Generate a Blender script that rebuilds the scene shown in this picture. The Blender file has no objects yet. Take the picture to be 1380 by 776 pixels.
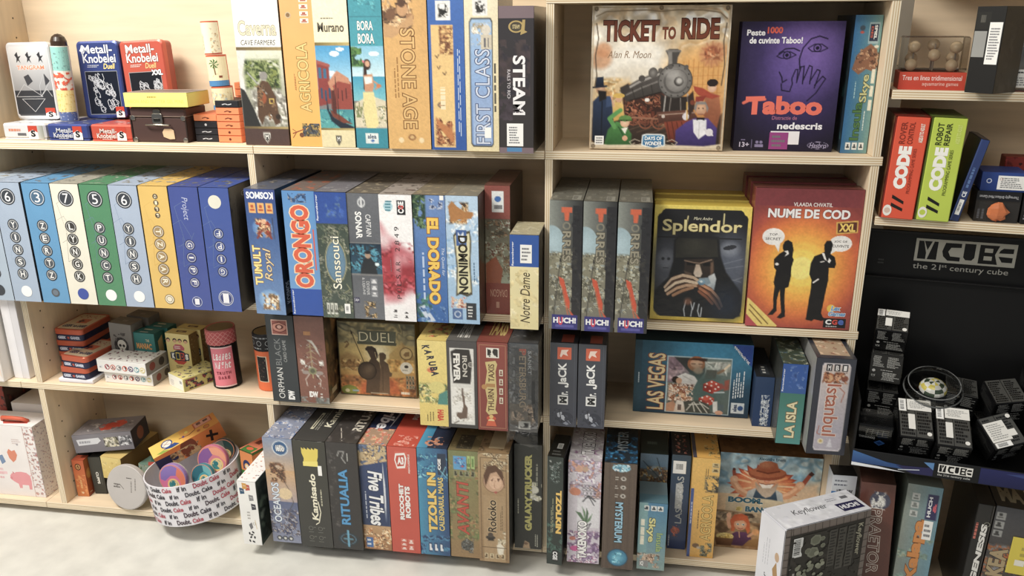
import bpy, bmesh, math, random
import numpy as np
from mathutils import Vector, Matrix, noise
from mathutils.geometry import tessellate_polygon

# ------------------------------------------------------------------ camera, sky, lamps, exposure
SC = bpy.context.scene
COL = SC.collection
SC.view_settings.view_transform = 'Standard'
SC.view_settings.look = 'None'
SC.view_settings.gamma = 1.0
SC.view_settings.use_curve_mapping = False
SC.view_settings.exposure = 0.07
cam = bpy.data.objects.new('camera', bpy.data.cameras.new('camera'))
COL.objects.link(cam)
cam.data.sensor_width = 36.0
cam.data.lens = 36.0 * 1095.3 / 1380.0
cam.data.clip_start = 0.05
YAW, PITCH, ROLL = 0.1554, 0.3176, 0.006
cam.matrix_world = Matrix.Translation((.1637, -1.8697, .7079)) @ Matrix.Rotation(YAW, 4, 'Z') @ Matrix.Rotation(math.pi / 2 - PITCH, 4, 'X') @ Matrix.Rotation(-ROLL, 4, 'Z')
SC.camera = cam
world = bpy.data.worlds.new('shop_ambient')
SC.world = world
world.use_nodes = True
world.node_tree.nodes['Background'].inputs[0].default_value = (.92, .96, 1.0, 1)
world.node_tree.nodes['Background'].inputs[1].default_value = 0.2


def area_lamp(name, loc, target, sx, sy, power, colour):
    d = bpy.data.lights.new(name, 'AREA')
    d.shape = 'RECTANGLE'; d.size = sx; d.size_y = sy; d.energy = power; d.color = colour
    o = bpy.data.objects.new(name, d); COL.objects.link(o)
    o.location = loc
    o.rotation_euler = (Vector(target) - Vector(loc)).to_track_quat('-Z', 'Y').to_euler()
    return o


area_lamp('ceiling_light_panel', (-1.75, -1.1, 2.15), (-1.3, -.1, -.4), 1.3, .5, 88, (1, .96, .89))
area_lamp('ceiling_light_strip', (.2, -1.7, 2.3), (.1, 0, 0), 1.2, .35, 13, (1, .93, .8))
area_lamp('shop_aisle_light', (-1.5, -3.2, 2.2), (-.8, 0, -.2), 2.0, .8, 30, (1, .96, .89))


# ------------------------------------------------------------------ materials
def hexc(h):
    if not isinstance(h, str):
        return h
    r = []
    for i in (0, 2, 4):
        c = int(h[i:i + 2], 16) / 255
        r.append(c / 12.92 if c <= .04045 else ((c + .055) / 1.055) ** 2.4)
    l = .3 * r[0] + .59 * r[1] + .11 * r[2]
    return tuple(.88 * c + .12 * l for c in r) + (1.0,)


def base_mat(name, rough=.5, coat=0, coat_rough=.1, bump=0, bump_scale=30, metal=0, vary=.06, spec=.5, grain=None):
    m = bpy.data.materials.new(name); m.use_nodes = True
    n = m.node_tree; b = n.nodes['Principled BSDF']
    at = n.nodes.new('ShaderNodeAttribute'); at.attribute_name = 'Col'
    tc = n.nodes.new('ShaderNodeTexCoord')
    mp = n.nodes.new('ShaderNodeMapping')
    mp.inputs['Scale'].default_value = grain or (1, 1, 1)
    n.links.new(tc.outputs['Object'], mp.inputs['Vector'])
    nz = n.nodes.new('ShaderNodeTexNoise'); nz.inputs['Scale'].default_value = 14 if grain is None else 6
    nz.inputs['Detail'].default_value = 5
    n.links.new(mp.outputs['Vector'], nz.inputs['Vector'])
    rm = n.nodes.new('ShaderNodeMapRange')
    rm.inputs['From Min'].default_value = .3; rm.inputs['From Max'].default_value = .7
    rm.inputs['To Min'].default_value = 1 - vary; rm.inputs['To Max'].default_value = 1 + vary * .5
    n.links.new(nz.outputs['Fac'], rm.inputs['Value'])
    mx = n.nodes.new('ShaderNodeMix'); mx.data_type = 'RGBA'; mx.blend_type = 'MULTIPLY'
    mx.inputs['Factor'].default_value = 1
    n.links.new(at.outputs['Color'], mx.inputs['A'])
    n.links.new(rm.outputs['Result'], mx.inputs['B'])
    n.links.new(mx.outputs['Result'], b.inputs['Base Color'])
    b.inputs['Roughness'].default_value = rough
    b.inputs['Metallic'].default_value = metal
    b.inputs['Specular IOR Level'].default_value = spec
    b.inputs['Coat Weight'].default_value = coat
    b.inputs['Coat Roughness'].default_value = coat_rough
    if bump:
        nb = n.nodes.new('ShaderNodeTexNoise'); nb.inputs['Scale'].default_value = bump_scale
        nb.inputs['Detail'].default_value = 3; nb.inputs['Distortion'].default_value = 1.5
        n.links.new(tc.outputs['Object'], nb.inputs['Vector'])
        bp = n.nodes.new('ShaderNodeBump'); bp.inputs['Strength'].default_value = bump
        bp.inputs['Distance'].default_value = .004
        n.links.new(nb.outputs['Fac'], bp.inputs['Height'])
        n.links.new(bp.outputs['Normal'], b.inputs['Coat Normal' if coat else 'Normal'])
    return m


M_WRAP = base_mat('printed_card_in_shrink_film', .5, coat=.55, coat_rough=.12, bump=.35, bump_scale=26, vary=.06)
M_CARD = base_mat('printed_card', .5, vary=.06, spec=.35)
M_GLOSS = base_mat('glossy_plastic', .25, vary=.04)
M_TIN = base_mat('printed_tin', .3, metal=.25, vary=.05)
M_STEEL = base_mat('bare_metal', .28, metal=1, vary=.1)
M_WOOD = base_mat('birch_plywood', .55, vary=.09, grain=(1, 9, 9), spec=.3)
M_WOODV = base_mat('birch_plywood_upright', .55, vary=.09, grain=(9, 9, 1), spec=.3)
M_FLOOR = base_mat('worn_grey_vinyl', .45, vary=.12, bump=.05, bump_scale=3)
M_WALL = base_mat('painted_plaster', .8, vary=.03)


def clear_mat(name, tint, gloss, rough, bump=.0):
    m = bpy.data.materials.new(name); m.use_nodes = True
    n = m.node_tree
    for x in list(n.nodes): n.nodes.remove(x)
    out = n.nodes.new('ShaderNodeOutputMaterial'); mix = n.nodes.new('ShaderNodeMixShader')
    tr = n.nodes.new('ShaderNodeBsdfTransparent'); gl = n.nodes.new('ShaderNodeBsdfGlossy')
    tr.inputs[0].default_value = tint; gl.inputs['Roughness'].default_value = rough
    fr = n.nodes.new('ShaderNodeFresnel'); fr.inputs[0].default_value = 1.45
    mr = n.nodes.new('ShaderNodeMath'); mr.operation = 'MULTIPLY_ADD'
    mr.inputs[1].default_value = .8; mr.inputs[2].default_value = gloss
    n.links.new(fr.outputs[0], mr.inputs[0]); n.links.new(mr.outputs[0], mix.inputs[0])
    n.links.new(tr.outputs[0], mix.inputs[1]); n.links.new(gl.outputs[0], mix.inputs[2])
    n.links.new(mix.outputs[0], out.inputs[0])
    if bump:
        tc = n.nodes.new('ShaderNodeTexCoord'); nb = n.nodes.new('ShaderNodeTexNoise')
        nb.inputs['Scale'].default_value = 40; nb.inputs['Distortion'].default_value = 2
        bp = n.nodes.new('ShaderNodeBump'); bp.inputs['Strength'].default_value = bump; bp.inputs['Distance'].default_value = .01
        n.links.new(tc.outputs['Object'], nb.inputs['Vector']); n.links.new(nb.outputs['Fac'], bp.inputs['Height'])
        n.links.new(bp.outputs['Normal'], gl.inputs['Normal'])
    return m


M_CLEAR = clear_mat('clear_plastic', (.97, .97, .96, 1), .02, .08)
M_FILM = clear_mat('crumpled_clear_film', (.93, .93, .93, 1), .05, .3, .5)


# ------------------------------------------------------------------ mesh helpers
class Geo:
    """Collects coloured faces; build() links them as ONE mesh object."""
    def __init__(s): s.v = []; s.f = []; s.c = []

    def add(s, vs, fs, col):
        n = len(s.v); s.v.extend(vs)
        for f in fs:
            s.f.append([n + i for i in f])
            if callable(col): s.c.append([col(vs[i]) for i in f])
            elif isinstance(col, list): s.c.append([col[i] for i in f])
            else: s.c.append([col] * len(f))

    def box(s, x0, x1, y0, y1, z0, z1, col, b=.0012):
        col = hexc(col)
        X, Y, Z = (x1 - x0) / 2, (y1 - y0) / 2, (z1 - z0) / 2
        b = min(b, X * .45, Y * .45, Z * .45)
        c = Vector(((x0 + x1) / 2, (y0 + y1) / 2, (z0 + z1) / 2))
        idx = {}; vs = []
        S = (-1, 1)
        for a in S:
            for d in S:
                for e in S:
                    for k, p in enumerate(((a * X, d * (Y - b), e * (Z - b)), (a * (X - b), d * Y, e * (Z - b)), (a * (X - b), d * (Y - b), e * Z))):
                        idx[(a, d, e, k)] = len(vs); vs.append(c + Vector(p))
        fs = []
        for a in S:
            fs.append([idx[(a, d, e, 0)] for d, e in ((-1, -1), (1, -1), (1, 1), (-1, 1))])
            fs.append([idx[(d, a, e, 1)] for d, e in ((-1, -1), (1, -1), (1, 1), (-1, 1))])
            fs.append([idx[(d, e, a, 2)] for d, e in ((-1, -1), (1, -1), (1, 1), (-1, 1))])
        for a in S:
            for d in S:
                fs.append([idx[(a, d, -1, 0)], idx[(a, d, 1, 0)], idx[(a, d, 1, 1)], idx[(a, d, -1, 1)]])
                fs.append([idx[(a, -1, d, 0)], idx[(a, 1, d, 0)], idx[(a, 1, d, 2)], idx[(a, -1, d, 2)]])
                fs.append([idx[(-1, a, d, 1)], idx[(1, a, d, 1)], idx[(1, a, d, 2)], idx[(-1, a, d, 2)]])
                for e in S:
                    fs.append([idx[(a, d, e, k)] for k in range(3)])
        s.add(vs, fs, col)

    def slab(s, outline, y0, y1, col, b=.002, front=None):
        """outline: (x, z) points; extruded from y0 (front) to y1 with a rounded front rim."""
        col = hexc(col); n = len(outline)
        cx = sum(p[0] for p in outline) / n; cz = sum(p[1] for p in outline) / n
        def ring(y, q): return [Vector((cx + (x - cx) * q, y, cz + (z - cz) * q)) for x, z in outline]
        m = max(abs(x - cx) for x, z in outline)
        q = 1 - b / m
        vs = ring(y0, q) + ring(y0 + b, 1) + ring(y1, 1)
        fs = [list(range(n)), list(range(2 * n, 3 * n))]
        for k in (0, n):
            for i in range(n):
                j = (i + 1) % n
                fs.append([k + i, k + j, k + n + j, k + n + i])
        s.add(vs, fs, col)

    def lathe(s, prof, col, n=28, c=(0, 0, 0), cols=None, ax='z', a0=0, a1=360):
        """prof: (r, h) points; cols: one colour per band."""
        full = a1 - a0 >= 360
        m = n if full else n + 1
        for k in range(len(prof) - 1):
            vs = []
            for r, h in prof[k:k + 2]:
                for i in range(m):
                    t = math.radians(a0 + (a1 - a0) * i / n)
                    p = (r * math.cos(t), r * math.sin(t), h)
                    if ax == 'y': p = (p[0], h, p[1])
                    elif ax == 'x': p = (h, p[0], p[1])
                    vs.append(Vector(c) + Vector(p))
            fs = [[i, (i + 1) % m, m + (i + 1) % m, m + i] for i in range(n)]
            s.add(vs, fs, hexc(cols[k] if cols else col))

    def tube(s, pts, r, col, n=8):
        col = hexc(col); pts = [Vector(p) for p in pts]; rings = []
        for i, p in enumerate(pts):
            d = (pts[min(i + 1, len(pts) - 1)] - pts[max(i - 1, 0)]).normalized()
            a = d.cross(Vector((.13, .31, .94))).normalized(); b = d.cross(a)
            rings.append([p + r * (a * math.cos(2 * math.pi * k / n) + b * math.sin(2 * math.pi * k / n)) for k in range(n)])
        vs = [v for q in rings for v in q]
        fs = [[i * n + k, i * n + (k + 1) % n, (i + 1) * n + (k + 1) % n, (i + 1) * n + k] for i in range(len(pts) - 1) for k in range(n)]
        fs += [list(range(n)), list(range(len(vs) - n, len(vs)))]
        s.add(vs, fs, col)

    def build(s, name, mat, parent=None, smooth=False, norm=True):
        me = bpy.data.meshes.new(name)
        me.from_pydata([tuple(v) for v in s.v], [], s.f)
        ca = me.color_attributes.new('Col', 'FLOAT_COLOR', 'CORNER')
        flat = [x for f in s.c for c in f for x in c]
        ca.data.foreach_set('color', flat)
        if norm:
            bm = bmesh.new(); bm.from_mesh(me); bmesh.ops.recalc_face_normals(bm, faces=bm.faces); bm.to_mesh(me); bm.free()
        if smooth:
            me.polygons.foreach_set('use_smooth', [True] * len(me.polygons))
        me.materials.append(mat)
        o = bpy.data.objects.new(name, me); COL.objects.link(o)
        if parent: o.parent = parent
        return o


def rounded(w, h, r, n=5, x0=None, z0=0):
    x0 = -w / 2 if x0 is None else x0
    pts = []
    for cx, cz, a in ((x0 + w - r, z0 + h - r, 0), (x0 + r, z0 + h - r, 90), (x0 + r, z0 + r, 180), (x0 + w - r, z0 + r, 270)):
        for k in range(n + 1):
            t = math.radians(a + 90 * k / n)
            pts.append((cx + r * math.cos(t), cz + r * math.sin(t)))
    return pts


def _vn(x, y, seed):
    """smooth value noise on arrays, 0..1."""
    t = np.random.RandomState(seed).rand(64, 64)
    xi = np.floor(x).astype(int); yi = np.floor(y).astype(int); fx = x - xi; fy = y - yi
    fx = fx * fx * (3 - 2 * fx); fy = fy * fy * (3 - 2 * fy)
    a, b, c, d = t[yi % 64, xi % 64], t[yi % 64, (xi + 1) % 64], t[(yi + 1) % 64, xi % 64], t[(yi + 1) % 64, (xi + 1) % 64]
    return (a * (1 - fx) + b * fx) * (1 - fy) + (c * (1 - fx) + d * fx) * fy


def _sr(h): return np.array([int(h[i:i + 2], 16) / 255 for i in (0, 2, 4)])


class Canvas:
    """Paints an illustration as a fine grid of coloured patches on one face of a box (u, v in 0..100)."""
    def __init__(s, face, nx, off):
        s.fc = face; s.q = face.w / face.h; s.nx = nx; s.ny = max(4, int(nx / s.q)); s.off = off
        s.U, s.V = np.meshgrid(np.linspace(0, 100, nx + 1), np.linspace(0, 100, s.ny + 1))
        s.Y = s.V / s.q                                    # v in the units of u
        s.img = np.ones(s.U.shape + (3,)) * .5; s.px = 100 / nx

    def lay(s, a, c):
        a = np.clip(a, 0, 1)[..., None]; s.img = s.img * (1 - a) + a * c

    def rect(s, u0, v0, u1, v1, c, c2=None, horiz=False):
        a = (s.U >= u0 - .01) & (s.U <= u1 + .01) & (s.V >= v0 - .01) & (s.V <= v1 + .01)
        c = _sr(c)
        if c2:
            t = ((s.U - u0) / max(1e-6, u1 - u0) if horiz else (s.V - v0) / max(1e-6, v1 - v0))[..., None]
            c = c * (1 - t) + _sr(c2) * t
        s.lay(a * 1.0, c)

    def ell(s, u, v, r, c, f=1, c2=None, rot=0, so=None, al=1):
        ct, st = math.cos(math.radians(rot)), math.sin(math.radians(rot))
        x, y = s.U - u, s.Y - v / s.q; x, y = x * ct + y * st, -x * st + y * ct
        d = np.sqrt((x / r) ** 2 + (y / (r * f)) ** 2); so = so or s.px * .7 / r
        c = _sr(c)
        if c2:
            t = np.clip(d, 0, 1)[..., None]; c = _sr(c2) * (1 - t) + c * t
        s.lay(al * np.clip((1 + so / 2 - d) / so, 0, 1), c)

    def ringe(s, u, v, r, w, c, f=1):
        d = np.sqrt((s.U - u) ** 2 + ((s.Y - v / s.q) / f) ** 2); s.lay(np.clip((w / 2 + s.px * .4 - np.abs(d - r + w / 2)) / (s.px * .8), 0, 1), _sr(c))

    def _seg(s, p, e):
        ax, ay, bx, by = p[0], p[1] / s.q, e[0], e[1] / s.q; dx, dy = bx - ax, by - ay
        t = np.clip(((s.U - ax) * dx + (s.Y - ay) * dy) / (dx * dx + dy * dy + 1e-9), 0, 1)
        return np.hypot(s.U - ax - t * dx, s.Y - ay - t * dy)

    def poly(s, pts, c, c2=None, so=None, al=1):
        ins = np.zeros(s.U.shape, bool); d = np.full(s.U.shape, 1e9); n = len(pts)
        for i in range(n):
            p, e = pts[i], pts[(i + 1) % n]; d = np.minimum(d, s._seg(p, e))
            if p[1] != e[1]: ins ^= ((p[1] > s.V) != (e[1] > s.V)) & (s.U < (e[0] - p[0]) * (s.V - p[1]) / (e[1] - p[1]) + p[0])
        so = so or s.px * .8
        c = _sr(c)
        if c2:
            lo, hi = min(p[1] for p in pts), max(p[1] for p in pts); t = np.clip((s.V - lo) / (hi - lo + 1e-9), 0, 1)[..., None]
            c = c * (1 - t) + _sr(c2) * t
        s.lay(al * np.clip(.5 + np.where(ins, d, -d) / so, 0, 1), c)

    def line(s, pts, w, c, al=1):
        d = np.full(s.U.shape, 1e9)
        for p, e in zip(pts, pts[1:]): d = np.minimum(d, s._seg(p, e))
        s.lay(al * np.clip((w / 2 + s.px * .45 - d) / (s.px * .9), 0, 1), _sr(c))

    def blot(s, u0, v0, u1, v1, cols, n, r, seed, f):
        g = random.Random(seed * 31 + n); pal = [_sr(c) for c in cols]; g.shuffle(pal); pal = np.array(pal)
        du, dv = u1 - u0, v1 - v0; cov = 1 - math.exp(-n * 1.5 * r * r * f / (du * dv / s.q)); k = 1 / (r * .85)
        ox, oy = g.uniform(0, 60), g.uniform(0, 60); x, y = s.U * k + ox, s.Y / f * k + oy
        wx, wy = _vn(x * .9, y * .9, seed + 50) * 1.6, _vn(x * .9 + 9, y * .9, seed + 51) * 1.6
        t = np.clip(1.9 * (.68 * _vn(x + wx, y + wy, seed) + .32 * _vn(x * 2.4 + wx, y * 2.4 + wy, seed + 7) - .5) + .5, 0, .999) * (len(pal) - 1)
        i = t.astype(int); w = t - i; w = np.clip((w - .25) * 2, 0, 1)[..., None]
        c = pal[i] * (1 - w) + pal[np.minimum(i + 1, len(pal) - 1)] * w
        c = c * (.8 + .4 * _vn(x * 3.1, y * 3.1, seed + 9))[..., None]
        m = .7 * _vn(x * .55 + 5, y * .55, seed + 3) + .3 * _vn(x * 1.9, y * 1.9, seed + 4)
        ins = (s.U >= u0) & (s.U <= u1) & (s.V >= v0) & (s.V <= v1)
        if not ins.any(): return
        th = np.quantile(m[ins], 1 - min(.999, cov))
        e = max(1.5 * s.px, .12 * min(du, dv / s.q))       # painted areas fade out at their rim
        rim = np.minimum(np.minimum(s.U - u0 + (u0 <= 1) * 99, u1 - s.U + (u1 >= 99) * 99), np.minimum(s.Y - v0 / s.q + (v0 <= 1) * 99, v1 / s.q - s.Y + (v1 >= 99) * 99)) / e
        s.lay(ins * np.clip((m - th) / .07 + .5, 0, 1) * np.clip(rim, 0, 1) if cov < .97 else ins * np.clip(rim * 2, 0, 1), c)

    def flush(s):
        k = .2
        n = 1 + .05 * (_vn(s.U * k, s.Y * k, 5) - .5) + .08 * (_vn(s.U * .7, s.Y * .7, 6) - .5)
        im = np.clip(s.img * n[..., None], 0, 1); lin = np.where(im < .04045, im / 12.92, ((im + .055) / 1.055) ** 2.4)
        l = (lin @ np.array([.3, .59, .11]))[..., None]; lin = lin * .88 + l * .12
        vs = [s.fc.fn(u / 100, v / 100, s.off) for u, v in zip(s.U.ravel(), s.V.ravel())]
        cl = [(a, b, c, 1.0) for a, b, c in lin.reshape(-1, 3).tolist()]; m = s.nx + 1
        s.fc.g.add(vs, [[j * m + i, j * m + i + 1, j * m + m + i + 1, j * m + m + i] for j in range(s.ny) for i in range(s.nx)], cl)


_txt = {}


def text_poly(s, bold=0, res=3):
    k = (s, round(bold, 3))
    if k not in _txt:
        c = bpy.data.curves.new('t', 'FONT'); c.body = s; c.offset = bold; c.resolution_u = res
        c.align_x = 'LEFT'
        o = bpy.data.objects.new('t', c); COL.objects.link(o)
        bpy.context.view_layer.update()
        me = bpy.data.meshes.new_from_object(o.evaluated_get(bpy.context.evaluated_depsgraph_get()))
        vs = [(v.co.x, v.co.y) for v in me.vertices]; fs = [list(p.vertices) for p in me.polygons]
        bpy.data.objects.remove(o); bpy.data.curves.remove(c); bpy.data.meshes.remove(me)
        _txt[k] = (vs, fs)
    return _txt[k]


class Face:
    """Prints onto one face of a box: u runs 0..100 to the right, v 0..100 downwards."""
    def __init__(s, geo, fn, w, h, ctr):
        s.g = geo; s.fn = fn; s.w = w; s.h = h; s.k = ctr; s.tg = None; s.cv = None

    def raster(s, nx=30):
        s.cv = Canvas(s, nx, s.nxt())
        return s

    def pt(s, u, v, off): return s.fn(u / 100, v / 100, off)

    def nxt(s):
        s.k[0] += 1
        return .0004 + .00002 * s.k[0]

    def put(s, uv, fs, col, clamp=True, geo=None):
        off = s.nxt()
        if clamp: uv = [(min(100, max(0, u)), min(100, max(0, v))) for u, v in uv]
        (geo or s.g).add([s.pt(u, v, off) for u, v in uv], fs, col)
        return s

    def R(s, u0, v0, u1, v1, c, c2=None):
        if s.cv: s.cv.rect(u0, v0, u1, v1, c, c2); return s
        a = hexc(c); b = hexc(c2) if c2 else a
        return s.put([(u0, v0), (u1, v0), (u1, v1), (u0, v1)], [[0, 1, 2, 3]], [a, a, b, b])

    def RH(s, u0, v0, u1, v1, c, c2):
        if s.cv: s.cv.rect(u0, v0, u1, v1, c, c2, True); return s
        a = hexc(c); b = hexc(c2)
        return s.put([(u0, v0), (u1, v0), (u1, v1), (u0, v1)], [[0, 1, 2, 3]], [a, b, b, a])

    def E(s, u, v, r, c, f=1.0, c2=None, n=20, rot=0, so=None, al=1):
        """circle, r in % of the face width; f stretches it vertically."""
        if s.cv: s.cv.ell(u, v, r, c, f, c2, rot, so, al); return s
        q = s.w / s.h; c = hexc(c); ct, st = math.cos(math.radians(rot)), math.sin(math.radians(rot))
        uv = [(u, v)]
        for k in range(n):
            t = 2 * math.pi * k / n; x, y = r * math.cos(t), r * f * math.sin(t)
            uv.append((u + x * ct - y * st, v + (x * st + y * ct) * q))
        return s.put(uv, [[0, 1 + k, 1 + (k + 1) % n] for k in range(n)], [hexc(c2) if c2 else c] + [c] * n)

    def ring(s, u, v, r, w, c, f=1.0, n=22):
        if s.cv: s.cv.ringe(u, v, r, w, c, f); return s
        q = s.w / s.h; uv = []
        for rr in (r, r - w):
            for k in range(n):
                t = 2 * math.pi * k / n; uv.append((u + rr * math.cos(t), v + (rr if f == 1 else rr * f) * math.sin(t) * q))
        return s.put(uv, [[k, (k + 1) % n, n + (k + 1) % n, n + k] for k in range(n)], hexc(c))

    def P(s, pts, c, c2=None, so=None, al=1):
        if s.cv: s.cv.poly(pts, c, c2, so, al); return s
        tr = tessellate_polygon([[Vector((p[0], p[1], 0)) for p in pts]])
        c = hexc(c)
        if c2:
            d = hexc(c2); lo = min(p[1] for p in pts); hi = max(p[1] for p in pts) or 1
            c = [tuple(c[i] + (d[i] - c[i]) * (p[1] - lo) / (hi - lo + 1e-9) for i in range(4)) for p in pts]
        return s.put(list(pts), [list(t) for t in tr], c)

    def L(s, pts, w, c, al=1):
        """polyline, w in % of the face width."""
        if s.cv: s.cv.line(pts, w, c, al); return s
        q = s.w / s.h; uv = []; fs = []
        for (a, b), (d, e) in zip(pts, pts[1:]):
            dx, dy = d - a, (e - b) / q; l = math.hypot(dx, dy) or 1; nx, ny = -dy / l * w / 2, dx / l * w / 2
            ex, ey = dx / l * w * .3, dy / l * w * .3
            n = len(uv)
            uv += [(a + nx - ex, b + (ny - ey) * q), (a - nx - ex, b + (-ny - ey) * q), (d - nx + ex, e + (-ny + ey) * q), (d + nx + ex, e + (ny + ey) * q)]
            fs.append([n, n + 1, n + 2, n + 3])
        return s.put(uv, fs, hexc(c))

    def T(s, txt, u0, v0, u1, v1, c, rot=0, out=None, bold=0, ow=.05, sh=0, title=True, arc=0):
        """lettering fitted to the rectangle; rot 90 reads upwards, -90 downwards."""
        base, _ = text_poly(txt, bold)
        xs = [p[0] + sh * p[1] for p in base]; ys = [p[1] for p in base]
        bx, by = min(xs), min(ys); sx, sy = max(xs) - bx or 1, max(ys) - by or 1
        def m(p):
            x = (p[0] + sh * p[1] - bx) / sx; y = (p[1] - by) / sy
            y += arc * 4 * x * (1 - x)
            if rot == 0: a, b = x, 1 - y
            elif rot == 90: a, b = 1 - y, 1 - x
            elif rot == -90: a, b = y, x
            else: a, b = 1 - x, y
            return (u0 + (u1 - u0) * a, v0 + (v1 - v0) * b)
        geo = s.tg if title else s.g
        if isinstance(geo, list): geo.append(Geo()); geo = geo[-1]
        if out:
            vs, fs = text_poly(txt, bold + ow)
            s.put([m(p) for p in vs], fs, hexc(out), geo=geo)
        vs, fs = text_poly(txt, bold)
        return s.put([m(p) for p in vs], fs, hexc(c), geo=geo)

    def B(s, u0, v0, u1, v1, cols, n, r, seed=1, f=1.0):
        """busy illustrated area: a painterly patchwork of the given colours; n patches of size r decide how much of the rectangle it covers."""
        if s.cv: s.cv.blot(u0, v0, u1, v1, cols, n, r, seed, f); return s
        q = s.w / s.h; g = random.Random(seed * 31 + n); pal = [hexc(c) for c in cols]; g.shuffle(pal)
        du, dv = u1 - u0, v1 - v0
        cell = max(r * .26, 1.0, du / 60, (du * dv / q / 2200) ** .5)
        nu, nv = max(3, int(du / cell)), max(3, int(dv / (cell * q * f)))
        cov = 1 - math.exp(-n * 1.5 * r * r * f / (du * dv / q))
        sc = 1 / (r * 1.15); ox, oy = g.uniform(0, 90), g.uniform(0, 90)
        uv, cl, mk = [], [], []
        for b in range(nv + 1):
            for a in range(nu + 1):
                u = u0 + du * a / nu; v = v0 + dv * b / nv
                if 0 < a < nu: u += du / nu * g.uniform(-.3, .3)
                if 0 < b < nv: v += dv / nv * g.uniform(-.3, .3)
                x, y = u * sc + ox, v / (q * f) * sc + oy
                t = .5 + .62 * noise.noise(Vector((x, y, 3.1))) + .34 * noise.noise(Vector((x * 2.3, y * 2.3, 9.7)))
                t = min(.999, max(0, t)) * (len(pal) - 1); k = int(t); w = t - k; w = w * w * (3 - 2 * w)
                e = 1 + .34 * noise.noise(Vector((x * 3.7, y * 3.7, 5.5)))
                k2 = min(k + 1, len(pal) - 1)
                uv.append((u, v)); cl.append(tuple((pal[k][m] * (1 - w) + pal[k2][m] * w) * e for m in range(3)) + (1.0,))
                mk.append(noise.noise(Vector((x * .8, y * .8, 21.0))) + .35 * noise.noise(Vector((x * 2.6, y * 2.6, 33.0))))
        fs = []
        for b in range(nv):
            for a in range(nu):
                k = b * (nu + 1) + a
                fs.append((mk[k] + mk[k + nu + 2], [k, k + 1, k + nu + 2, k + nu + 1]))
        if cov < .93:
            fs.sort(key=lambda z: -z[0]); fs = fs[:max(1, int(len(fs) * cov))]
        return s.put(uv, [z[1] for z in fs], cl)

    def lines(s, u0, v0, u1, v1, n, c, seed=1, vert=False, th=.5):
        """rows of small print."""
        g = random.Random(seed); c = hexc(c); uv = []; fs = []
        for i in range(n):
            t = (i + .5) / n; hw = th / 2 / n; e = g.uniform(.55, 1); x = g.uniform(0, .08)
            words = []
            while x < e:
                w = g.uniform(.06, .16); words.append((x, min(e, x + w))); x += w + .025
            for a, b in words:
                m = len(uv)
                if vert: uv += [(u0 + (u1 - u0) * (t - hw), v1 + (v0 - v1) * a), (u0 + (u1 - u0) * (t + hw), v1 + (v0 - v1) * a), (u0 + (u1 - u0) * (t + hw), v1 + (v0 - v1) * b), (u0 + (u1 - u0) * (t - hw), v1 + (v0 - v1) * b)]
                else: uv += [(u0 + (u1 - u0) * a, v0 + (v1 - v0) * (t - hw)), (u0 + (u1 - u0) * b, v0 + (v1 - v0) * (t - hw)), (u0 + (u1 - u0) * b, v0 + (v1 - v0) * (t + hw)), (u0 + (u1 - u0) * a, v0 + (v1 - v0) * (t + hw))]
                fs.append([m, m + 1, m + 2, m + 3])
        return s.put(uv, fs, c)

    def code(s, u0, v0, u1, v1, seed=1, vert=False):
        s.R(u0, v0, u1, v1, 'f4f4f2'); g = random.Random(seed); x = .08; uv = []; fs = []
        while x < .9:
            w = g.choice((.02, .03, .05)); m = len(uv)
            if vert: uv += [(u0 + (u1 - u0) * a, v0 + (v1 - v0) * b) for a, b in ((.1, x), (.75, x), (.75, x + w), (.1, x + w))]
            else: uv += [(u0 + (u1 - u0) * a, v0 + (v1 - v0) * b) for a, b in ((x, .1), (x + w, .1), (x + w, .75), (x, .75))]
            fs.append([m, m + 1, m + 2, m + 3]); x += w + g.choice((.02, .03, .04))
        return s.put(uv, fs, hexc('222222'))

    def icons(s, u0, v0, u1, v1, n, c, c2, vert=False):
        for i in range(n):
            a, b = i / n + .04, (i + 1) / n - .04
            q = (u0 + (u1 - u0) * a, v0, u0 + (u1 - u0) * b, v1) if not vert else (u0, v0 + (v1 - v0) * a, u1, v0 + (v1 - v0) * b)
            s.R(*q, c); mu, mv = (q[0] + q[2]) / 2, (q[1] + q[3]) / 2; du, dv = (q[2] - q[0]) / 5, (q[3] - q[1]) / 5
            s.R(mu - du, mv - dv * 1.6, mu + du, mv + dv * .3, c2); s.R(mu - du * 1.7, mv + dv * .5, mu + du * 1.7, mv + dv * 1.7, c2)
        return s


# ------------------------------------------------------------------ things
DO, DA = Vector((.69, 0, 0)), math.radians(-10)          # the angled bookcase on the right


def in_d(lx, ly, z): return DO + Vector((lx * math.cos(DA) - ly * math.sin(DA), lx * math.sin(DA) + ly * math.cos(DA), z))


def tag(o, label, cat, group=None, kind=None):
    if label: o['label'] = label
    if cat: o['category'] = cat
    if group: o['group'] = group
    if kind: o['kind'] = kind
    return o


def thing(name, label, cat, group=None, loc=(0, 0, 0), rot=(0, 0, 0), d=False):
    o = bpy.data.objects.new(name, None); COL.objects.link(o); o.empty_display_size = .02
    if d: o.location = in_d(*loc); o.rotation_euler = (rot[0], rot[1], rot[2] + DA)
    else: o.location = loc; o.rotation_euler = rot
    return tag(o, label, cat, group)


def copy_thing(o, loc, label, drot=0):
    """a copy of a thing with copies of its parts and their sub-parts."""
    r = o.copy(); COL.objects.link(r); r.location = loc; r['label'] = label
    r.rotation_euler = (o.rotation_euler[0], o.rotation_euler[1], o.rotation_euler[2] + drot)
    def kids(a, b):
        for ch in a.children:
            c = ch.copy(); COL.objects.link(c); c.parent = b; kids(ch, c)
    kids(o, r)
    return r


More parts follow.
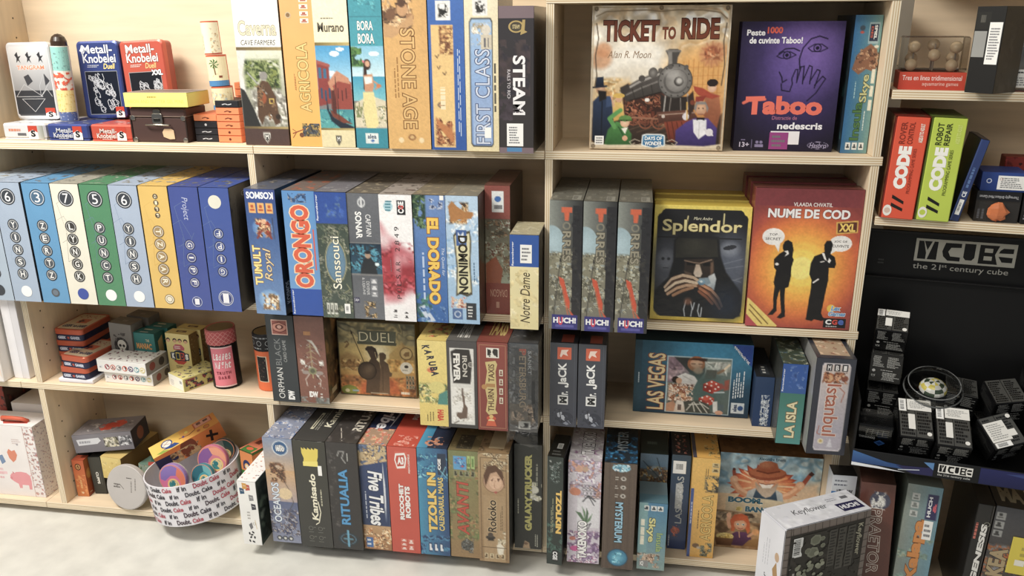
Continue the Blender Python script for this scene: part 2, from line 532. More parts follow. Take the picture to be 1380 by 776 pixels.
def letter_parts(chunks, mat, parent):
    """one part for each block of lettering; blocks that stand close together are one."""
    ext = [([min(v[i] for v in c.v) for i in range(3)], [max(v[i] for v in c.v) for i in range(3)]) for c in chunks]
    near = lambda a, b: sum(max(0, a[0][k] - b[1][k], b[0][k] - a[1][k]) ** 2 for k in range(3)) < .014 ** 2
    left = list(range(len(chunks))); boxes = []
    while left:
        grp = [left.pop(0)]
        for m in grp:
            for n in left[:]:
                if near(ext[m], ext[n]): grp.append(n); left.remove(n)
        grp.sort()
        boxes.append([[min(ext[m][0][k] for m in grp) for k in range(3)], [max(ext[m][1][k] for m in grp) for k in range(3)], [chunks[m] for m in grp]])
    boxes.sort(key=lambda b: -sum((b[1][k] - b[0][k]) for k in range(3)))
    for n, b in enumerate(boxes):
        g = Geo()
        for c in b[2]:
            m = len(g.v); g.v += c.v; g.f += [[m + t for t in f] for f in c.f]; g.c += c.c
        g.build('title_lettering' if n == 0 else 'small_lettering', mat, parent, norm=False)


class Game:
    """A box game: root Empty at the front bottom edge, a printed lid, the tray it slides over, its lettering and its stickers."""
    def __init__(s, label, x, y, z, w, h, d, col, group='boxed games on the shelves', cat='board game', name='game_box', yaw=0, lean=0, pit=0, split='x', mat=None, tray=None, D=False, bev=.0015, lidname='lid'):
        s.w, s.h, s.d = w, h, d; s.mat = mat or M_WRAP
        r = (math.radians(pit), math.radians(lean), math.radians(yaw))
        a = (DA if D else 0) + r[2]
        if D:
            s.o = thing(name, label, cat, group, (x + w / 2 * math.cos(r[2]), y + w / 2 * math.sin(r[2]), z), r, d=True)
        else:
            s.o = thing(name, label, cat, group, (x + w / 2 * math.cos(r[2]), y + w / 2 * math.sin(r[2]), z), r)
        s.lid = Geo(); s.tg = []; s.k = [0]; s.stk = []; s.lidname = lidname
        s.o.location.z += d * math.sin(-r[0]) * (pit < 0) + w / 2 * abs(math.sin(r[1])) + .0003
        X0, X1, Y0, Y1 = -w / 2, w / 2, 0, d
        e = .004; i = .0012
        if split == 'x': s.lid.box(X0, X1 - e, Y0, Y1, 0, h, col, bev)
        elif split == '-x': s.lid.box(X0 + e, X1, Y0, Y1, 0, h, col, bev)
        elif split == 'y': s.lid.box(X0, X1, Y0, Y1 - e, 0, h, col, bev)
        elif split == 'z': s.lid.box(X0, X1, Y0, Y1, e, h, col, bev)
        else: s.lid.box(X0, X1, Y0, Y1, 0, h, col, bev)
        if split:
            t = Geo(); tc = tray or '3a3632'
            if split == 'x': t.box(X1 - e + .0001, X1, Y0 + i, Y1 - i, i, h - i, tc)
            elif split == '-x': t.box(X0, X0 + e - .0001, Y0 + i, Y1 - i, i, h - i, tc)
            elif split == 'y': t.box(X0 + i, X1 - i, Y1 - e + .0001, Y1, i, h - i, tc)
            else: t.box(X0 + i, X1 - i, Y0 + i, Y1 - i, 0, e - .0001, tc)
            t.build('tray', s.mat, s.o)
        mk = lambda fn, a, b: s._face(fn, a, b)
        s.F = mk(lambda u, v, o: Vector((-w / 2 + u * w, -o, h * (1 - v))), w, h)
        s.T = mk(lambda u, v, o: Vector((-w / 2 + u * w, d * (1 - v), h + o)), w, d)
        s.R = mk(lambda u, v, o: Vector((w / 2 + o, u * d, h * (1 - v))), d, h)
        s.L = mk(lambda u, v, o: Vector((-w / 2 - o, d * (1 - u), h * (1 - v))), d, h)

    def _face(s, fn, a, b):
        f = Face(s.lid, fn, a, b, s.k); f.tg = s.tg; return f

    def sticker(s, face, u0, v0, u1, v1, name='price_sticker', col='f3f2ee', n=4, code=False, seed=1):
        """a paper sticker stuck on the box: a part of its own."""
        g = Geo(); f = Face(g, face.fn, face.w, face.h, s.k); f.tg = g
        o = f.nxt() + .0004
        vs = []
        for q in (o - .0004, o):
            vs += [f.fn(u / 100, v / 100, q) for u, v in ((u0, v0), (u1, v0), (u1, v1), (u0, v1))]
        g.add(vs, [[4, 5, 6, 7], [0, 1, 5, 4], [1, 2, 6, 5], [2, 3, 7, 6], [3, 0, 4, 7]], hexc(col))
        s.k[0] += 24
        if code: f.code(u0 + (u1 - u0) * .15, v0 + (v1 - v0) * .15, u1 - (u1 - u0) * .15, v1 - (v1 - v0) * .15, seed, vert=(code == 'v'))
        elif n: f.lines(u0 + (u1 - u0) * .1, v0 + (v1 - v0) * .12, u1 - (u1 - u0) * .08, v1 - (v1 - v0) * .1, n, '77787c', seed)
        s.stk.append((name, g))
        return s

    def done(s):
        for f in (s.F, s.T, s.R, s.L):
            if f.cv: f.cv.flush()
        l = s.lid.build(s.lidname, s.mat, s.o, norm=False)
        letter_parts(s.tg, s.mat, l)
        for n, g in s.stk: g.build(n, M_CARD, l, norm=False)
        return s.o


S1, S2, S3, S4 = .4221, .0146, -.2561, -.6495            # tops of the boards
FLOOR = -.69

# ------------------------------------------------------------------ floor and wall
g = Geo(); g.box(-3.2, 2.6, -3.2, .5, FLOOR - .05, FLOOR, 'd3d1c8'); tag(g.build('floor', M_FLOOR), None, None, kind='structure')
g = Geo(); g.box(-3.2, 2.6, .5, .56, FLOOR, 1.9, 'd8d2c6'); tag(g.build('wall_back', M_WALL), None, None, kind='structure')

# ------------------------------------------------------------------ bookcases
PLY = ['efe2c6', 'cdb088', 'f2e6cc', 'd2b890', 'f0e4c8', 'c8aa80', 'f2e6cc']
FACE = 'e3ccaa'
BD = .235


def board(parent, x0, x1, z0, y0=0.0, y1=BD, th=.019):
    g = Geo(); g.box(x0, x1, y0, y1, z0, z0 + th, FACE, .0008)
    n = len(PLY)
    for i, c in enumerate(PLY):
        a, b = z0 + .0006 + (th - .0012) * i / n, z0 + .0006 + (th - .0012) * (i + 1) / n
        g.add([Vector((x0 + .0006, y0 - .0003, a)), Vector((x1 - .0006, y0 - .0003, a)), Vector((x1 - .0006, y0 - .0003, b)), Vector((x0 + .0006, y0 - .0003, b))], [[0, 1, 2, 3]], hexc(c))
        g.add([Vector((x1 + .0003, y0, a)), Vector((x1 + .0003, y1, a)), Vector((x1 + .0003, y1, b)), Vector((x1 + .0003, y0, b))], [[0, 1, 2, 3]], hexc(c))
    return g.build('shelf_board', M_WOOD, parent)


def upright(parent, xr, z0, z1, y0=.0015, y1=BD, th=.018, holes=True):
    z1 -= .0006
    g = Geo(); g.box(xr - th, xr, y0, y1, z0, z1, FACE, .0008)
    for i, c in enumerate(PLY):
        a, b = xr - th + .0006 + (th - .0012) * i / 7, xr - th + .0006 + (th - .0012) * (i + 1) / 7
        g.add([Vector((a, y0 - .0003, z0)), Vector((b, y0 - .0003, z0)), Vector((b, y0 - .0003, z1)), Vector((a, y0 - .0003, z1))], [[0, 1, 2, 3]], hexc(c))
    if holes:                                             # rows of drilled shelf-pin holes
        z = z0 + .05
        while z < z1 - .03:
            for y in (.045, .19):
                pts = [Vector((xr + .0003, y + .0026 * math.cos(t * .785), z + .0026 * math.sin(t * .785))) for t in range(8)]
                g.add(pts, [list(range(8))], hexc('4a3a28'))
            z += .05
    return g.build('upright', M_WOODV, parent)


def back(parent, x0, x1, z0, z1):
    g = Geo(); g.box(x0, x1, BD + .0004, BD + .006, z0, z1, FACE, .0005)
    return g.build('back_panel', M_WOOD, parent)


B1, B2, B3, B4, B0 = .4027, -.0048, -.2755, -.6689, .7433
TOP = 1.06
bc = thing('bookcase', 'birch plywood bookcase bay with the pink pig box in its bottom', 'bookcase', 'birch plywood bookcases')
for b in (B1, B2, B3, B4): board(bc, -2.2, -1.5435, b)
back(bc, -2.2, -1.5435, B4, TOP)
bc = thing('bookcase', 'birch plywood bookcase bay with the tins, card tubes and gift basket', 'bookcase', 'birch plywood bookcases')
board(bc, -1.5425, -.7672, B1); board(bc, -1.5425, -.7862, B2); board(bc, -1.5425, -.7672, B3); board(bc, -1.5425, -.8062, B4)
upright(bc, -1.5065, S1, TOP); upright(bc, -1.5242, S2, B1); upright(bc, -1.4746, S3, B2); upright(bc, -1.4746, S4, B3)
back(bc, -1.5425, -.8062, B4, TOP)
g = Geo(); g.box(-1.175, -1.098, .222, .2345, B3 - .022, B3 - .0006, 'd8c4a0'); g.build('support_cleat', M_WOOD, bc)
bc = thing('bookcase', 'birch plywood bookcase bay filled with tall spines between the tins and the train game', 'bookcase', 'birch plywood bookcases')
board(bc, -.7662, -.0515, B1); board(bc, -.7852, -.0515, B2); board(bc, -.7662, -.0515, B3); board(bc, -.8052, -.0515, B4)
upright(bc, -.7665, S2, B1); upright(bc, -.7875, S4, B3)
back(bc, -.8052, -.0515, B4, TOP)
bc = thing('bookcase', 'birch plywood bookcase bay framed all round that holds the train game', 'bookcase', 'birch plywood bookcases')
for b, e in ((B0, .6855), (B1, .6895), (B2, .688), (B3, .6855), (B4, .6855)): board(bc, -.05, e, b)
for a, b in ((S1, B0), (S2, B1), (S3, B2), (S4, B3)):
    upright(bc, -.032, a, b); upright(bc, .6847, a, b, holes=False)
upright(bc, -.032, B0 + .019, TOP); back(bc, -.05, .6855, B4, TOP)
bc = thing('bookcase', 'birch plywood bookcase bay set at an angle that holds the black cube display', 'bookcase', 'birch plywood bookcases', loc=(0, 0, 0), d=True)
for b in (.5450, .2706, -.2755, -.669, .81): board(bc, .0, .7395, b)  # topmost board is added out of view to shade the back panel below
back(bc, .045, .74, -.6689, TOP); upright(bc, .758, -.669, TOP, holes=False)

# ------------------------------------------------------------------ upper shelf: tall spines
UP = 'tall spines on the upper shelf'
g = Game('wide white spine with a bearded dwarf scene and brown foot', -.789, .012, S1, .113, .342, .215, 'e8e6de', UP)
F = g.F.raster(44)
F.R(0, 0, 100, 34, 'e9e7e0').T('Caverna', 9, 15.5, 92, 25, 'd9d2b4', out='9a927a', bold=.01, ow=.03).T('CAVE FARMERS', 12, 28, 88, 31.5, '3a3630', sh=.2)
F.RH(0, 33, 100, 35, '6e5c38', 'a08a58').R(0, 35, 100, 88, 'd9dcc4', '8c8a78')
F.B(10, 40, 95, 62, ['3f4f28', '55662f', '2e3a20', '76803e', '8f9a60'], 60, 12, 3).B(20, 60, 100, 88, ['b9b3a5', '8d897f', 'd5d2c8', '6b675c'], 40, 13, 4)
F.P([(0, 35), (22, 35), (8, 50), (14, 68), (30, 80), (40, 88), (0, 88)], 'd8d6d0').P([(0, 60), (10, 62), (28, 76), (40, 88), (0, 88)], '2b2a28')
F.E(56, 62, 15, '4a3524', 1.2).E(55, 52, 9, '8e8a84').P([(38, 60), (50, 55), (64, 56), (78, 66), (84, 84), (72, 86), (64, 78), (50, 80), (42, 86), (34, 80)], '5a3f2a').E(48, 63, 6, 'c08a5e').E(49, 67, 8, '9a4f2a', 1.5).L([(20, 50), (58, 64)], 3, 'a9a9a4').R(62, 67, 74, 71, 'c9a74c').R(65, 68, 71, 70, '5a3f2a').E(80, 80, 6, '33281e')
F.B(30, 56, 80, 84, ['5a4431', '7a5a3c', '2d2119', '8c6b49'], 18, 6, 9)
F.RH(0, 86.5, 100, 88.5, '6a5634', 'b09a60').R(0, 88.5, 100, 100, '513b35')
F.P([(42, 91), (58, 91), (57, 95), (50, 98.5), (43, 95)], 'd8d6cc').P([(44, 92), (56, 92), (55, 95), (50, 97.6), (45, 95)], '4a4844').T('M', 46.5, 92.6, 53.5, 95.4, 'f1efe6', bold=.02)
g.done()

g = Game('tall orange spine with ornate vertical lettering and a farmer with pitchfork', -.668, .004, S1, .079, .342, .215, 'f0b25e', UP)
F = g.F
F.R(0, 0, 100, 100, 'f2ab63', 'f3b650').T('AGRICOLA', 40, 30, 74, 76, 'f6c978', 90, '8d7a34', .01, .045)
F.icons(60, 0, 86, 18, 4, 'f6ead4', 'b0503a', True).E(24, 12, 9, 'c9b48a').E(24, 12, 6, '8b6a42').lines(27, 50, 32, 62, 2, '9a6a34', 2, True)
F.E(72, 89, 20, '54534c', .55).B(40, 84, 95, 93, ['3c3e44', '6a6c70', '8a7a4a', 'b79a52', '2d3038'], 30, 10, 5).L([(8, 91), (45, 88)], 2.5, '9c4b30').L([(8, 88), (20, 90)], 1.6, '9c4b30').L([(8, 94), (20, 90)], 1.6, '9c4b30').E(36, 92, 7, '7a4a2e')
g.done()

g = Game('cream topped spine with a gondola on a canal below red houses', -.588, 0, S1, .083, .342, .215, 'e8dcae', UP)
F = g.F.raster(34)
F.R(0, 0, 100, 30, 'efe6c4').lines(20, 13.5, 80, 15, 1, '7a7460', 3).T('Murano', 12, 17, 88, 23, '5d564a', 0, 'c7b98c', .02, .02).RH(0, 30, 100, 31.5, '7d6b36', 'c4ae6a')
F.R(0, 31.5, 100, 60, '3f9bd0', 'bfe0ee').E(55, 37, 14, 'f3f6f6', .5).E(72, 34, 12, 'f7f8f8', .4).E(40, 50, 16, 'e5eef0', .5)
F.P([(0, 43), (36, 45), (36, 70), (0, 72)], '8f3b36').P([(0, 41), (40, 44), (38, 46), (0, 43.5)], 'a8544a').P([(36, 56), (60, 50), (100, 56), (100, 74), (36, 74)], '9a4438').P([(30, 56), (58, 48), (92, 53), (96, 57), (60, 55), (36, 60)], 'c88a6a')
for k in range(7): F.R(8 + 12 * k, 60 + (k % 2), 12 + 12 * k, 67 + (k % 2), '4d2426' if k > 2 else '2f4f6a')
F.R(4, 46, 12, 53, '3b6c8c').R(20, 47, 27, 53, '3b6c8c').R(0, 74, 100, 87, '3f8f98', '56a8a4').B(0, 74, 100, 87, ['2d7884', '67b4ae', '4a9aa0'], 26, 9, 7)
F.P([(24, 66), (28, 75), (44, 80), (100, 86), (100, 90), (60, 87), (34, 82), (22, 74)], '1d2836').P([(30, 74), (60, 78), (96, 84), (66, 83), (38, 79)], '7d3e2c').P([(38, 62), (48, 60), (52, 70), (50, 78), (38, 76)], '5a2a24').E(42, 60, 5, 'c48a66').L([(52, 52), (58, 84)], 1.5, '2d2119')
F.RH(0, 87, 100, 88.5, '7d6b36', 'c4ae6a').R(0, 88.5, 100, 100, 'e6d8a8').P([(42, 92), (60, 92), (58, 96), (51, 99), (44, 96)], '5a564c').T('M', 47, 92.8, 55, 95.8, 'f1efe6', bold=.02)
g.done()

g = Game('teal ended spine with a woman in a white skirt on a beach', -.5, -.004, S1, .077, .342, .215, '3f98a4', UP, yaw=0)
F = g.F.raster(32)
F.R(0, 0, 100, 32, '3b97a6', '3f9fae').B(15, 1, 85, 11, ['2f7f8e', '57b2bc'], 12, 9, 2).L([(4, 13.5), (96, 13.5)], 1.2, '2a6a78').T('BORA', 24, 16, 72, 22, 'f2f4ec', 0, '2a6f7c', .02).T('BORA', 24, 24, 74, 30.5, 'f2f4ec', 0, '2a6f7c', .02)
F.R(0, 32, 100, 52, '7fc0dc', 'cfe8ee').E(70, 37, 16, 'eef4f4', .4).B(0, 32, 40, 46, ['3d6a34', '2c5230', '5d8a44'], 16, 12, 4).R(0, 52, 100, 68, '3a9cbc', '7cc4cc').P([(0, 70), (50, 64), (100, 68), (100, 86), (0, 86)], 'd9ceb0').B(0, 70, 100, 86, ['c8b890', '8a8a6a', 'e6dcc4', '6a7a58'], 24, 8, 6)
F.E(47, 44, 12, '3a241c', 1.3).P([(36, 44), (32, 60), (42, 62), (46, 46)], '3a241c').E(48, 43.5, 7.5, 'd8a684', 1.2).P([(34, 51), (62, 50), (66, 58), (60, 62), (36, 62)], 'c98f6a').P([(36, 52), (60, 52), (60, 56), (38, 57)], 'f0ece2').P([(30, 62), (64, 62), (74, 84), (60, 87), (36, 87), (28, 76)], 'e9d994').L([(66, 55), (84, 58), (70, 60)], 5, 'c98f6a').E(80, 58, 8, 'd07a4a', .7).E(36, 42, 4, 'e07a8a')
for k in range(5): F.L([(6 + k * 3, 79), (2 + k * 7, 69 + k % 2 * 3)], 1.6, '55682e')
F.R(0, 86.5, 100, 100, '2f8ea0').R(30, 89.5, 70, 97, 'dfe6e2').T('alea', 36, 90.5, 64, 93.5, '3a4a6a', bold=.02).E(52, 95, 6, '3a6ab0', .6)
g.done()

g = Game('broad ochre spine with outlined lettering and stone age people at its top', -.419, -.008, S1, .1015, .342, .215, 'd8a65a', UP)
F = g.F.raster(40)
F.R(0, 0, 100, 100, 'd9a862', 'e0b065').B(0, 0, 70, 24, ['8f6a44', 'b98a58', '6b4a30', 'cfa878', '4f3826', 'd9b88a'], 60, 12, 8)
F.E(18, 12, 11, '7a5438', 1.2).E(45, 9, 13, 'c89868', 1.1).E(44, 5, 9, '5a3c28').E(62, 14, 9, 'a87a50').P([(0, 17), (30, 20), (68, 12), (70, 18), (20, 27), (0, 26)], 'c79a66')
F.T('STONE AGE', 38, 21, 70, 86, 'e3b871', -90, '8a5f2a', .0, .05).lines(18, 36, 32, 66, 2, 'a87a3c', 4, True, .45).E(56, 92, 9, '9a6a3a', .8).E(56, 92, 5, 'd8b070', .8).E(30, 94, 6, 'f0d8a8').E(78, 94, 6, 'f0d8a8')
g.done()

g = Game('blue spine with a yellow desert scene panel and a logo box at its head', -.314, -.012, S1, .082, .342, .215, '2f5ea8', UP)
F = g.F.raster(34)
F.R(0, 0, 100, 100, '3f6db8', '2c58a4').R(22, 4, 64, 16, 'e9e8e4').B(28, 5.5, 58, 14.5, ['20201e', '3a3834'], 10, 8, 2).R(6, 19, 70, 98, 'e8c07a', 'ecca84').B(28, 19, 70, 38, ['8a5a38', 'b07a4a', '6d4328', 'c89a60'], 40, 8, 3)
for k in range(6): F.L([(30 + k * 3, 22 + k * 2.6), (69, 21 + k * 2.8)], 1.4, '70452a')
for a, b in ((18, 38), (22, 45), (38, 49)): F.L([(a, b), (a + 5, b + 1.6), (a + 9, b - .4)], 2, '4a3426')
F.lines(26, 50, 46, 74, 1, 'f3e2b8', 3, True, .7).E(30, 70, 10, '7a6a58', .8).E(30, 70, 6, 'c89a68', .8)
F.B(10, 78, 70, 98, ['a5623a', 'c98a56', '8a4a2c', 'e0b078', '6a3a22'], 46, 10, 5).P([(14, 78), (30, 82), (60, 86), (66, 96), (40, 90), (20, 84)], 'c07a44').lines(78, 28, 88, 92, 2, 'c8d6ea', 6, True, .4)
g.done()

g = Game('cream spine with a framed blue sky panel and large upright lettering', -.2285, -.024, S1, .0755, .342, .215, 'e6d8ae', UP)
F = g.F.raster(34)
F.R(0, 0, 100, 100, 'ede2c0', 'e6d6a6').R(26, 3, 70, 13, 'e9e8e4').B(32, 4, 64, 12, ['20201e', '3a3834'], 9, 9, 4)
F.P([(14, 17), (20, 14.5), (78, 14.5), (84, 17), (84, 95), (78, 97), (20, 97), (14, 95)], '4a4a46').P([(17, 17.5), (22, 15.5), (76, 15.5), (81, 17.5), (81, 94.5), (76, 96), (22, 96), (17, 94.5)], '9fc0e2', '7f9fd6').B(18, 17, 80, 32, ['c8b89a', 'e6ded0', 'b4c8e2', 'a89878'], 26, 11, 6)
F.E(64, 22, 14, 'd8d0c0').R(50, 25, 80, 34, 'cfc4ae').R(58, 27, 62, 33, '6a6a70').R(68, 27, 72, 33, '6a6a70').R(22, 60, 78, 95, '8fabd8', 'a8bede')
F.T('FIRST CLASS', 30, 34, 74, 95, 'cfd8ea', 90, '2e3a66', .0, .035).lines(86, 24, 93, 78, 1, '5a564a', 8, True, .8)
g.sticker(F, 56, 84, 76, 91, n=0)
g.done()

g = Game('black shrink-wrapped spine with white upright lettering and a gold crest', -.149, -.042, S1, .0775, .316, .255, '3a3438', UP)
F = g.F
F.R(0, 0, 100, 8, '7d6a70').R(0, 8, 100, 96, '2f2b30', '35302f').B(0, 22, 90, 60, ['3b333a', '4a3c42', '463a3a', '2b2730'], 30, 22, 5).E(50, 13.5, 22, 'b49a5a', .75).E(50, 13.5, 17, '4a4234', .75).T('STEAM', 40, 12.2, 60, 14.8, 'd8c48a', bold=.02).P([(68, 9), (76, 9), (74, 16), (82, 17), (62, 19)], 'b49a5a')
F.T('STEAM', 40, 32.5, 76, 73, 'f1eff0', -90, None, .03).T('RAILS TO RICHES', 24, 42, 33, 66, 'cfc8cc', -90, None, .01).lines(26, 68, 92, 72, 2, '5a5258', 3).B(0, 62, 40, 78, ['4a4048', '3a3036'], 8, 18, 3)
F.R(0, 96, 100, 100, '7d6a70').R(22, 96, 66, 99, '4a86b8')
g.R.R(0, 0, 100, 100, '2a2624')
g.sticker(F, 22, 79, 70, 95, 'barcode_sticker', n=7, seed=3)
g.done()

# ------------------------------------------------------------------ upper shelf: face-out games in the framed bay
g = Game('square face-out game box picturing a steam locomotive and travellers', .049, .035, S1, .302, .314, .07, 'd9c9a8', 'face-out games beside the locomotive game', split='y', pit=-1.5, mat=M_CARD)
F = g.F.raster(170)
F.R(0, 0, 100, 38, 'd8cbb6', 'e6dccb').R(0, 36, 100, 100, 'e2d2b4', 'b98e5e').B(0, 0, 100, 46, ['e8dfd0', 'cdbda2', 'f0e9de', 'd6c6ac', 'c9b08c'], 60, 16, 3)
F.E(24, 42, 24, 'efe8da', .8, so=.9, al=.9).E(40, 34, 18, 'f2ece0', .7, so=.9, al=.8).E(34, 48, 16, 'd9cdb8', .5, so=.9, al=.7)
F.P([(66, 34), (97, 30), (98, 80), (60, 80)], 'd99a4c', 'c4772e', so=14).E(80, 46, 22, 'e4ab5c', 1.1, so=.9, al=.8)
for k in range(8): F.L([(68 + 3.6 * k, 38 - k % 3), (68 + 3.6 * k, 66)], .7, 'b9742f', .55)
for k in range(4): F.L([(66, 42 + 6 * k), (96, 41 + 6 * k)], .6, 'b9742f', .4)
F.P([(3, 52), (28, 50), (34, 64), (30, 76), (3, 70)], 'd9b57c', so=6, al=.8).B(3, 48, 32, 70, ['d8b47a', 'c49a5c', 'e6cf9e', 'b98a50'], 20, 6, 5)
for x, y, r in ((7, 36, 8), (9, 30, 6), (88, 33, 9), (92, 30, 6)): F.E(x, y, r, 'c98a5c', .9, so=.5, al=.75)
for k in range(12):
    a = 2 * math.pi * k / 12; F.L([(88, 33), (88 + 8.5 * math.cos(a), 33 + 8.5 * math.sin(a))], 1.4, 'b5714a', .5)
F.E(88, 31, 4, '9a5538', so=.5).B(82, 28, 94, 37, ['b0683f', 'd49a6c', '8e4a30'], 10, 4, 6)
F.T('TICKET', 8.5, 9.8, 49, 24, '6e3520', 0, '3f2014', .03, .03).T('TO', 51.5, 14.5, 61, 22.5, '7a3c24', 0, '3f2014', .02, .03).T('RIDE', 65, 8.8, 92, 22.3, '743820', 0, '3f2014', .03, .03).T('Alan R. Moon', 12, 30.5, 44, 35.5, '8f6f50', 0, None, -.005, sh=.3)
# ground and locomotive
F.P([(2, 78), (30, 76), (60, 84), (98, 74), (98, 98), (2, 98)], '4a382c', '2c211b', so=3)
for k in range(6): F.L([(30 + 6 * k, 86 + 1.6 * k), (48 + 8 * k, 80 + 1.2 * k)], .9, '6a5442', .5)
F.P([(24, 60), (30, 54), (52, 47), (58, 62), (58, 80), (44, 84), (28, 80), (25, 72)], '4e2a1e', '35201a', so=1.2).B(25, 60, 60, 83, ['6b3524', '8d4d33', '3b2219', 'a8694a', '281812'], 60, 4.2, 8)
F.P([(22, 58), (34, 51), (52, 43.5), (58, 46), (58, 58), (40, 62), (27, 66)], '5c5652', '38332f', so=1.2).L([(25, 58), (36, 52), (53, 45.5)], 1.6, 'b5afa8', .8).L([(27, 61), (38, 56), (54, 50)], 1.2, '8d8781', .7).L([(30, 65), (56, 58)], 1, '241d19')
for x in (31, 38, 45): F.L([(x, 54 + (45 - x) * .18), (x + 2.4, 64)], .7, '2c2724', .7)
F.P([(22, 56), (28, 53), (30, 58), (24, 62)], '3d3632', so=1).E(38, 49.5, 2.4, '4b4642', 1).E(46, 45.5, 3.4, '55504c', 1.1, c2='8d8883').E(51.5, 44, 2, '5e5955')
for x, y, r in ((33, 78, 5), (42, 80, 5.4), (52, 80, 5.6)): F.ring(x, y, r, 1, '8a5138').ring(x, y, r * .55, .8, '6c3d2a').L([(x - r, y), (x + r, y)], .6, '7a4631').L([(x, y - r), (x, y + r)], .6, '7a4631')
F.L([(32, 77), (54, 78)], 1.2, '9a6a50').E(42.5, 64.5, 1.8, 'e8e2da', .8)
F.P([(52, 60), (56, 62), (74, 62), (76, 74), (72, 82), (54, 80)], '2f2824', so=1).L([(56, 60), (55, 76)], .9, 'b0a9a2').L([(72, 60), (73.5, 76)], .9, 'b0a9a2').L([(60, 63), (59, 76)], .7, '7d756e').L([(67, 63), (68, 76)], .7, '7d756e')
F.P([(54.5, 30.5), (57, 29.2), (63, 29.2), (65.6, 30.5), (63.4, 35), (63, 43), (56.4, 43), (57, 35)], '4c4845', so=.8).P([(56, 31), (59, 30.4), (60, 42), (57.4, 42)], '8a857f', so=.8).L([(55, 30.6), (65, 30.6)], 1.4, '77726d')
F.E(62.5, 51, 12.6, '44413e', 1.0).E(62.5, 51, 11.9, '6d6965', 1.0, c2='9a9691').E(63, 51.5, 9, '5b5754').E(63.4, 51, 8, '77736f', 1, c2='a9a5a0').E(60, 46, 5, 'b9b5b0', .7, so=.9, al=.6).E(65, 51.5, 3.4, '4a4643').E(65.4, 51, 2.2, 'c2beb8', so=.8)
for k in range(14): F.E(62.5 + 10.6 * math.cos(k * .449), 51 + 10.6 * math.sin(k * .449), .6, '3b3835')
F.E(58.5, 41.5, 1.7, '5a5552').E(70, 41.5, 1.7, '5a5552').P([(50, 73), (76, 71), (80, 76), (79, 79), (52, 81)], '6e4638', '4a2c22', so=.8).L([(52, 75), (78, 73)], .8, 'a98a78').E(55, 76, 1.3, 'c8b8ac').P([(56, 80), (77, 78), (82, 90), (78, 96), (60, 94)], '8e3f2a', '5d2719', so=1)
for k in range(6): F.L([(58 + 3.6 * k, 80), (61 + 3.8 * k, 93)], .7, '4a2014', .8)
F.P([(72, 62), (76, 58), (78, 70), (74, 76)], '3a2a24', so=1).E(76, 66, 1.8, '7a3c28')
# travellers
F.P([(2, 66), (7, 61), (13, 63), (17, 70), (18, 92), (2, 94)], '2c3d5c', '18202f', so=1).P([(12, 62), (16, 62), (16.5, 69), (12, 70)], '3a4d70', so=1).L([(9, 66), (9, 90)], .8, '121824').E(7.5, 57, 3.4, 'b98c6c', 1.15, c2='d8ae8c').P([(3.6, 49), (9.4, 48.4), (10, 55), (3.6, 55.6)], '233149', '151b29', so=.6).L([(1.4, 56), (11.8, 55)], 1.3, '1b2334').P([(5.6, 58), (12, 58.6), (12, 64), (7, 66)], '1d1918', so=1)
F.P([(17, 68), (21, 65.5), (25, 68), (26, 78), (18, 80)], 'e2bd68', 'c49a46', so=.8).E(21.4, 64, 2.3, 'd8a684', 1.1).E(21.4, 61.6, 4.4, 'd8b04c', .4).L([(18, 69), (15.6, 62)], 1.2, 'd8a684')
F.P([(11, 98), (14, 86), (20, 80), (26, 81), (32, 89), (32, 98)], '4d8a44', '2c5a2c', so=1).L([(19, 84), (15, 78), (20, 74), (23, 72)], 3.2, '5a9a50').L([(22, 84), (27, 92)], .9, '2a4f2a').E(26.6, 80.5, 3.5, 'dcaa86', 1.1, c2='ecc8a6').E(26.8, 77.8, 4.8, '5f8a44', .5).L([(22, 79), (31.6, 79)], 1, '3d6430').P([(24, 85), (29, 84), (27, 89)], 'e8e4d6').E(27, 92, 2, 'd8a684').E(24, 79.4, .5, '3a2a20').E(28, 79.4, .5, '3a2a20')
F.P([(84, 74), (85, 62), (90, 59), (95, 61), (97, 72), (95, 84), (88, 80)], 'b46f4a', '8a4c30', so=1).E(89.6, 55.2, 3.3, 'd8a684', 1.15, c2='ecc6a6').E(89.6, 52.3, 4, '2c2220', .7).P([(76, 54.5), (83, 56), (90, 60), (96, 61.4), (90, 63.4), (80, 61), (77, 58)], 'ab4630', so=.7).P([(78, 62), (86, 61), (83, 66.4), (78, 66)], '97392a', so=.7)
F.P([(65, 98), (64.5, 86), (72, 80), (78, 77), (88, 77), (95, 84), (95, 98)], '5a4690', '33285a', so=1).P([(77, 78), (87, 78), (87.4, 88), (82, 92), (78, 87)], 'e8e6ea', so=.7).L([(82, 80), (82, 91)], .4, 'a8a6ac').E(82.4, 70, 4.2, 'c8926e', 1.25, c2='e0b48e').P([(77.4, 70), (78.6, 65.4), (85.6, 65.4), (88, 70), (87, 73), (85.6, 67.4), (79.6, 67.4), (78.6, 73)], '8d8580', so=.6).E(80.8, 70, .5, '3a2a20').E(84, 70, .5, '3a2a20').L([(80.8, 74.2), (84, 74.2)], .6, '8a5038').P([(79.6, 76.6), (85.4, 76.6), (85.4, 78.6), (82.5, 77.8), (79.6, 78.6)], '1f1a24').E(71.6, 76, 2.4, 'dcd6da', 1.1).L([(72, 72), (71.6, 76)], 1.4, 'dcd6da').E(89.5, 87, 2.8, 'dcd6da').L([(86, 85), (92, 89)], 1.2, 'dcd6da').L([(72, 66), (72.6, 78)], .9, 'd8a848')
F.P([(0, 95), (14, 97), (40, 96.4), (60, 96.4), (86, 97), (100, 95), (100, 100), (0, 100)], 'd6c8ae', so=1)
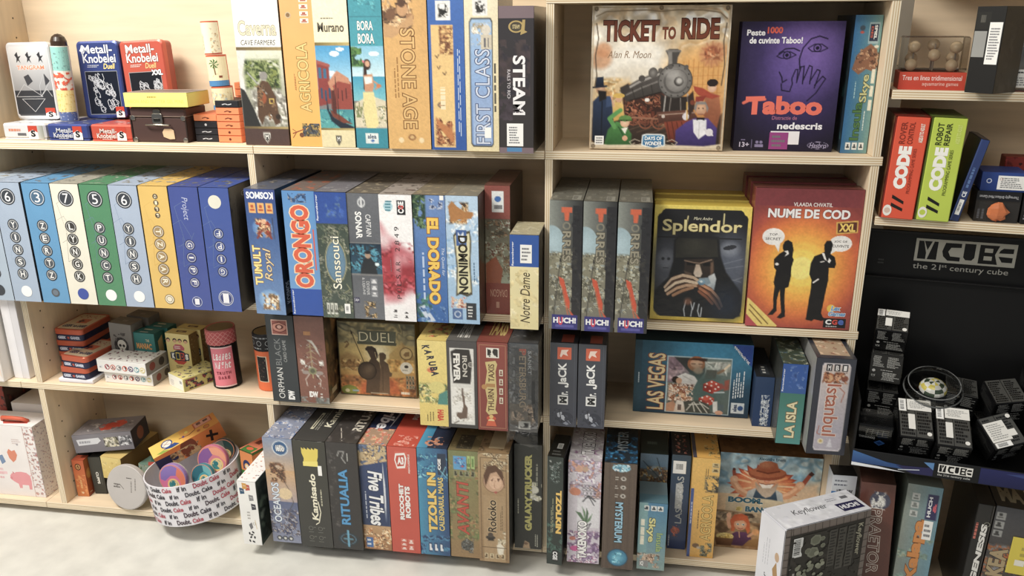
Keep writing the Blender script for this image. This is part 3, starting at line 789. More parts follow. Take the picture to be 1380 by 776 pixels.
F.P([(40, 89.4), (43, 88.6), (54, 88.6), (57, 89.4), (57.4, 97), (53, 98.2), (48.6, 99.4), (44, 98.2), (39.6, 97)], 'dfe8ea', so=.5).P([(40.8, 90.2), (44, 89.6), (53, 89.6), (56.2, 90.2), (56.4, 96.4), (52.6, 97.4), (48.6, 98.5), (44.6, 97.4), (40.6, 96.4)], '2f7fae', '1f5f92', so=.5).T('DAYS OF', 42, 90.4, 55, 93.2, 'f1f5f4', 0, None, .03).T('WONDER', 42, 94, 55, 97, 'f1f5f4', 0, None, .03)
for s_ in (1, -1): F.L([(48.5 + s_ * 10, 94), (48.5 + s_ * 14, 92.6), (48.5 + s_ * 18, 94.6), (48.5 + s_ * 16, 96.6), (48.5 + s_ * 14, 95.4)], .6, 'b8ac98').L([(48.5 + s_ * 9, 96), (48.5 + s_ * 13, 97)], .5, 'b8ac98')
F.L([(1, 1), (99, 1), (99, 99), (1, 99), (1, 1)], 1.2, 'c2b296')
for x, y in ((3, 2), (97, 2), (3, 98), (97, 98), (50, 1.5)): F.E(x, y, 1.6, '6a5a48', c2='a8987c')
F.L([(3, 7), (10, 4), (24, 3.4), (40, 3), (50, 4), (62, 3), (80, 3.4), (92, 5), (97, 9)], .7, '8a765a').L([(3.4, 12), (5, 22), (3, 34), (4.4, 48), (3, 56)], .8, '5a4b3a').L([(97, 12), (95.6, 24), (97.4, 40), (96, 54)], .8, '5a4b3a')
g.sticker(F, 4.2, 90.5, 11, 97, 'paper_tag', n=3, seed=6)
g.done()

g = Game('dark violet face-out game box with a line drawn face and hand', .377, .058, S1, .2165, .281, .07, '2a2048', 'face-out games beside the locomotive game', split='y', mat=M_CARD)
F = g.F.raster(140)
V = hexc('2a1f4a'); W = hexc('6a4aa0')
F.R(0, 0, 100, 100, '262038', '1d182c').E(60, 32, 46, '55428a', 1.2, so=1.3, al=.85).E(66, 22, 26, '8b6cbc', 1.3, so=1.4, al=.75).E(50, 40, 20, '64509a', 1.0, so=1.4, al=.5)
F.T('Peste', 5, 6, 23, 10.5, 'f2f0f4', 0, None, .03).T('1000', 25, 4, 40, 9, 'e8604a', 0, None, .04).T('de cuvinte Taboo!', 8, 11.5, 60, 16.5, 'f2f0f4', 0, None, .03)
K = '17102a'
F.L([(38, 24), (44, 20.5), (52, 20), (58, 22)], 1.2, K).L([(36, 26), (42, 22.8), (49, 22.6), (55, 25), (48, 27.6), (41, 27.6), (36, 26)], .9, K).ring(46, 25.2, 4, 1, K).E(46, 25.2, 1.8, K)
F.L([(60, 36), (58.5, 28), (61, 20), (68, 13), (76, 11), (84, 13)], 1.2, K).L([(66, 20), (72, 17), (79, 17), (85, 20), (78, 22.6), (70, 22.4), (66, 20)], .9, K).ring(75, 19.8, 4, 1, K).E(75, 19.8, 1.8, K).L([(40, 38), (43, 42), (44, 46), (48, 44)], 1.2, K)
F.L([(43, 47), (44, 52), (52, 53), (54, 47), (53, 43), (56, 36), (58, 36), (58, 44)], 1.1, K).L([(58, 46), (61, 34), (64, 33.5), (64, 47)], 1.1, K).L([(64, 45), (69, 33), (72, 34), (71, 47)], 1.1, K).L([(71, 45), (77, 36), (80, 37), (76, 50)], 1.1, K).L([(76, 48), (83, 41), (86, 43), (78, 54), (70, 60)], 1.1, K)
F.T('Taboo', 9, 57, 86, 71.5, 'f0705a', 0, None, .05, arc=.04).L([(7, 62), (12, 60), (28, 59)], 3, 'f0705a').T('Distractie de', 37, 72, 62, 75, 'b06a8a', 0, None, .01).T('nedescris', 43, 77, 88, 82.5, 'f2f0f4', 0, None, .03)
F.T('13+', 6, 93, 16, 97, 'cfc8e0', 0, None, .02).lines(7, 90.5, 15, 92, 1, '8a80a8').L([(18.5, 91), (18.5, 97.5)], .5, '8a80a8').E(24, 93, 1.6, '8a80a8').E(28, 93, 1.6, '8a80a8').R(22, 94.5, 30, 97, '8a80a8').T('Hasbro', 77, 93, 94, 97, 'b9b0d4', 0, None, 0, sh=.3).ring(85.5, 95, 10.5, .6, 'b9b0d4', .35)
g.sticker(F, 37, 84, 66, 94.5, 'price_sticker', 'f0eef2', 0)
g.sticker(F, 36, 85, 55, 98.5, 'promotion_sticker', '9c3f86', 3)
g.done()

g = Game('blue green slim spine beside the violet game, with cliff and tower on it', .6085, .045, S1, .056, .293, .17, '2f6f98', 'face-out games beside the locomotive game', lean=0)
F = g.F.raster(32)
F.RH(0, 0, 100, 100, '2a6a9c', '6f9a94').E(30, 9, 10, '3a4a58', 1).E(30, 12, 8, 'b84a3a', .5).R(56, 5, 92, 20, '9ab4b8').R(59, 6.5, 88, 18.5, '26324a').T('SPIEL', 74, 7, 84, 17, 'f2f2ee', -90, None, .03).T('DES', 62, 8, 70, 16, 'd05a3a', -90, None, .02)
F.P([(8, 38), (20, 28), (40, 24), (66, 20), (92, 24), (100, 34), (92, 40), (60, 38), (34, 42)], '8f5f42').B(10, 22, 100, 40, ['a8744e', '6f4732', 'c49a74', '54382a'], 30, 9, 4).E(88, 22, 8, 'e6ddc8', .7)
F.T('Insula', 30, 62, 62, 90, '4d7a3c', 90, '274a2c', .01, .04).T('Skye', 48, 42, 82, 62, 'c9c88a', 90, '4a4a26', .02, .04).R(84, 38, 96, 48, 'e6e2cc').R(84, 50, 94, 58, 'e6e2cc').R(82, 60, 94, 68, 'e6e2cc').lines(70, 68, 78, 84, 1, 'c8d8d4', 2, True).lines(24, 40, 32, 60, 1, '9ac0c8', 3, True).icons(14, 92, 88, 97, 3, 'ecece8', '333c44')
g.L.R(0, 0, 100, 100, '20303c').B(0, 10, 100, 90, ['2c4a58', '3b6a70', '1b242c'], 16, 20, 2)
g.done()

# ------------------------------------------------------------------ second shelf: the row of abstract games
GP = 'round-lettered abstract game spines'


def chips(F, word, v0, v1, ring, fill, ink, rot=0, u=50, r=17):
    r *= 1.06
    n = len(word)
    for i, ch in enumerate(word):
        v = v0 + (v1 - v0) * i / max(1, n - 1); rv = r * F.w / F.h
        F.E(u, v, r, ring).E(u, v, r * .88, fill).ring(u, v, r * .8, r * .07, 'e2e2de')
        k = .14 if ch == 'I' else .38
        if rot in (90, -90): F.T(ch, u - r * .45, v - rv * k * 1.1, u + r * .45, v + rv * k * 1.1, ink, rot, None, .02)
        else: F.T(ch, u - r * k, v - rv * .5, u + r * k, v + rv * .5, ink, rot, None, .02)


def net(F, c):
    for a, b, d, e in ((12, 16, 40, 12), (0, 30, 30, 26), (14, 16, 40, 50), (30, 26, 60, 40), (10, 48, 40, 44), (40, 50, 70, 36), (20, 64, 50, 60), (30, 40, 20, 64)): F.L([(a, b), (d, e)], .8, c)


SP = [('YNSH', -1.5215, 'a9b8c8', 'second pale grey-blue spine of the row, cut by the picture edge', '', 0),
      ('YINSH', -1.4425, 'a3b3c8', 'pale grey-blue spine with a 6 badge beside the sky-blue spine with 3', '6', 0),
      ('ZERTZ', -1.3595, '5f9ac6', 'sky-blue spine with a 3 badge in the abstract row', '3', 0),
      ('LYNGK', -1.2805, 'e4dfce', 'cream white spine with a 7 badge in the abstract row', '7', 0),
      ('PUNCT', -1.2010, '4d8a62', 'green spine with a 5 badge in the abstract row', '5', 0),
      ('YINSH', -1.1225, 'a5b4ca', 'pale grey-blue spine with a 6 badge between the green and the yellow spine', '6', 0),
      ('TZAAR', -1.0425, 'dfb85c', 'yellow spine with brown round letters in the abstract row', '', -90),
      ('GIPF', -.9630, '41529a', 'violet-blue spine with round letters next to the yellow spine', '', -90),
      ('GIPF', -.8835, '3f57a0', 'deep blue spine with a white disc at its head and black flank', '1', 180)]
for i, (wd, x, col, lab, num, rot) in enumerate(SP):
    g = Game(lab if i else 'pale grey-blue spine ending the abstract row, beyond the one with a 6', x, -.07, S2, .0765, .3155, .275, col, GP, tray='2c2e34')
    F = g.F; dk = '5d5346' if wd == 'TZAAR' else '26282e'
    F.R(0, 0, 100, 100, col, col)
    net(F, {'LYNGK': '8a8578', 'TZAAR': 'd2a848'}.get(wd, col if i not in (7, 8, 4, 5) else '6f86a8'))
    if i == 8:
        F.E(50, 11, 22, 'e0dccb'); chips(F, 'FPIG', 36, 67, '20284a', '46558f', 'e2e2e6', 180, r=17); F.E(50, 89, 26, 'cfd4e2').E(50, 89, 24, '2c3a78').ring(50, 89, 21, 1.5, 'c8cede').T('1', 40, 85, 60, 93, 'e8e8ee', 180, None, .02)
    elif wd == 'GIPF':
        F.T('Project', 36, 8, 62, 26, 'b9c0dc', -90, None, 0, sh=.2); chips(F, 'GIPF', 46, 77, '262c5a', '4d5488', 'e2e2e6', -90, r=17); F.E(50, 93, 18, 'b9c0dc').E(50, 93, 16, '35427c').T('1', 42, 90.5, 58, 95.5, 'e8e8ee', -90, None, .02)
    elif wd == 'TZAAR':
        for k in range(4): F.E(56, 8 + 5 * k, 9, '5a4a38').T('GIPF'[k], 52, 6.6 + 5 * k, 60, 9.4 + 5 * k, 'f0e4c0', -90, None, .02)
        chips(F, wd, 36, 77, '6a563c', 'a58a5e', 'f2ead2', -90, r=19); F.E(56, 92, 17, '6a563c').E(56, 92, 15, 'e9dfc4').ring(56, 92, 11, 2, '7d6a4a')
    else:
        if num: F.E(50, 11.5, 28, '1f2126').E(50, 11.5, 26, '3b4048' if wd != 'ZERTZ' else '4a6a86').ring(50, 11.5, 24, 2, 'dfe1e4').T(num, 40, 7.6, 60, 15.4, 'f0f0f0', 0, None, 0)
        chips(F, wd.replace('YNSH', 'YINSH'), 34.5, 76, '2a2c32', '51565e' if wd != 'LYNGK' else '3e3c38', 'f0efec', 0, r=19)
        c2 = {'LYNGK': '3b51a4', 'ZERTZ': '6a7684', 'YNSH': '3c4046'}.get(wd, 'efefee'); F.E(52, 91, 20 if i != 2 else 15, '54575c' if i == 2 else c2).E(52, 91, 19 if i != 2 else 10, c2)
    g.T.R(0, 0, 100, 100, {'LYNGK': 'a6a294'}.get(wd, col)).B(5, 5, 95, 95, ['9a9488', '6d7078', 'b8b4a8', '55524c'], 14, 16, i)
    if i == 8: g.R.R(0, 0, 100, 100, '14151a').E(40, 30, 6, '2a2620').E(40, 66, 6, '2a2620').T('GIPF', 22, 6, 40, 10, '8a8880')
    if i == 2:
        for k in range(4): g.L.E(96, 42 + 9 * k, 8, '2a2c32')
    g.done()

# ------------------------------------------------------------------ second shelf: large colourful spines
MID = 'large colourful spines on the second shelf'
top = lambda g, c, cols, sd: (g.T.R(0, 0, 100, 100, c), g.T.B(4, 4, 96, 96, cols, 14, 16, sd))
g = Game('night blue spine with white and gold lettering and cartoon fighters', -.765, -.074, S2, .079, .316, .275, '27406e', MID, yaw=-2, tray='16181e')
F = g.F.raster(32)
F.R(0, 0, 100, 100, '2c4a86', '6d8fbc').R(0, 0, 100, 9, '3b4f8e').T('KOSMOS', 6, 2, 94, 7.4, 'eef0f4', 180, None, .04).icons(8, 10.5, 92, 18, 3, 'e8b060', 'b8542e').E(50, 30, 34, '4f7ab4', .9, 'a8c4e0').E(50, 88, 38, '6a96c8', .9, 'c4d8ea')
F.B(24, 22, 80, 38, ['b04a34', 'd88a5a', 'e8c090', '7a2e24', '3a2a2a'], 22, 13, 4).E(54, 25, 8, 'e2b088').L([(30, 38), (46, 32)], 6, '8a3a2a').L([(60, 33), (76, 38)], 6, '8a3a2a').L([(84, 22), (86, 38)], 2.4, '3a3a44')
F.T('TUMULT', 8, 44, 34, 76, 'f4e08a', 90, '8a5a20', .03, .04).T('Royal', 42, 46, 74, 72, 'e6d0a0', 90, '6a4a26', .0, .04, sh=.25)
F.B(22, 82, 84, 97, ['e0d0b0', 'b8905a', '9a6a3a', 'f0e8d8', '5a4a3a'], 26, 12, 6)
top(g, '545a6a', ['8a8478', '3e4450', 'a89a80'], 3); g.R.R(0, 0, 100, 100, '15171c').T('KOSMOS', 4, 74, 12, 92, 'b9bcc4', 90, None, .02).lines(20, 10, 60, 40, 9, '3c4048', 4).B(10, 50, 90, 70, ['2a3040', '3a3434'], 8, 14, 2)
g.done()

g = Game('light blue spine with big orange-red upright lettering', -.6715, -.07, S2, .081, .3135, .275, '4d82bc', MID)
F = g.F
F.R(0, 0, 100, 78, '5a92cc', '6a9cd0').R(0, 78, 100, 100, '2450a8').B(18, 2, 74, 9, ['3a5a86', 'b8b4a8', '2a3a58'], 12, 9, 2)
F.T('ORONGO', 20, 11, 78, 77, 'dd5a36', 90, 'f3d2a8', .05, .05).L([(88, 30), (88, 62)], 4, 'dd5a36').T('Ravensburger', 4, 79, 11, 99, 'e8ecf4', 90, None, .02)
top(g, '7a6a62', ['a0563c', '5a606e', '8a8478', 'b46a4a'], 5); g.done()

g = Game('dark green garden spine with an oval script title and blue head', -.5885, -.077, S2, .0785, .3135, .275, '3d4a42', MID)
F = g.F.raster(32)
F.R(0, 0, 100, 24, '2a4f9e').T('Ravensburger', 3, 2, 11, 22, 'e8ecf4', 90, None, .02).B(30, 2, 96, 20, ['3c62b2', '55749c'], 8, 14, 2).R(0, 24, 100, 100, '3c4a40', '46524a').B(0, 24, 100, 100, ['4f5e4e', '6a705e', '2c362e', '7f8272', '55604a', '9a9a86'], 90, 12, 8)
F.E(54, 54, 34, 'a8a076', 2.0).E(54, 54, 31, '54748c', 2.05).E(54, 54, 28, '6286a0', 2.05).T('Sanssouci', 40, 34, 68, 76, 'f0ecd2', 90, '38485a', .01, .03).icons(12, 88, 50, 97, 3, 'cfd0c4', '6a6a60')
for s_ in (1, -1): F.L([(54 + s_ * 30, 72), (54 + s_ * 40, 76), (54 + s_ * 22, 79)], 2, 'b0a878')
g.sticker(F, 72, 88, 90, 96, n=0, code='v'); top(g, '76747a', ['56585e', 'a09a8c', '8a8a90'], 7); g.done()

g = Game('slate grey spine with white lettering and a submarine commander picture', -.5105, -.075, S2, .0795, .3125, .275, '5d6068', MID)
F = g.F.raster(34)
F.R(0, 0, 100, 38, '696c72', '5f6269').E(46, 7, 12, 'd0d2d4', 1.2).E(46, 7, 8, '696c72', 1.2).R(43, 3, 49, 11, 'd0d2d4').T('SONAR', 24, 14, 44, 35, 'f0f0ee', -90, None, .03).T('CAPTAIN', 56, 16, 72, 33, 'e2e2e2', -90, None, .01)
F.R(0, 39, 100, 63, '142c40', '2a5a72').B(0, 39, 100, 63, ['1c4a60', '3f86a0', '0f1c28', '5aa4b8', '2a2a30'], 44, 13, 5).P([(30, 63), (40, 52), (60, 48), (78, 54), (84, 63)], '20262c').E(56, 48, 9, 'b09078', 1.1).E(56, 45.6, 10, '1a1f28', .5).E(84, 55, 7, 'dff0f4', .8)
F.R(0, 64, 100, 100, '5f6268', '6a6d74').T('DEVENIR', 46, 69, 56, 80, 'cfd0d2', -90, None, .0).T('& LEJEUNE', 32, 66, 42, 80, 'cfd0d2', -90, None, .0).R(4, 82, 22, 87, '3c3a58').T('14+', 6, 83, 20, 86, 'e8e8ee').B(34, 85, 76, 99, ['d8b070', '8a6a3a', '2a2622', 'e8d0a0'], 20, 8, 3).icons(60, 66, 80, 82, 3, '8a8c92', 'd8d8da', True)
top(g, '6e665a', ['8a8070', '4c4a48', 'a4987e'], 9); g.done()

g = Game('white spine with a deep red nebula and spaced black lettering', -.4305, -.078, S2, .079, .312, .275, 'f0eeee', MID)
F = g.F.raster(34)
F.R(0, 0, 100, 100, 'f3f1f1', 'f1eff0').P([(0, 22), (24, 32), (60, 40), (100, 44), (100, 74), (60, 84), (0, 86)], 'c8606a', 'd89aa0', so=22, al=.9).E(20, 54, 46, 'a42634', 1.3, so=1.2, al=.9).E(84, 62, 44, '941c2a', 1.1, so=1.2, al=.9).E(30, 70, 34, 'b8404c', 1.2, so=1.2, al=.7).B(0, 36, 100, 80, ['a82a36', '8a1c28', 'c8606c', 'b03a46'], 16, 22, 4).E(70, 50, 20, 'dca0a6', .9, so=1.3, al=.7).E(10, 36, 22, 'f0e4e6', 1.2, so=1.2, al=.8).E(92, 84, 28, 'f1e9eb', 1, so=1.2, al=.9).E(48, 54, 10, 'f2dcde', 3.4, so=1.3, al=.55)
for k, ch in enumerate('PULSAR 2849'):
    if ch != ' ': F.T(ch, 43, 78.4 - 5.4 * k, 57, 81.6 - 5.4 * k, '2a2428', 90, None, .0)
F.E(28, 9, 14, 'a8d0dc', 1.1).lines(18, 4, 40, 13, 4, '4a8a9c', 2).R(54, 4, 80, 15, '15151a').T('CGE', 58, 5, 76, 14, 'f2f2f2', 90, None, .05).T('G', 59, 8, 75, 11, 'd03a30', 90, None, .05).lines(26, 44, 30, 60, 1, '8a6a70', 4, True)
F.icons(26, 90, 44, 98, 2, 'f1eff0', '4a4648', True).icons(62, 91, 78, 98, 2, 'f1eff0', '2a2628', True)
top(g, 'a59a90', ['7a5a54', 'c4bab0', '5c5650'], 11); g.done()

g = Game('jungle blue spine with thick yellow upright block lettering', -.3505, -.075, S2, .0775, .312, .275, '2f5fa0', MID)
F = g.F.raster(32)
F.R(0, 0, 100, 100, '6f8fc4', '2c62a8').B(0, 0, 42, 26, ['4a6a4c', '2f4a3c', '6a865a', '26402e'], 34, 12, 3).B(0, 76, 60, 100, ['3a6a6a', '2a505a', '4a8a78'], 20, 12, 5).B(48, 2, 96, 11, ['5a7ab0', '2c3e6a', 'c8ccd8'], 14, 8, 6)
F.T('EL DORADO', 42, 17, 78, 85, 'f2c646', -90, '8a4a1c', .05, .045).lines(22, 24, 32, 82, 1, 'b8cae8', 4, True, .6).T('The Quest for', 84, 40, 94, 62, 'd8e0ee', -90, None, 0, sh=.2).P([(6, 88), (26, 86), (60, 99), (34, 100)], 'c8d4e4').B(8, 86, 96, 100, ['4a7ab8', '1f4a8a', '7aa0cc'], 14, 10, 9)
g.sticker(F, 84, 0, 96, 3.4, n=0); top(g, '857a66', ['a89878', '5f5a50', '96845c'], 13); g.done()

g = Game('pale blue sky spine with a medieval banner title and a reclining figure', -.2725, -.074, S2, .0765, .3125, .275, '8fb4d8', MID, tray='2a2a30')
F = g.F.raster(34)
F.R(0, 0, 100, 100, 'b8d2ea', '9cc0e0').B(0, 10, 100, 70, ['d8e6f2', 'a8c8e4', 'e8f0f4', '8ab0d4'], 24, 18, 2).B(8, 4, 74, 22, ['a8743e', '6a4424', 'd8a868', '3f2c1c', 'e0c090'], 30, 11, 4).E(74, 14, 12, 'c88a5a', .8).P([(8, 8), (20, 4), (36, 8), (60, 12), (86, 12), (80, 17), (40, 18), (16, 20)], 'b0783e')
F.P([(22, 30), (34, 26), (62, 27), (74, 26), (78, 34), (74, 52), (78, 76), (62, 78), (40, 76), (26, 78), (30, 54)], '4a4230').P([(26, 31), (36, 28), (62, 29), (72, 28), (74, 34), (70, 52), (74, 74), (62, 76), (40, 74), (30, 76), (34, 54)], 'dcd4a8').T('DOMINION', 36, 30, 66, 76, '2c2618', -90, None, .04).R(30, 26, 62, 38, '3f62a0').P([(36, 27), (44, 30), (54, 27), (58, 36), (40, 36)], 'dfe6ee')
F.B(8, 78, 60, 88, ['c8604a', 'e8b090', 'd8cfc0', '9a4a3a'], 16, 10, 6).R(14, 88, 46, 97, '4a6a9c').ring(30, 92.5, 11, 3, 'd8e2ee').R(58, 83, 90, 97, '2c3038').lines(62, 85, 86, 95, 4, 'd8d8d4', 3).lines(82, 44, 88, 66, 1, '4a6a8a', 7, True)
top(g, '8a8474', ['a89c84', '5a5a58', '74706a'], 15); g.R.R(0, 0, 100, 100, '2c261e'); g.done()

g = Game('brown dragon game spine set back behind the cream box', -.1945, .004, S2, .061, .323, .215, '7d4638', MID, tray='3a2620')
F = g.F.raster(30)
F.R(0, 0, 100, 25, '8e4a40').R(28, 4, 76, 20, 'e2e4e4').E(52, 10, 13, '3a6aae', .9).lines(34, 13, 70, 19, 1, '5a5a60', 2).R(0, 25, 100, 75, '5c5446', 'a8b4a4').B(0, 25, 100, 75, ['74705c', '4a4436', '9aa492', 'b8c4b8', '8a6a4c', '6a3a2c'], 60, 16, 7).P([(0, 60), (40, 54), (70, 64), (60, 76), (0, 76)], '9c5438').R(0, 75, 100, 100, '8a3f34').T('DRAGON', 18, 80, 86, 86, 'c89a86', 180, None, .0).lines(40, 89, 62, 96, 1, 'c89a86', 3, False, .7)
top(g, '70443a', ['8a5a4c', '4e342c'], 17); g.done()

g = Game('short cream spine with a blue head and black script lettering', -.1195, -.091, S2, .067, .2295, .125, 'e6d8a4', MID)
F = g.F
F.R(0, 0, 100, 33, '2656a6').T('Ravensburger', 6, 7, 15, 32, 'eef0f4', 90, None, .02).R(0, 33, 100, 100, 'e8dca8', 'e2d49a').B(0, 36, 100, 98, ['e0cf96', 'eee4ba', 'd8c78c'], 16, 24, 3).T('Notre Dame', 36, 39, 70, 93, '4a3c22', 90, None, .005, sh=.25)
g.sticker(F, 36, 10, 76, 29, n=4, seed=5); top(g, 'b8ae8c', ['98907a', 'd4cba8', '70706a'], 19); g.done()

TW = 'three grey shrink-wrapped tower games'
g = Game('grey tower game with an orange pennant nearest the cream Ravens-blue headed box', -.0295, -.078, S2, .0745, .3095, .28, '55544e', TW, tray='2a2a2c')
g.o['label'] = 'grey tower game with orange pennant, the one next to the wooden upright'
F = g.F.raster(36)
F.RH(0, 0, 100, 100, '8f948c', '2c2c2c').E(6, 34, 42, '9cb4bc', 1.5, 'b4cdd6').R(0, 40, 70, 100, '8a866e', '757266').B(0, 38, 74, 86, ['a8a48c', '6d6a58', 'c2bea4', '8b8f88', '585648', '97a09c'], 60, 13, 3).R(70, 4, 100, 88, '26262a').B(66, 8, 100, 86, ['2c2c30', '3a3834', '1c1c20'], 20, 12, 5)
F.P([(36, 5), (68, 5), (68, 9), (60, 9), (58, 15), (46, 15), (44, 9), (36, 9)], 'd2603a').ring(52, 19, 12, 4, '8c8674').T('RRES', 40, 23, 66, 46, '9a9480', -90, '4c4638', .02, .04)
F.L([(34, 44), (14, 92)], 2.4, '3a3834').P([(32, 46), (36, 41), (38, 47)], '2c2a28').P([(30, 58), (46, 60), (56, 70), (66, 78), (64, 84), (84, 90), (70, 88), (54, 80), (44, 68), (34, 64)], 'd0502e').L([(40, 66), (60, 88)], 3, 'c8623c')
F.R(10, 88, 90, 100, '34327e').T('HUCH!', 14, 90.4, 86, 95, 'f2f2f4', 0, None, .05).T('U', 30, 90, 44, 96.6, 'd8405a', 0, None, .05).R(20, 96, 80, 98, '5a58a4')
g.T.R(0, 0, 100, 100, '6f6d62').B(5, 5, 95, 95, ['8d8a7c', '55534a', '3c3a36'], 16, 16, 3).R(66, 80, 92, 97, '9a988c').lines(68, 82, 90, 95, 4, '3c3a36', 3)
tower = g.done()
copy_thing(tower, (.0475 + .037, -.082, tower.location.z), 'grey tower game with orange pennant, middle of the three alike')
copy_thing(tower, (.125 + .037, -.081, tower.location.z), 'grey tower game with orange pennant, the one next to the gold-framed black cover')

# ------------------------------------------------------------------ second shelf: face-out games
FO = 'face-out games on the second shelf'
SPL = 'stack of yellow-framed face-out games'
g = Game('yellow-framed face-out game with a hooded jeweller holding a gem, front of its stack', .207, .016, S2, .221, .281, .066, 'e2c63c', SPL, split='y', tray='c9b23a', pit=-2)
F = g.F.raster(140)
F.R(0, 0, 100, 100, 'ecd454', 'e4c63c')
oct_ = [(11, 3.2), (89, 3.2), (91.5, 4.6), (93, 7), (95.4, 8), (96.6, 10), (96.6, 90), (95, 92.6), (92, 94), (91, 96), (89, 97), (11, 97), (9, 96), (8, 94), (5, 92.6), (3.4, 90), (3.4, 10), (4.6, 8), (7, 7), (8.5, 4.6)]
F.P(oct_, '17171a', so=.6)
F.E(14, 52, 17, '565a66', 1.9, so=1.0, al=.9).E(14, 47, 8, '7b7f8a', 1.3, so=.8, al=.8).E(11, 46, 1.6, '2a2c32', so=.8).E(17, 46, 1.6, '2a2c32', so=.8).L([(12, 54), (17, 54)], .9, '34363c')
F.E(82, 52, 20, '5f6676', 1.8, so=1.0, al=.95).E(80, 36, 9, '8a909c', .8, so=.9, al=.8).E(80, 34.6, 7, '2c2e36', .35, rot=-12)
for a, b, c_, d_ in ((70, 50, 94, 44), (70, 54, 95, 50), (74, 60, 94, 64), (76, 66, 95, 60)): F.L([(a, b), (c_, d_)], .8, '8f96a4', .6)
F.P([(22, 30), (26, 26), (68, 26), (71, 42), (78, 56), (92, 70), (96, 76), (96, 94), (90, 96), (8, 96), (4, 92), (4, 74), (18, 62), (22, 48)], '121214', '16181d', so=2)
F.P([(23, 30), (27, 27), (66, 27), (69, 44), (24, 45)], '26241f', '34322a', so=1.5).E(40, 34, 12, '4a483c', .7, so=1.0, al=.6).L([(24, 45.4), (69, 43.6)], 1.2, '0e0e10')
F.P([(34, 46), (64, 44.6), (66, 54), (64, 62), (56, 66), (42, 64), (34, 58)], '3f3129', '2b221d', so=1.6).P([(36, 48.4), (46, 49), (46, 51), (37, 51)], '120e0c', so=1).P([(53, 49), (64, 47), (62, 51), (54, 51.4)], '120e0c', so=1).L([(34, 47), (44, 48.6), (50, 49), (62, 45.6)], 1.3, 'a88a72', .85)
F.P([(46, 50), (50, 50), (53.4, 58), (51.6, 61), (46.4, 61), (44, 58)], 'd9bfa6', 'efdcc8', so=1.2).P([(61, 48), (64, 47), (65, 56), (62, 60)], '8a6a54', so=1.6, al=.8).P([(34, 56), (42, 58), (44, 62), (38, 62)], '7d6350', so=1.6, al=.7)
F.P([(60, 60), (66, 57), (68.4, 62), (67, 72), (62, 74), (58, 68)], 'dfe3e4', 'a9b4bb', so=1.2).P([(50, 62), (60, 61), (63, 66), (56, 69), (50, 68)], '8fa3b0', so=1.2)
F.P([(14, 72), (17, 66), (24, 60.6), (34, 58.6), (44, 60.6), (50, 64), (52, 68), (46, 70), (40, 72), (30, 75), (20, 77), (15, 76)], '6d4a36', '4a3226', so=1)
for p, c_ in (([(15, 71), (22, 63.6), (33, 60), (44, 61.6), (50, 64.6)], 'e0bf9e'), ([(16, 74), (26, 67), (36, 64.6), (48, 66.4)], 'efd4b4'), ([(18, 77), (28, 71.4), (38, 68.6), (48, 68.6)], 'd6ab86'), ([(24, 78), (34, 73.4), (44, 70.4)], 'b98862')): F.L(p, 3.4, c_).L([(x, y + 1.7) for x, y in p], .9, '3f2a1e')
F.P([(48, 68), (55, 66.6), (64, 70), (72, 77), (77, 86), (75, 89), (70, 85), (62, 79), (52, 74)], '7a4a32', '5a3222', so=1)
for p, c_ in (([(54, 68), (64, 72), (72, 79), (76, 86)], 'd79a70'), ([(52, 71), (61, 75.6), (68, 81.6), (74, 88)], 'b8744e'), ([(51, 73.6), (60, 79), (66, 84)], '96583a')): F.L(p, 2.8, c_).L([(x - .6, y + 1.5) for x, y in p], .7, '3a2016')
F.P([(48.6, 65), (51, 63.2), (55.4, 63), (57.6, 65), (55, 68), (51, 68)], '9cc0d4', '5d84a0', so=.7).P([(50.6, 64.6), (53, 63.8), (55, 65), (52.6, 66)], 'e9f4f8', so=.6)
for p in ([(38, 82), (36, 90), (37.4, 96)], [(43, 83), (45, 89), (44, 96)], [(47, 84), (45.6, 90)], [(52, 85), (51, 91), (53, 96)], [(55, 88), (54.4, 96)]): F.L(p, 1.1, 'd4dae0', .9)
F.E(40, 83, 4, 'a86a4a', 1, so=1.0, al=.7).E(80, 84, 16, '1f2a3c', 1.2, so=1.2, al=.8)
F.T('Splendor', 9, 12, 91, 25, 'e4d694', 0, '6a5a28', .015, .025).L([(35, 9), (33.5, 18)], 1.2, 'e4d694').L([(72, 6.5), (72, 20)], 1.4, 'e4d694').T('Marc Andre', 41, 9.5, 60, 12, 'e6e0c0', 0, None, 0, sh=.25).R(4, 26.5, 92, 28, '1c1c1e')
spl = g.done()
copy_thing(spl, (.207 + .1105, .0865, spl.location.z), 'yellow-framed game box standing directly behind the jeweller cover')
copy_thing(spl, (.2075 + .1105, .154, spl.location.z), 'yellow-framed game box at the back of its stack against the panel')

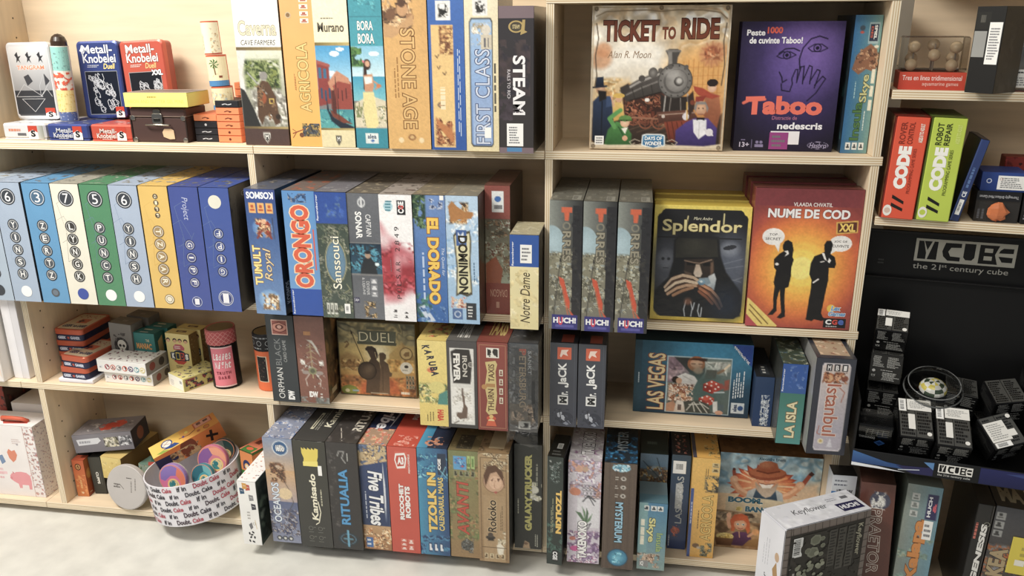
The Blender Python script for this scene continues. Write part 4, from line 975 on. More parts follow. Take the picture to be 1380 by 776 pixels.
XX = 'stack of large maroon face-out games'
g = Game('large maroon and orange face-out game with two black spy silhouettes, front of its stack', .4305, .001, S2, .235, .329, .064, '8a3a34', XX, split='y', tray='7a3430', pit=-2, yaw=0)
F = g.F.raster(150)
F.R(0, 0, 100, 100, '7e3236', '8e3e34')
F.E(49, 56, 66, 'b05038', 1.05, so=.5, al=.8)
for r, c in ((66, 'a5443a'), (60, 'bf5434'), (53, 'd86a30'), (46, 'ea822e'), (39, 'f4982e'), (32, 'fbb034'), (25, 'ffc63e'), (18, 'ffd850'), (11, 'ffea78')):
    F.E(49, 56, r, c, 1.05, n=40, so=.16)
F.R(0, 0, 100, 12, '7e3236', '84363a')
F.T('VLAADA CHVATIL', 36, 9.5, 72, 12.2, 'f0e6e0', 0, None, .02).T('NUME DE COD', 13, 14, 89, 20.5, 'f6f2f0', 0, '6a2a2a', .04, .03).P([(77, 22.5), (97, 21), (97.5, 29.5), (78, 31)], 'e8b84a').P([(78.4, 23.3), (96, 22), (96.4, 28.9), (79, 30)], '5d2a1c').T('XXL', 80, 23.4, 95, 29, 'f4cf5c', 0, None, .05)
F.E(20, 34, 10.5, 'f5f1ec', .8).P([(22, 40), (27, 38), (26, 45)], 'f5f1ec').T('TOP', 16, 31.6, 23.6, 33.2, '55504c', 0, None, .01).T('SECRET', 12.6, 34.6, 27, 36.4, '55504c', 0, None, .01)
F.E(83, 37.5, 10.5, 'f5f1ec', .75).P([(76, 41), (80, 42.5), (74, 45.5)], 'f5f1ec').T('JOC DE', 77, 35.3, 89, 37, '55504c', 0, None, .01).T('CUVINTE', 75.5, 38.3, 91, 40.2, '55504c', 0, None, .01)
K = '120e0e'
F.P([(29.5, 40), (31, 37), (34, 36), (38, 37.6), (40, 43), (39.5, 48), (41, 50), (39.5, 56), (40, 62), (38.5, 70), (35.5, 71), (36, 80), (37.5, 88), (38, 92), (34, 93.6), (30, 93), (34, 89), (32, 80), (30.5, 72), (28.6, 80), (29.4, 88), (26, 91), (21, 91.5), (26, 86), (25, 78), (25.4, 70), (24, 67), (25.4, 58), (23, 56), (22.4, 50), (27, 46), (31, 44), (29.6, 42)], K)
F.P([(31, 44), (34, 45.5), (32, 48), (36, 46), (35, 43.6)], 'f1ece6').E(25.6, 53.6, 1.8, 'e9e2da', .7)
F.P([(68, 38.5), (70, 35.8), (74, 35.6), (76, 38), (75.6, 42), (74.6, 45), (79, 47), (81, 52), (80, 55), (74.6, 55), (75.4, 64), (74, 73), (73, 82), (72, 88), (74, 91), (77.6, 93), (73, 94), (66, 93), (64, 94.4), (58, 93.6), (58.5, 89), (59, 80), (60, 70), (59.6, 64), (57, 60), (57.4, 52), (60, 47), (66, 45), (69, 43.6)], K)
F.P([(66.6, 44.6), (69, 44.4), (72, 50), (69.6, 49)], 'f1ece6').P([(74, 48), (76, 49.6), (74.6, 51.6), (72.8, 50.6)], 'f1ece6').L([(61.6, 66), (66, 63.4)], 1.4, 'f1ece6').L([(66.4, 51), (69.6, 50.4)], 1, 'e8e2da')
F.P([(0, 79), (2, 79.6), (31, 99), (30, 100), (12, 100), (0, 91)], 'ecd06a').P([(0, 91), (12, 100), (0, 100)], 'c04a50').L([(3, 84), (22, 98)], 1.2, '8a6a2a').L([(3, 88), (16, 98)], 1.2, '8a6a2a')
F.E(81, 84.5, 4, 'f2c83c').T('Lex', 81, 82.5, 90, 86, '6aa0d0', 0, 'f4f4f0', .04, .05, sh=.15).T('Games', 79, 86.6, 95, 90, '6aa0d0', 0, 'f4f4f0', .04, .05, sh=.15)
F.R(75, 91.6, 96, 98.8, '14161a').T('C', 77, 92.6, 82.6, 96.4, 'f4f4f2', 0, None, .05).T('G', 83.2, 92.6, 88.4, 96.4, 'd8473a', 0, None, .05).T('e', 89, 92.6, 94.4, 96.4, '4a6ab8', 0, None, .05).lines(77, 97, 94, 98.4, 1, 'c8c8c6', 3)
g.T.R(0, 0, 100, 100, '7a3c38').R(0, 40, 100, 46, '8e524c')
xx = g.done()
copy_thing(xx, (.4285 + .1175, .078, xx.location.z), 'large maroon game box standing just behind the spy silhouettes')
copy_thing(xx, (.4255 + .1175, .150, xx.location.z), 'large maroon game box at the back of its stack against the panel')

# ------------------------------------------------------------------ third shelf
TH = 'games on the third shelf'
g = Game('charcoal narrow spine with pink eye picture and thin white lettering', -.775, -.016, S3, .0755, .2455, .215, '3d4245', TH, mat=M_CARD)
F = g.F
F.R(0, 0, 100, 100, '43484b', '3c4043').R(20, 5, 78, 22, 'd8b0a0').R(23, 6, 75, 21, '9a5a50').E(49, 13, 24, 'c88a78', .7).E(49, 13, 15, '6a3a34', .6).E(49, 13, 8, 'd8a898', .8).L([(24, 10), (50, 7.6), (74, 11)], 2.4, '6a3030').L([(24, 17), (50, 19.6), (74, 16)], 2, '6a3030')
F.T('ORPHAN', 24, 60, 46, 96, 'e2e2de', 90, None, -.005).T('BLACK', 24, 26, 46, 57, '85898a', 90, None, -.005).T('CARD GAME', 54, 28, 66, 53, 'a8aaaa', 90, None, 0).T('IDW', 58, 86, 82, 97, 'f2f2f0', 90, None, .06)
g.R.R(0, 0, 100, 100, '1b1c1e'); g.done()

g = Game('rusty brown spine with skeleton ornaments and a grimy flank', -.698, -.014, S3, .08, .2455, .215, '7f4f42', TH)
F = g.F.raster(34)
F.R(0, 0, 100, 100, '86564a', '80503f').B(6, 30, 94, 84, ['a8a49c', '5e3a30', '94685a', 'c8c2b8', '6a463a'], 26, 8, 3).B(0, 92, 100, 100, ['8a8a84', '6a6a64'], 10, 12, 4).lines(28, 16, 66, 22, 1, 'c88a4a', 3, False, .7)
F.P([(36, 26), (56, 27), (70, 34), (80, 44), (70, 40), (56, 31)], 'c9c4ba').L([(48, 30), (50, 70)], 3, 'b8a878')
for k in range(6): F.L([(34, 36 + 6 * k), (50, 33 + 6 * k), (66, 36 + 6 * k)], 2, 'b0a478' if k < 3 else 'a8a49a')
for s_ in (1, -1): F.B(50 + s_ * 32 - 10, 48, 50 + s_ * 32 + 10, 56, ['e4e2da', 'c8c4bc'], 9, 6, 5); F.L([(50 + s_ * 12, 66), (50 + s_ * 26, 72), (50 + s_ * 22, 80)], 2.4, 'd8d4ca'); F.E(50 + s_ * 24, 64, 12, '9a8c84', .6)
F.E(50, 62, 14, '8a8a60', .9).E(50, 62, 9, '5a5a44', .9).T('IDW', 32, 86, 62, 93, 'f2f2ee', 0, None, .06).lines(70, 87, 82, 94, 2, 'd8d4cc', 3)
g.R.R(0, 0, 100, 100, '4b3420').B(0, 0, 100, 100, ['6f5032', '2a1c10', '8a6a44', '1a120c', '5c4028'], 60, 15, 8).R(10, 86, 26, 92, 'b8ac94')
g.done()

g = Game('square olive gold face-out game with two back to back warrior silhouettes', -.610, .05, S3, .213, .209, .05, '77684a', TH, split='y', pit=-2, mat=M_CARD)
F = g.F.raster(130)
F.R(0, 0, 100, 40, '74725c', 'b99f62').R(0, 40, 100, 78, 'b99f62', 'c08a48').R(0, 78, 100, 100, 'a8703e', '7a4c2c').B(0, 0, 100, 30, ['6f6e5a', '87836a', '5f6052', '9a906a'], 40, 16, 2)
F.E(48, 46, 40, 'e2c67c', .75, so=1.3, al=.8).E(52, 42, 14, 'fbf0c8', .9, so=1.1, al=.95).P([(66, 42), (83, 25), (99, 44), (99, 56), (66, 56)], 'b89a60', 'c4a25c', so=2, al=.9).P([(83, 25), (99, 44), (99, 54), (86, 52)], '9a7e4c', so=2, al=.8)
F.P([(0, 48), (12, 42), (24, 46), (30, 54), (26, 62), (0, 64)], 'a88450', so=5, al=.8).B(2, 50, 34, 68, ['c29a58', '9a7444', 'd8b878', '8a6438'], 18, 8, 3).B(62, 48, 98, 66, ['d2a85e', 'b98a48', 'e0c080'], 24, 9, 4).B(0, 72, 100, 100, ['8a5330', 'b5713c', '6a4630', 'c98a50', '9a6a3e'], 60, 10, 5).P([(28, 84), (36, 80), (36, 98), (26, 98)], 'c8663a', so=4, al=.8).P([(62, 74), (74, 80), (80, 96), (64, 98)], 'c4623a', so=5, al=.7)
F.R(38, 6, 62, 10, '666450').P([(26, 11), (76, 11), (75, 27), (27, 27)], '5c6052', so=.6).P([(24.6, 26.4), (76.4, 26.4), (75.4, 30), (25.4, 30)], '4f5244', so=.6).T('DUEL', 28, 13.4, 73, 26, 'd3ceae', 0, '3f4136', -.005, .03)
F.L([(18.4, 15), (33, 55)], 1, '3d2f22').P([(17.2, 17), (17.6, 11.6), (20, 16)], '33271c').L([(9, 29), (12, 27), (14, 31), (11, 35)], 1.3, '6a4c2e', .8).L([(12, 31), (9, 36)], 1.2, '6a4c2e', .8)
F.P([(36, 36), (40, 33), (46, 34.4), (50, 39), (51, 46), (49, 50), (53, 54), (54, 64), (52, 97), (33, 97), (35, 80), (31, 74), (36, 58), (40, 52), (42, 49), (40, 44)], '4a3a2e', '5d4a3a', so=.8).P([(35, 36), (38, 32.4), (44, 32), (49, 35), (51.4, 43), (51, 48), (48.4, 44), (45, 37), (39, 37.4), (36, 38.4)], '3a2d24', so=.7).L([(47.6, 40), (49, 47)], .8, 'e8d2a0', .8)
F.E(36.5, 66, 12.2, '43352a', 1.0, c2='66533f').ring(36.5, 66, 12.2, 1.2, '35291f').E(40, 62, 5, '7a6650', .9, so=1.2, al=.6)
F.P([(52, 44), (54, 40.4), (58.6, 40), (62, 43), (61.6, 48), (59, 51), (64, 55), (66, 66), (69, 68), (68, 72), (65, 73), (65, 97), (51, 97), (54, 60)], '5a4838', '745c46', so=.8).L([(53, 44), (53, 52)], .8, 'f0dca8', .8).L([(57, 60), (56, 92)], 1, '4a3a2e', .7)
F.E(88, 40, 8.4, '6a563a', 1, so=.1).E(88, 40, 7.2, 'c8ac72', 1, c2='e0cc98').P([(84, 42), (87, 38), (92, 37), (92, 43), (87, 44)], '8a6c44', so=1).E(87.6, 59.5, 8, 'e9e5da').E(87.6, 57.6, 2.6, '3f3a34', .8).lines(82, 61, 93, 64, 2, '8a857a', 3).icons(86, 70, 98, 75.6, 3, '9a9078', '3f382c').icons(86, 76.4, 98, 82, 3, '9a9078', '3f382c').icons(86, 82.8, 98, 88, 3, '9a9078', '3f382c')
F.E(12, 94, 11, '7d8a3e', .6, c2='a8a850').E(9, 95, 3, 'efe6b8', .8).R(16, 93, 24, 96, '9ab0b8').lines(79, 92, 97, 96.6, 1, 'e8e2d2', 3, False, .7).L([(40, 96.5), (62, 96.5)], .8, 'e2d9be')
F.L([(0, 0), (100, 0), (100, 100), (0, 100), (0, 0)], 2.4, '54503f', .7)
g.T.R(0, 0, 100, 100, '6a685a'); g.done()

HB = 'half-height spines hanging over the third board'
g = Game('pale yellow half-height spine with dark arched lettering and a jungle band', -.3495, -.092, S3, .0725, .2295, .22, 'e0c868', HB)
F = g.F.raster(32)
F.R(0, 0, 100, 100, 'e6d078', 'e4ca6a').B(0, 48, 100, 74, ['8a9a4a', '5a7a4a', 'd8cc7a', '3f6a5a', 'b0a860', '6a5a3a', 'e8dc9a'], 60, 14, 3).E(64, 54, 28, 'dccf78', .8).P([(70, 62), (100, 56), (100, 74), (64, 74)], '4a8a80')
for k, ch in enumerate('KARUBA'): F.T(ch, 16 + 8.4 * k - k * k * .5, 5 + 6.1 * k, 42 + 8.4 * k - k * k * .5, 10.6 + 6.1 * k, '2b2a3a', -90, None, .05, sh=-.2)
F.E(44, 34, 13, 'd87a4a', .7).E(44, 31, 8, 'e8b07a', .5).T('HABA', 62, 80, 84, 94, 'd4502c', -90, None, .07).lines(22, 82, 52, 95, 3, '7a6a30', 4, True, .35)
g.T.R(0, 0, 100, 100, 'd4b85c').B(20, 10, 96, 90, ['c8542c', '5a6a3a', 'a8843c', 'e8d48a'], 20, 16, 4); g.done()

g = Game('black and white half-height western spine with an arrow-shaped frame', -.2765, -.093, S3, .0745, .2325, .22, '4a4746', HB)
F = g.F.raster(34)
F.R(0, 0, 100, 100, '4a4747', '3d3b3b').R(10, 8, 90, 96, 'dcdad4').P([(14, 12), (30, 9), (76, 9), (84, 24), (78, 48), (20, 48), (16, 30)], '2c2826').T('FEVER', 22, 14, 44, 46, 'e9e6de', -90, None, .05).T('IRON', 52, 16, 68, 40, 'c4bfb4', -90, None, .03).ring(80, 26, 9, 3, 'c8c4ba').E(80, 26, 4, '8a8680')
F.R(14, 52, 84, 92, 'eae8e2').B(14, 52, 84, 94, ['d8d4ca', 'f2f0ea', 'b8b2a8', 'e0dcd4'], 24, 12, 3).P([(48, 60), (56, 62), (58, 72), (66, 76), (64, 88), (40, 90), (28, 86), (30, 82), (46, 82), (52, 74)], '6b5648').L([(50, 62), (50, 54)], 5, '5a4438').L([(18, 64), (82, 58)], 1, '8a867c').L([(36, 92), (20, 95)], 3, '55483e')
g.T.R(0, 0, 100, 100, '5d5a56').T('FEVER', 30, 20, 70, 90, 'c8c4bc', 0, None, .04); g.done()

g = Game('brick red half-height spine with a cream ribbon title and logo boxes', -.2005, -.095, S3, .0745, .234, .22, '8a3f34', HB)
F = g.F
F.R(0, 0, 100, 100, '8e4238', '84392f').L([(7, 3), (93, 3), (93, 97), (7, 97), (7, 3)], 2, 'b07a5a').R(30, 6, 72, 17, 'e4e0d4').B(34, 7, 68, 16, ['1f1d1c', '3a3632'], 9, 9, 3)
F.P([(26, 22), (60, 20), (66, 24), (60, 32), (64, 60), (58, 76), (66, 80), (36, 82), (26, 78), (32, 66), (24, 50), (32, 32)], 'cdb878').T('THURN', 34, 52, 54, 78, '5d3a22', 90, None, .02).T('TAXIS', 36, 24, 56, 44, '5d3a22', 90, None, .02).R(28, 46, 58, 50, 'b0824a').E(22, 50, 9, 'b8864a').icons(72, 28, 84, 70, 4, 'd8cfb8', '7a4234', True)
F.E(44, 86, 16, 'c8502f', .6).E(44, 89, 11, 'e4c48a', .7).E(44, 84, 7, 'd8b46a').P([(26, 95), (62, 95), (56, 89), (32, 89)], 'd05a34')
g.T.R(0, 0, 100, 100, '7c382e').T('TAXIS', 24, 30, 84, 80, 'cdb46a', 0, None, .04); g.done()

g = Game('grey half-height spine under torn crumpled plastic film', -.1245, -.092, S3, .0715, .2345, .22, '54575a', HB)
F = g.F.raster(34)
F.R(0, 0, 100, 100, '4b5056', '5c5a58').B(0, 2, 100, 98, ['6a6e74', '3a3e44', '83878c', '5a5650', '2e3238'], 50, 14, 3).T('SANKT', 66, 8, 78, 34, 'c8ccd0', -90, None, .01).T('PETERSBURG', 36, 8, 60, 72, 'b8a488', -90, '2b2c30', .02, .03).T('P', 36, 6, 60, 13, 'c85a44', -90, None, .04).icons(10, 12, 26, 70, 4, '43474c', '8a8e92', True)
F.R(4, 68, 92, 92, '6a6258').B(4, 68, 92, 92, ['a08a74', '7a6656', 'c4ac94', '3f3a36'], 24, 12, 5).R(34, 88, 74, 97, 'dcdcd6').B(38, 89, 70, 96, ['1f1f1e', '4a4a46'], 8, 8, 6).P([(80, 30), (100, 28), (100, 90), (86, 84), (78, 60)], '24272c')
g.T.R(0, 0, 100, 100, '3c3d40').B(5, 5, 95, 95, ['6a6c70', '26272a', '8a8c8e'], 12, 18, 4)
fg = Geo(); rr = random.Random(12); nx, nz = 9, 22
P_ = {}
for i in range(nx + 1):
    for k in range(nz + 1):
        u = i / nx; v = k / nz
        x = -.0385 + .077 * u; z = .236 - .262 * v
        if v > .9: z += .02 * abs(math.sin(u * 7)) * (1 - .2 * i % 2)
        P_[i, k] = len(fg.v); fg.v.append(Vector((x, -.004 - .007 * rr.random() - (.012 * v if v > .85 else 0), z)))
for i in range(nx):
    for k in range(nz):
        if (i in (6, 7) and 7 < k < 17 and rr.random() < .7): continue
        fg.f.append([P_[i, k], P_[i + 1, k], P_[i + 1, k + 1], P_[i, k + 1]]); fg.c.append([(1, 1, 1, 1)] * 4)
fg.build('torn_film', M_FILM, g.o, smooth=True)
g.done()

MJ = 'two identical dark grey games with an orange logo'
g = Game('dark grey slim game with orange square logo, next to the torn-film spine', -.0285, -.05, S3, .0665, .224, .14, '3a3e4a', MJ, tray='26282e')
F = g.F
F.R(0, 0, 100, 100, '41454f', '3d4150').R(27, 5, 78, 19, 'd8603c').P([(36, 15), (42, 8), (68, 7.5), (60, 11), (66, 15), (48, 13), (40, 17)], 'f2d8c8').T('JaCK', 30, 23, 70, 50, 'f2f2f0', 90, None, .03).E(62, 51, 7, 'f2f2f0', .6).R(30, 62, 68, 73, 'e8e8e6').T('M', 36, 63.5, 64, 71.5, '1c1e24', 90, None, .07).T('r.', 44, 57, 68, 61, 'f2f2f0', 90, None, .03)
F.E(60, 90, 30, '2c3040', .9).P([(28, 84), (44, 82), (60, 90), (56, 93), (40, 90), (30, 88)], 'b8bcc8').P([(50, 96), (70, 92), (80, 96), (64, 98)], '8a90a0').L([(36, 80), (48, 98)], 3, '1a1c24').B(10, 78, 96, 98, ['5a6074', '2a2e3c', '4a4f60'], 12, 10, 4).L([(90, 2), (90, 98)], 1.4, '565b68')
g.T.R(0, 0, 100, 100, '2a2c34').R(40, 60, 84, 96, 'b04a34'); jk = g.done()
copy_thing(jk, (.041 + .033, -.05, jk.location.z), 'dark grey slim game with orange square logo, the one beside the empty board')

g = Game('wide teal face-out game lying sideways with a framed casino picture', .1765, .058, S3, .289, .1975, .07, '2d6a80', TH, split='y', pit=-1, mat=M_CARD)
F = g.F.raster(170)
F.R(0, 0, 100, 100, '2f6a86', '2a4054').E(66, 4, 50, '4197c0', .5, so=1.3, al=.9).RH(0, 0, 6, 100, '2a4a58', '2c5266').E(8, 50, 22, '2c4a58', 2.2, so=1.2, al=.6).P([(82, 0), (100, 0), (100, 30)], '2c4da0', so=.6).T('LAS VEGAS', 12, 17, 26.5, 95, 'e8cf9a', 90, '8a4a34', .02, .045).lines(3, 44, 5, 60, 1, 'b8c8d0', 2, True)
for k, ch in enumerate('Ravensburger'): F.T(ch, 84 + 1.12 * k, 2 + 1.9 * k, 85.6 + 1.12 * k, 5.6 + 1.9 * k, 'eef0f4', 0, None, .02)
F.R(28, 19.4, 83.5, 98, 'b8d0d8').R(29, 21, 82.6, 97.4, '74827e', '5c6a66').P([(29, 21), (37, 21), (47, 40), (50, 54), (29, 56)], 'a48690', '8c7480', so=1).B(29, 21, 48, 54, ['b0949c', '8c7480', 'c0a4a8', '78626c'], 10, 7, 2)
F.P([(34, 21), (62, 21), (62, 38), (56, 50), (48, 42)], '3a3c3c', so=1).E(53, 29, 7.6, 'a8643c', .95, c2='d8865a').E(53, 28, 5.4, 'd9a07c', .8, c2='e8bc98').P([(46, 24), (50, 21), (60, 21), (61, 26), (54, 24)], '4a2c20', so=.8).L([(49, 29), (52, 29)], .6, '4a2c20').L([(55, 29), (58, 29)], .6, '4a2c20').E(55, 38, 4, 'd8a684', .8, so=.5)
F.P([(60, 25), (82, 24), (82, 38), (61, 40)], 'b9bdb4', '8d9288', so=1).B(60, 24, 80, 44, ['c4c8be', '8a8c84', '9aa098', 'd8d8d0'], 10, 7, 5).P([(62, 36), (71, 36), (70, 48), (60, 50)], '5d5148', so=1).L([(75, 38), (81, 28)], 2, 'ead6b8').L([(72, 40), (76, 36)], 2.4, '9a7456')
F.E(58, 62, 18, '4f6a66', 1.0, so=1.0, al=.8).P([(36, 48), (44, 42), (52, 46), (55, 52), (52, 62), (46, 60), (40, 58)], 'eceae6', 'cfcbc8', so=.9).E(36, 52, 3.2, '2c201c').E(39, 53.4, 2.6, 'd8a684', 1.1).L([(42, 46), (50, 52)], 1, 'b5b0ae', .7)
F.B(29, 56, 53, 84, ['d8a684', 'f0dcc8', 'b9805a', '8a4a38', 'f2e8dc', 'e0b894', '5a342a'], 70, 3.4, 4)
for p in ([(60, 56), (67, 50), (74, 54), (68, 60)], ): F.P(p, 'd0503c', so=.6)
F.P([(60, 56), (68, 60), (68, 69), (60, 65)], '9c2f26', so=.6).P([(68, 60), (74, 54), (74.6, 63), (68, 69)], 'b93e30', so=.6).P([(57, 76), (64, 71), (70, 75), (63, 80)], 'd85a44', so=.6).P([(57, 76), (63, 80), (63, 88), (57, 84)], 'a5362a', so=.6).P([(63, 80), (70, 75), (70, 83), (63, 88)], 'c04436', so=.6).P([(68, 56), (76, 54), (79, 60), (73, 64)], 'b8443a', so=1.6, al=.7)
for x, y in ((63, 55.4), (67, 52.6), (71, 55), (67, 57.6), (62, 60), (66, 65), (70.6, 62), (73, 59), (60, 75), (64, 73), (67, 76), (59, 80), (61.4, 84), (65, 83), (68.6, 79)): F.E(x, y, .8, 'f4ece4')
F.L([(70, 67), (78, 66)], 1.4, 'dfe8ea', .8).P([(78, 50), (82, 48), (82, 62), (78, 64)], 'b0503e', so=1.4, al=.8)
F.P([(29, 86), (35, 82), (40, 90), (38, 97), (29, 97)], 'c89474', so=1).P([(38, 80), (44, 82), (47, 97), (36, 97)], 'efe6dc', 'd8c8b8', so=.7).lines(38.4, 82, 43, 95, 1, '6a5348', 3, True, .7).P([(44, 82), (56, 79), (66, 84), (68, 97), (46, 97)], '4d504a', so=1)
for p in ([(47, 94), (52, 83), (54, 95)], [(53, 82), (60, 96)], [(58, 82), (65, 96)], [(49, 86), (60, 84), (66, 90)]): F.L(p, 1, 'd8d6cc', .9)
F.P([(69, 80), (73, 79), (74, 96), (70, 95)], 'e4e4e0', so=.6).P([(74, 82), (79, 84), (79, 95), (74, 94)], '5a6a70', so=.8).E(75, 95, 3.4, 'd8a488', .6)
F.lines(85, 34, 95, 74, 5, 'dfe6ea', 4, True, .45).R(85, 80, 96, 94, 'cfd8dc').T('alea', 86.4, 82, 90, 92, '3a4a6a', 90, None, .03).E(93, 87, 2.4, '34568c')
g.T.R(0, 0, 100, 100, '24404c'); g.done()

g = Game('dark red-brown flat box tucked behind the teal casino game', .1835, .137, S3, .27, .228, .09, '40221e', TH, split='y', tray='2a1614')
g.T.R(0, 0, 100, 100, '3c2420').lines(12, 76, 36, 88, 1, 'b8a898', 3, False, .7).lines(60, 78, 80, 90, 1, 'b8a898', 3, False, .7).R(2, 92, 18, 100, '8a7a5a').R(24, 92, 50, 100, '8a7a5a').R(64, 88, 96, 100, '5a2420')
g.F.R(0, 0, 100, 12, '4c2420').lines(4, 3, 40, 8, 1, 'a89a8a', 3); g.done()

g = Game('small navy box with white skyline print beside the teal casino game', .471, .02, S3, .0445, .134, .19, '2b3f60', TH, mat=M_CARD, split=None)
F = g.F
F.R(0, 0, 100, 100, '33496c', '28406a').B(38, 36, 84, 98, ['c8d2dc', '6a86a8', '1f2f4c', 'e2e8ec', '3d5a86'], 34, 12, 3).L([(45, 40), (46, 96)], 2, 'e2e8ec').lines(55, 40, 80, 96, 3, 'dfe5ea', 4, True, .4)
g.T.R(0, 0, 100, 100, '2a2c30').R(30, 60, 76, 92, '3c4046').lines(40, 64, 70, 90, 3, 'd8d8d4', 3); g.done()

g = Game('teal-green half-height spine with a blue head, partly opened film', .516, -.06, S3, .056, .206, .2, '3c7c76', TH, yaw=-1)
F = g.F
F.R(0, 0, 100, 36, '2656a6', '2c5aa0').T('Ravensburger', 3, 6, 12, 34, 'e8ecf4', 90, None, .02).B(30, 2, 96, 30, ['3f6ab4', '24488a', '7a94c0'], 8, 16, 3).R(0, 36, 100, 100, '3a7a6c', '4a928c').T('LA ISLA', 32, 46, 72, 92, 'e8dcae', 90, '7a5a30', .03, .05)
g.T.R(0, 0, 100, 100, '3f4a3c').B(0, 20, 100, 100, ['5a6a4e', '8a8c74', '2c362c', 'b8b8a4', '3a566a'], 26, 18, 4); g.L.R(0, 0, 100, 100, '3a3d38'); g.done()

g = Game('tall navy spine with a pale lilac panel and ornate brick-red lettering', .5795, -.1, S3, .085, .2415, .28, '2d3240', TH, tray='6a6c70', split='-x')
F = g.F.raster(40)
F.R(0, 0, 100, 100, '343845', '2b2e3c').P([(20, 5), (84, 5), (88, 8), (88, 93), (84, 96), (20, 96), (16, 93), (16, 8)], 'dcd4d8').P([(22, 6.5), (82, 6.5), (86, 9), (86, 92), (82, 94.5), (22, 94.5), (18, 92), (18, 9)], 'd4c4bc', 'aaa8bc')
for k, ch in enumerate('MBI'): F.R(26 + 20 * k, 6, 42 + 20 * k, 13, '2a2a30').T(ch, 30 + 20 * k, 7, 38 + 20 * k, 12, 'e8e4e2', 0, None, .03)
F.E(36, 20, 15, 'b0683c').E(36, 20, 10, 'd8a878').E(58, 18, 12, '6a3a28').E(58, 19, 8, 'd8a684').E(76, 20, 9, '8a4a34').B(18, 13, 86, 26, ['8a4a2a', 'd8b08a', '5a3424', 'c8845a'], 12, 9, 5)
F.T('Istanbul', 34, 26, 70, 80, 'b0604a', -90, 'e8d4c8', .01, .035).L([(62, 28), (80, 34), (74, 44)], 2, 'a8563e').L([(26, 70), (22, 78), (40, 80)], 2, 'a8563e').P([(18, 80), (86, 76), (86, 92), (82, 94.5), (22, 94.5), (18, 92)], 'b8b0bc').E(34, 86, 8, 'e8dcc0').E(34, 86, 4, 'c8a85a').P([(50, 92), (58, 82), (66, 92)], 'd8d4dc')
g.T.R(0, 0, 100, 100, '2c303c').R(12, 6, 88, 94, 'b0987c').B(14, 8, 86, 92, ['d8c4a4', '8a5a44', 'c8a484', 'e8dccc', 'a07a62'], 24, 14, 6); g.L.R(0, 0, 100, 100, '9a9a98'); g.done()

# ------------------------------------------------------------------ bottom shelf: tall spines
LO = 'tall spines on the bottom shelf'
g = Game('sandy blue spine with a rope swinging figure and winged lettering', -.785, -.084, S4, .0815, .32, .275, '6a7896', LO)
F = g.F.raster(34)
F.R(0, 0, 100, 30, '8796b4', 'c8a888').R(0, 30, 100, 60, 'd2a878', 'b0a0a0').R(0, 60, 100, 100, '5a6488', '8a90a8').E(58, 9, 27, 'dfe4e8').E(58, 9, 24, '2c5a8a').E(58, 9, 16, 'c8ccd0', .7).T('iello', 44, 6, 72, 12, 'f0f0f0', 0, '1c2c44', .03, .04)
F.B(10, 22, 70, 42, ['6a4630', '8a5a38', 'c89a6a', '3f2a1e'], 30, 11, 3).L([(20, 24), (46, 32), (66, 36)], 5, '5a3a28').L([(52, 36), (76, 48), (86, 60), (70, 68), (66, 78)], 1.6, '3a3028').B(0, 66, 100, 94, ['7a84a4', '4a5272', 'a8acbc', '3a4060', 'c4b8ac', '6a5a58'], 60, 12, 5).E(60, 52, 24, 'e2c89c', .9)
F.T('OCEANOS', 14, 42, 40, 80, 'dfe6ee', 90, '5a6a8a', .02, .04)
for k in range(3): F.E(24 + 20 * k, 96, 9, '20242c').E(24 + 20 * k, 96, 5, 'd8d8d4')
g.T.R(0, 0, 100, 100, '8a90a4').B(0, 0, 100, 100, ['b8bcc8', '5a6280', '8a6a5a', 'dcdce0', '3a4468', 'a87a68', '2c5a9a'], 50, 16, 6); g.done()

g = Game('black spine with a yellow tower emblem and white script lettering', -.6985, -.091, S4, .0885, .3225, .26, '33332e', LO)
F = g.F
F.R(0, 0, 100, 100, '38382f', '343431').P([(26, 6), (34, 8), (34, 6), (44, 8), (46, 6), (56, 8), (58, 6), (66, 8), (68, 6), (78, 7), (76, 14), (72, 18), (74, 23), (28, 23), (32, 16), (26, 11)], 'e6cf4a').P([(28, 19), (74, 18), (74, 23), (28, 23)], 'f0de6a').T('Kamisado', 42, 30, 62, 74, 'f0ead0', 90, None, .03, sh=.1).L([(64, 56), (70, 66), (62, 76), (52, 78)], 3, 'f0ead0').lines(72, 36, 80, 60, 1, 'b8b49c', 4, True)
for a in (30, 60):
    for b in (82, 91): F.ring(a + 4, b, 7, 1.2, '7a7a72').R(a - 4, b + 3.4, a + 12, b + 4, '6a6a62').lines(a + 12, b - 2, a + 22, b, 1, '6a6a62', a)
g.sticker(F, 73, 22, 85, 31, n=0)
g.T.R(0, 0, 100, 100, '3b3a38').T('Kamisado', 64, 4, 88, 70, 'ddd8c0', 90, None, .02, sh=.1).R(28, 40, 38, 76, 'c8c4a8').R(31, 44, 35, 72, '3b3a38').lines(42, 30, 56, 80, 2, '8a887c', 5, True); g.done()

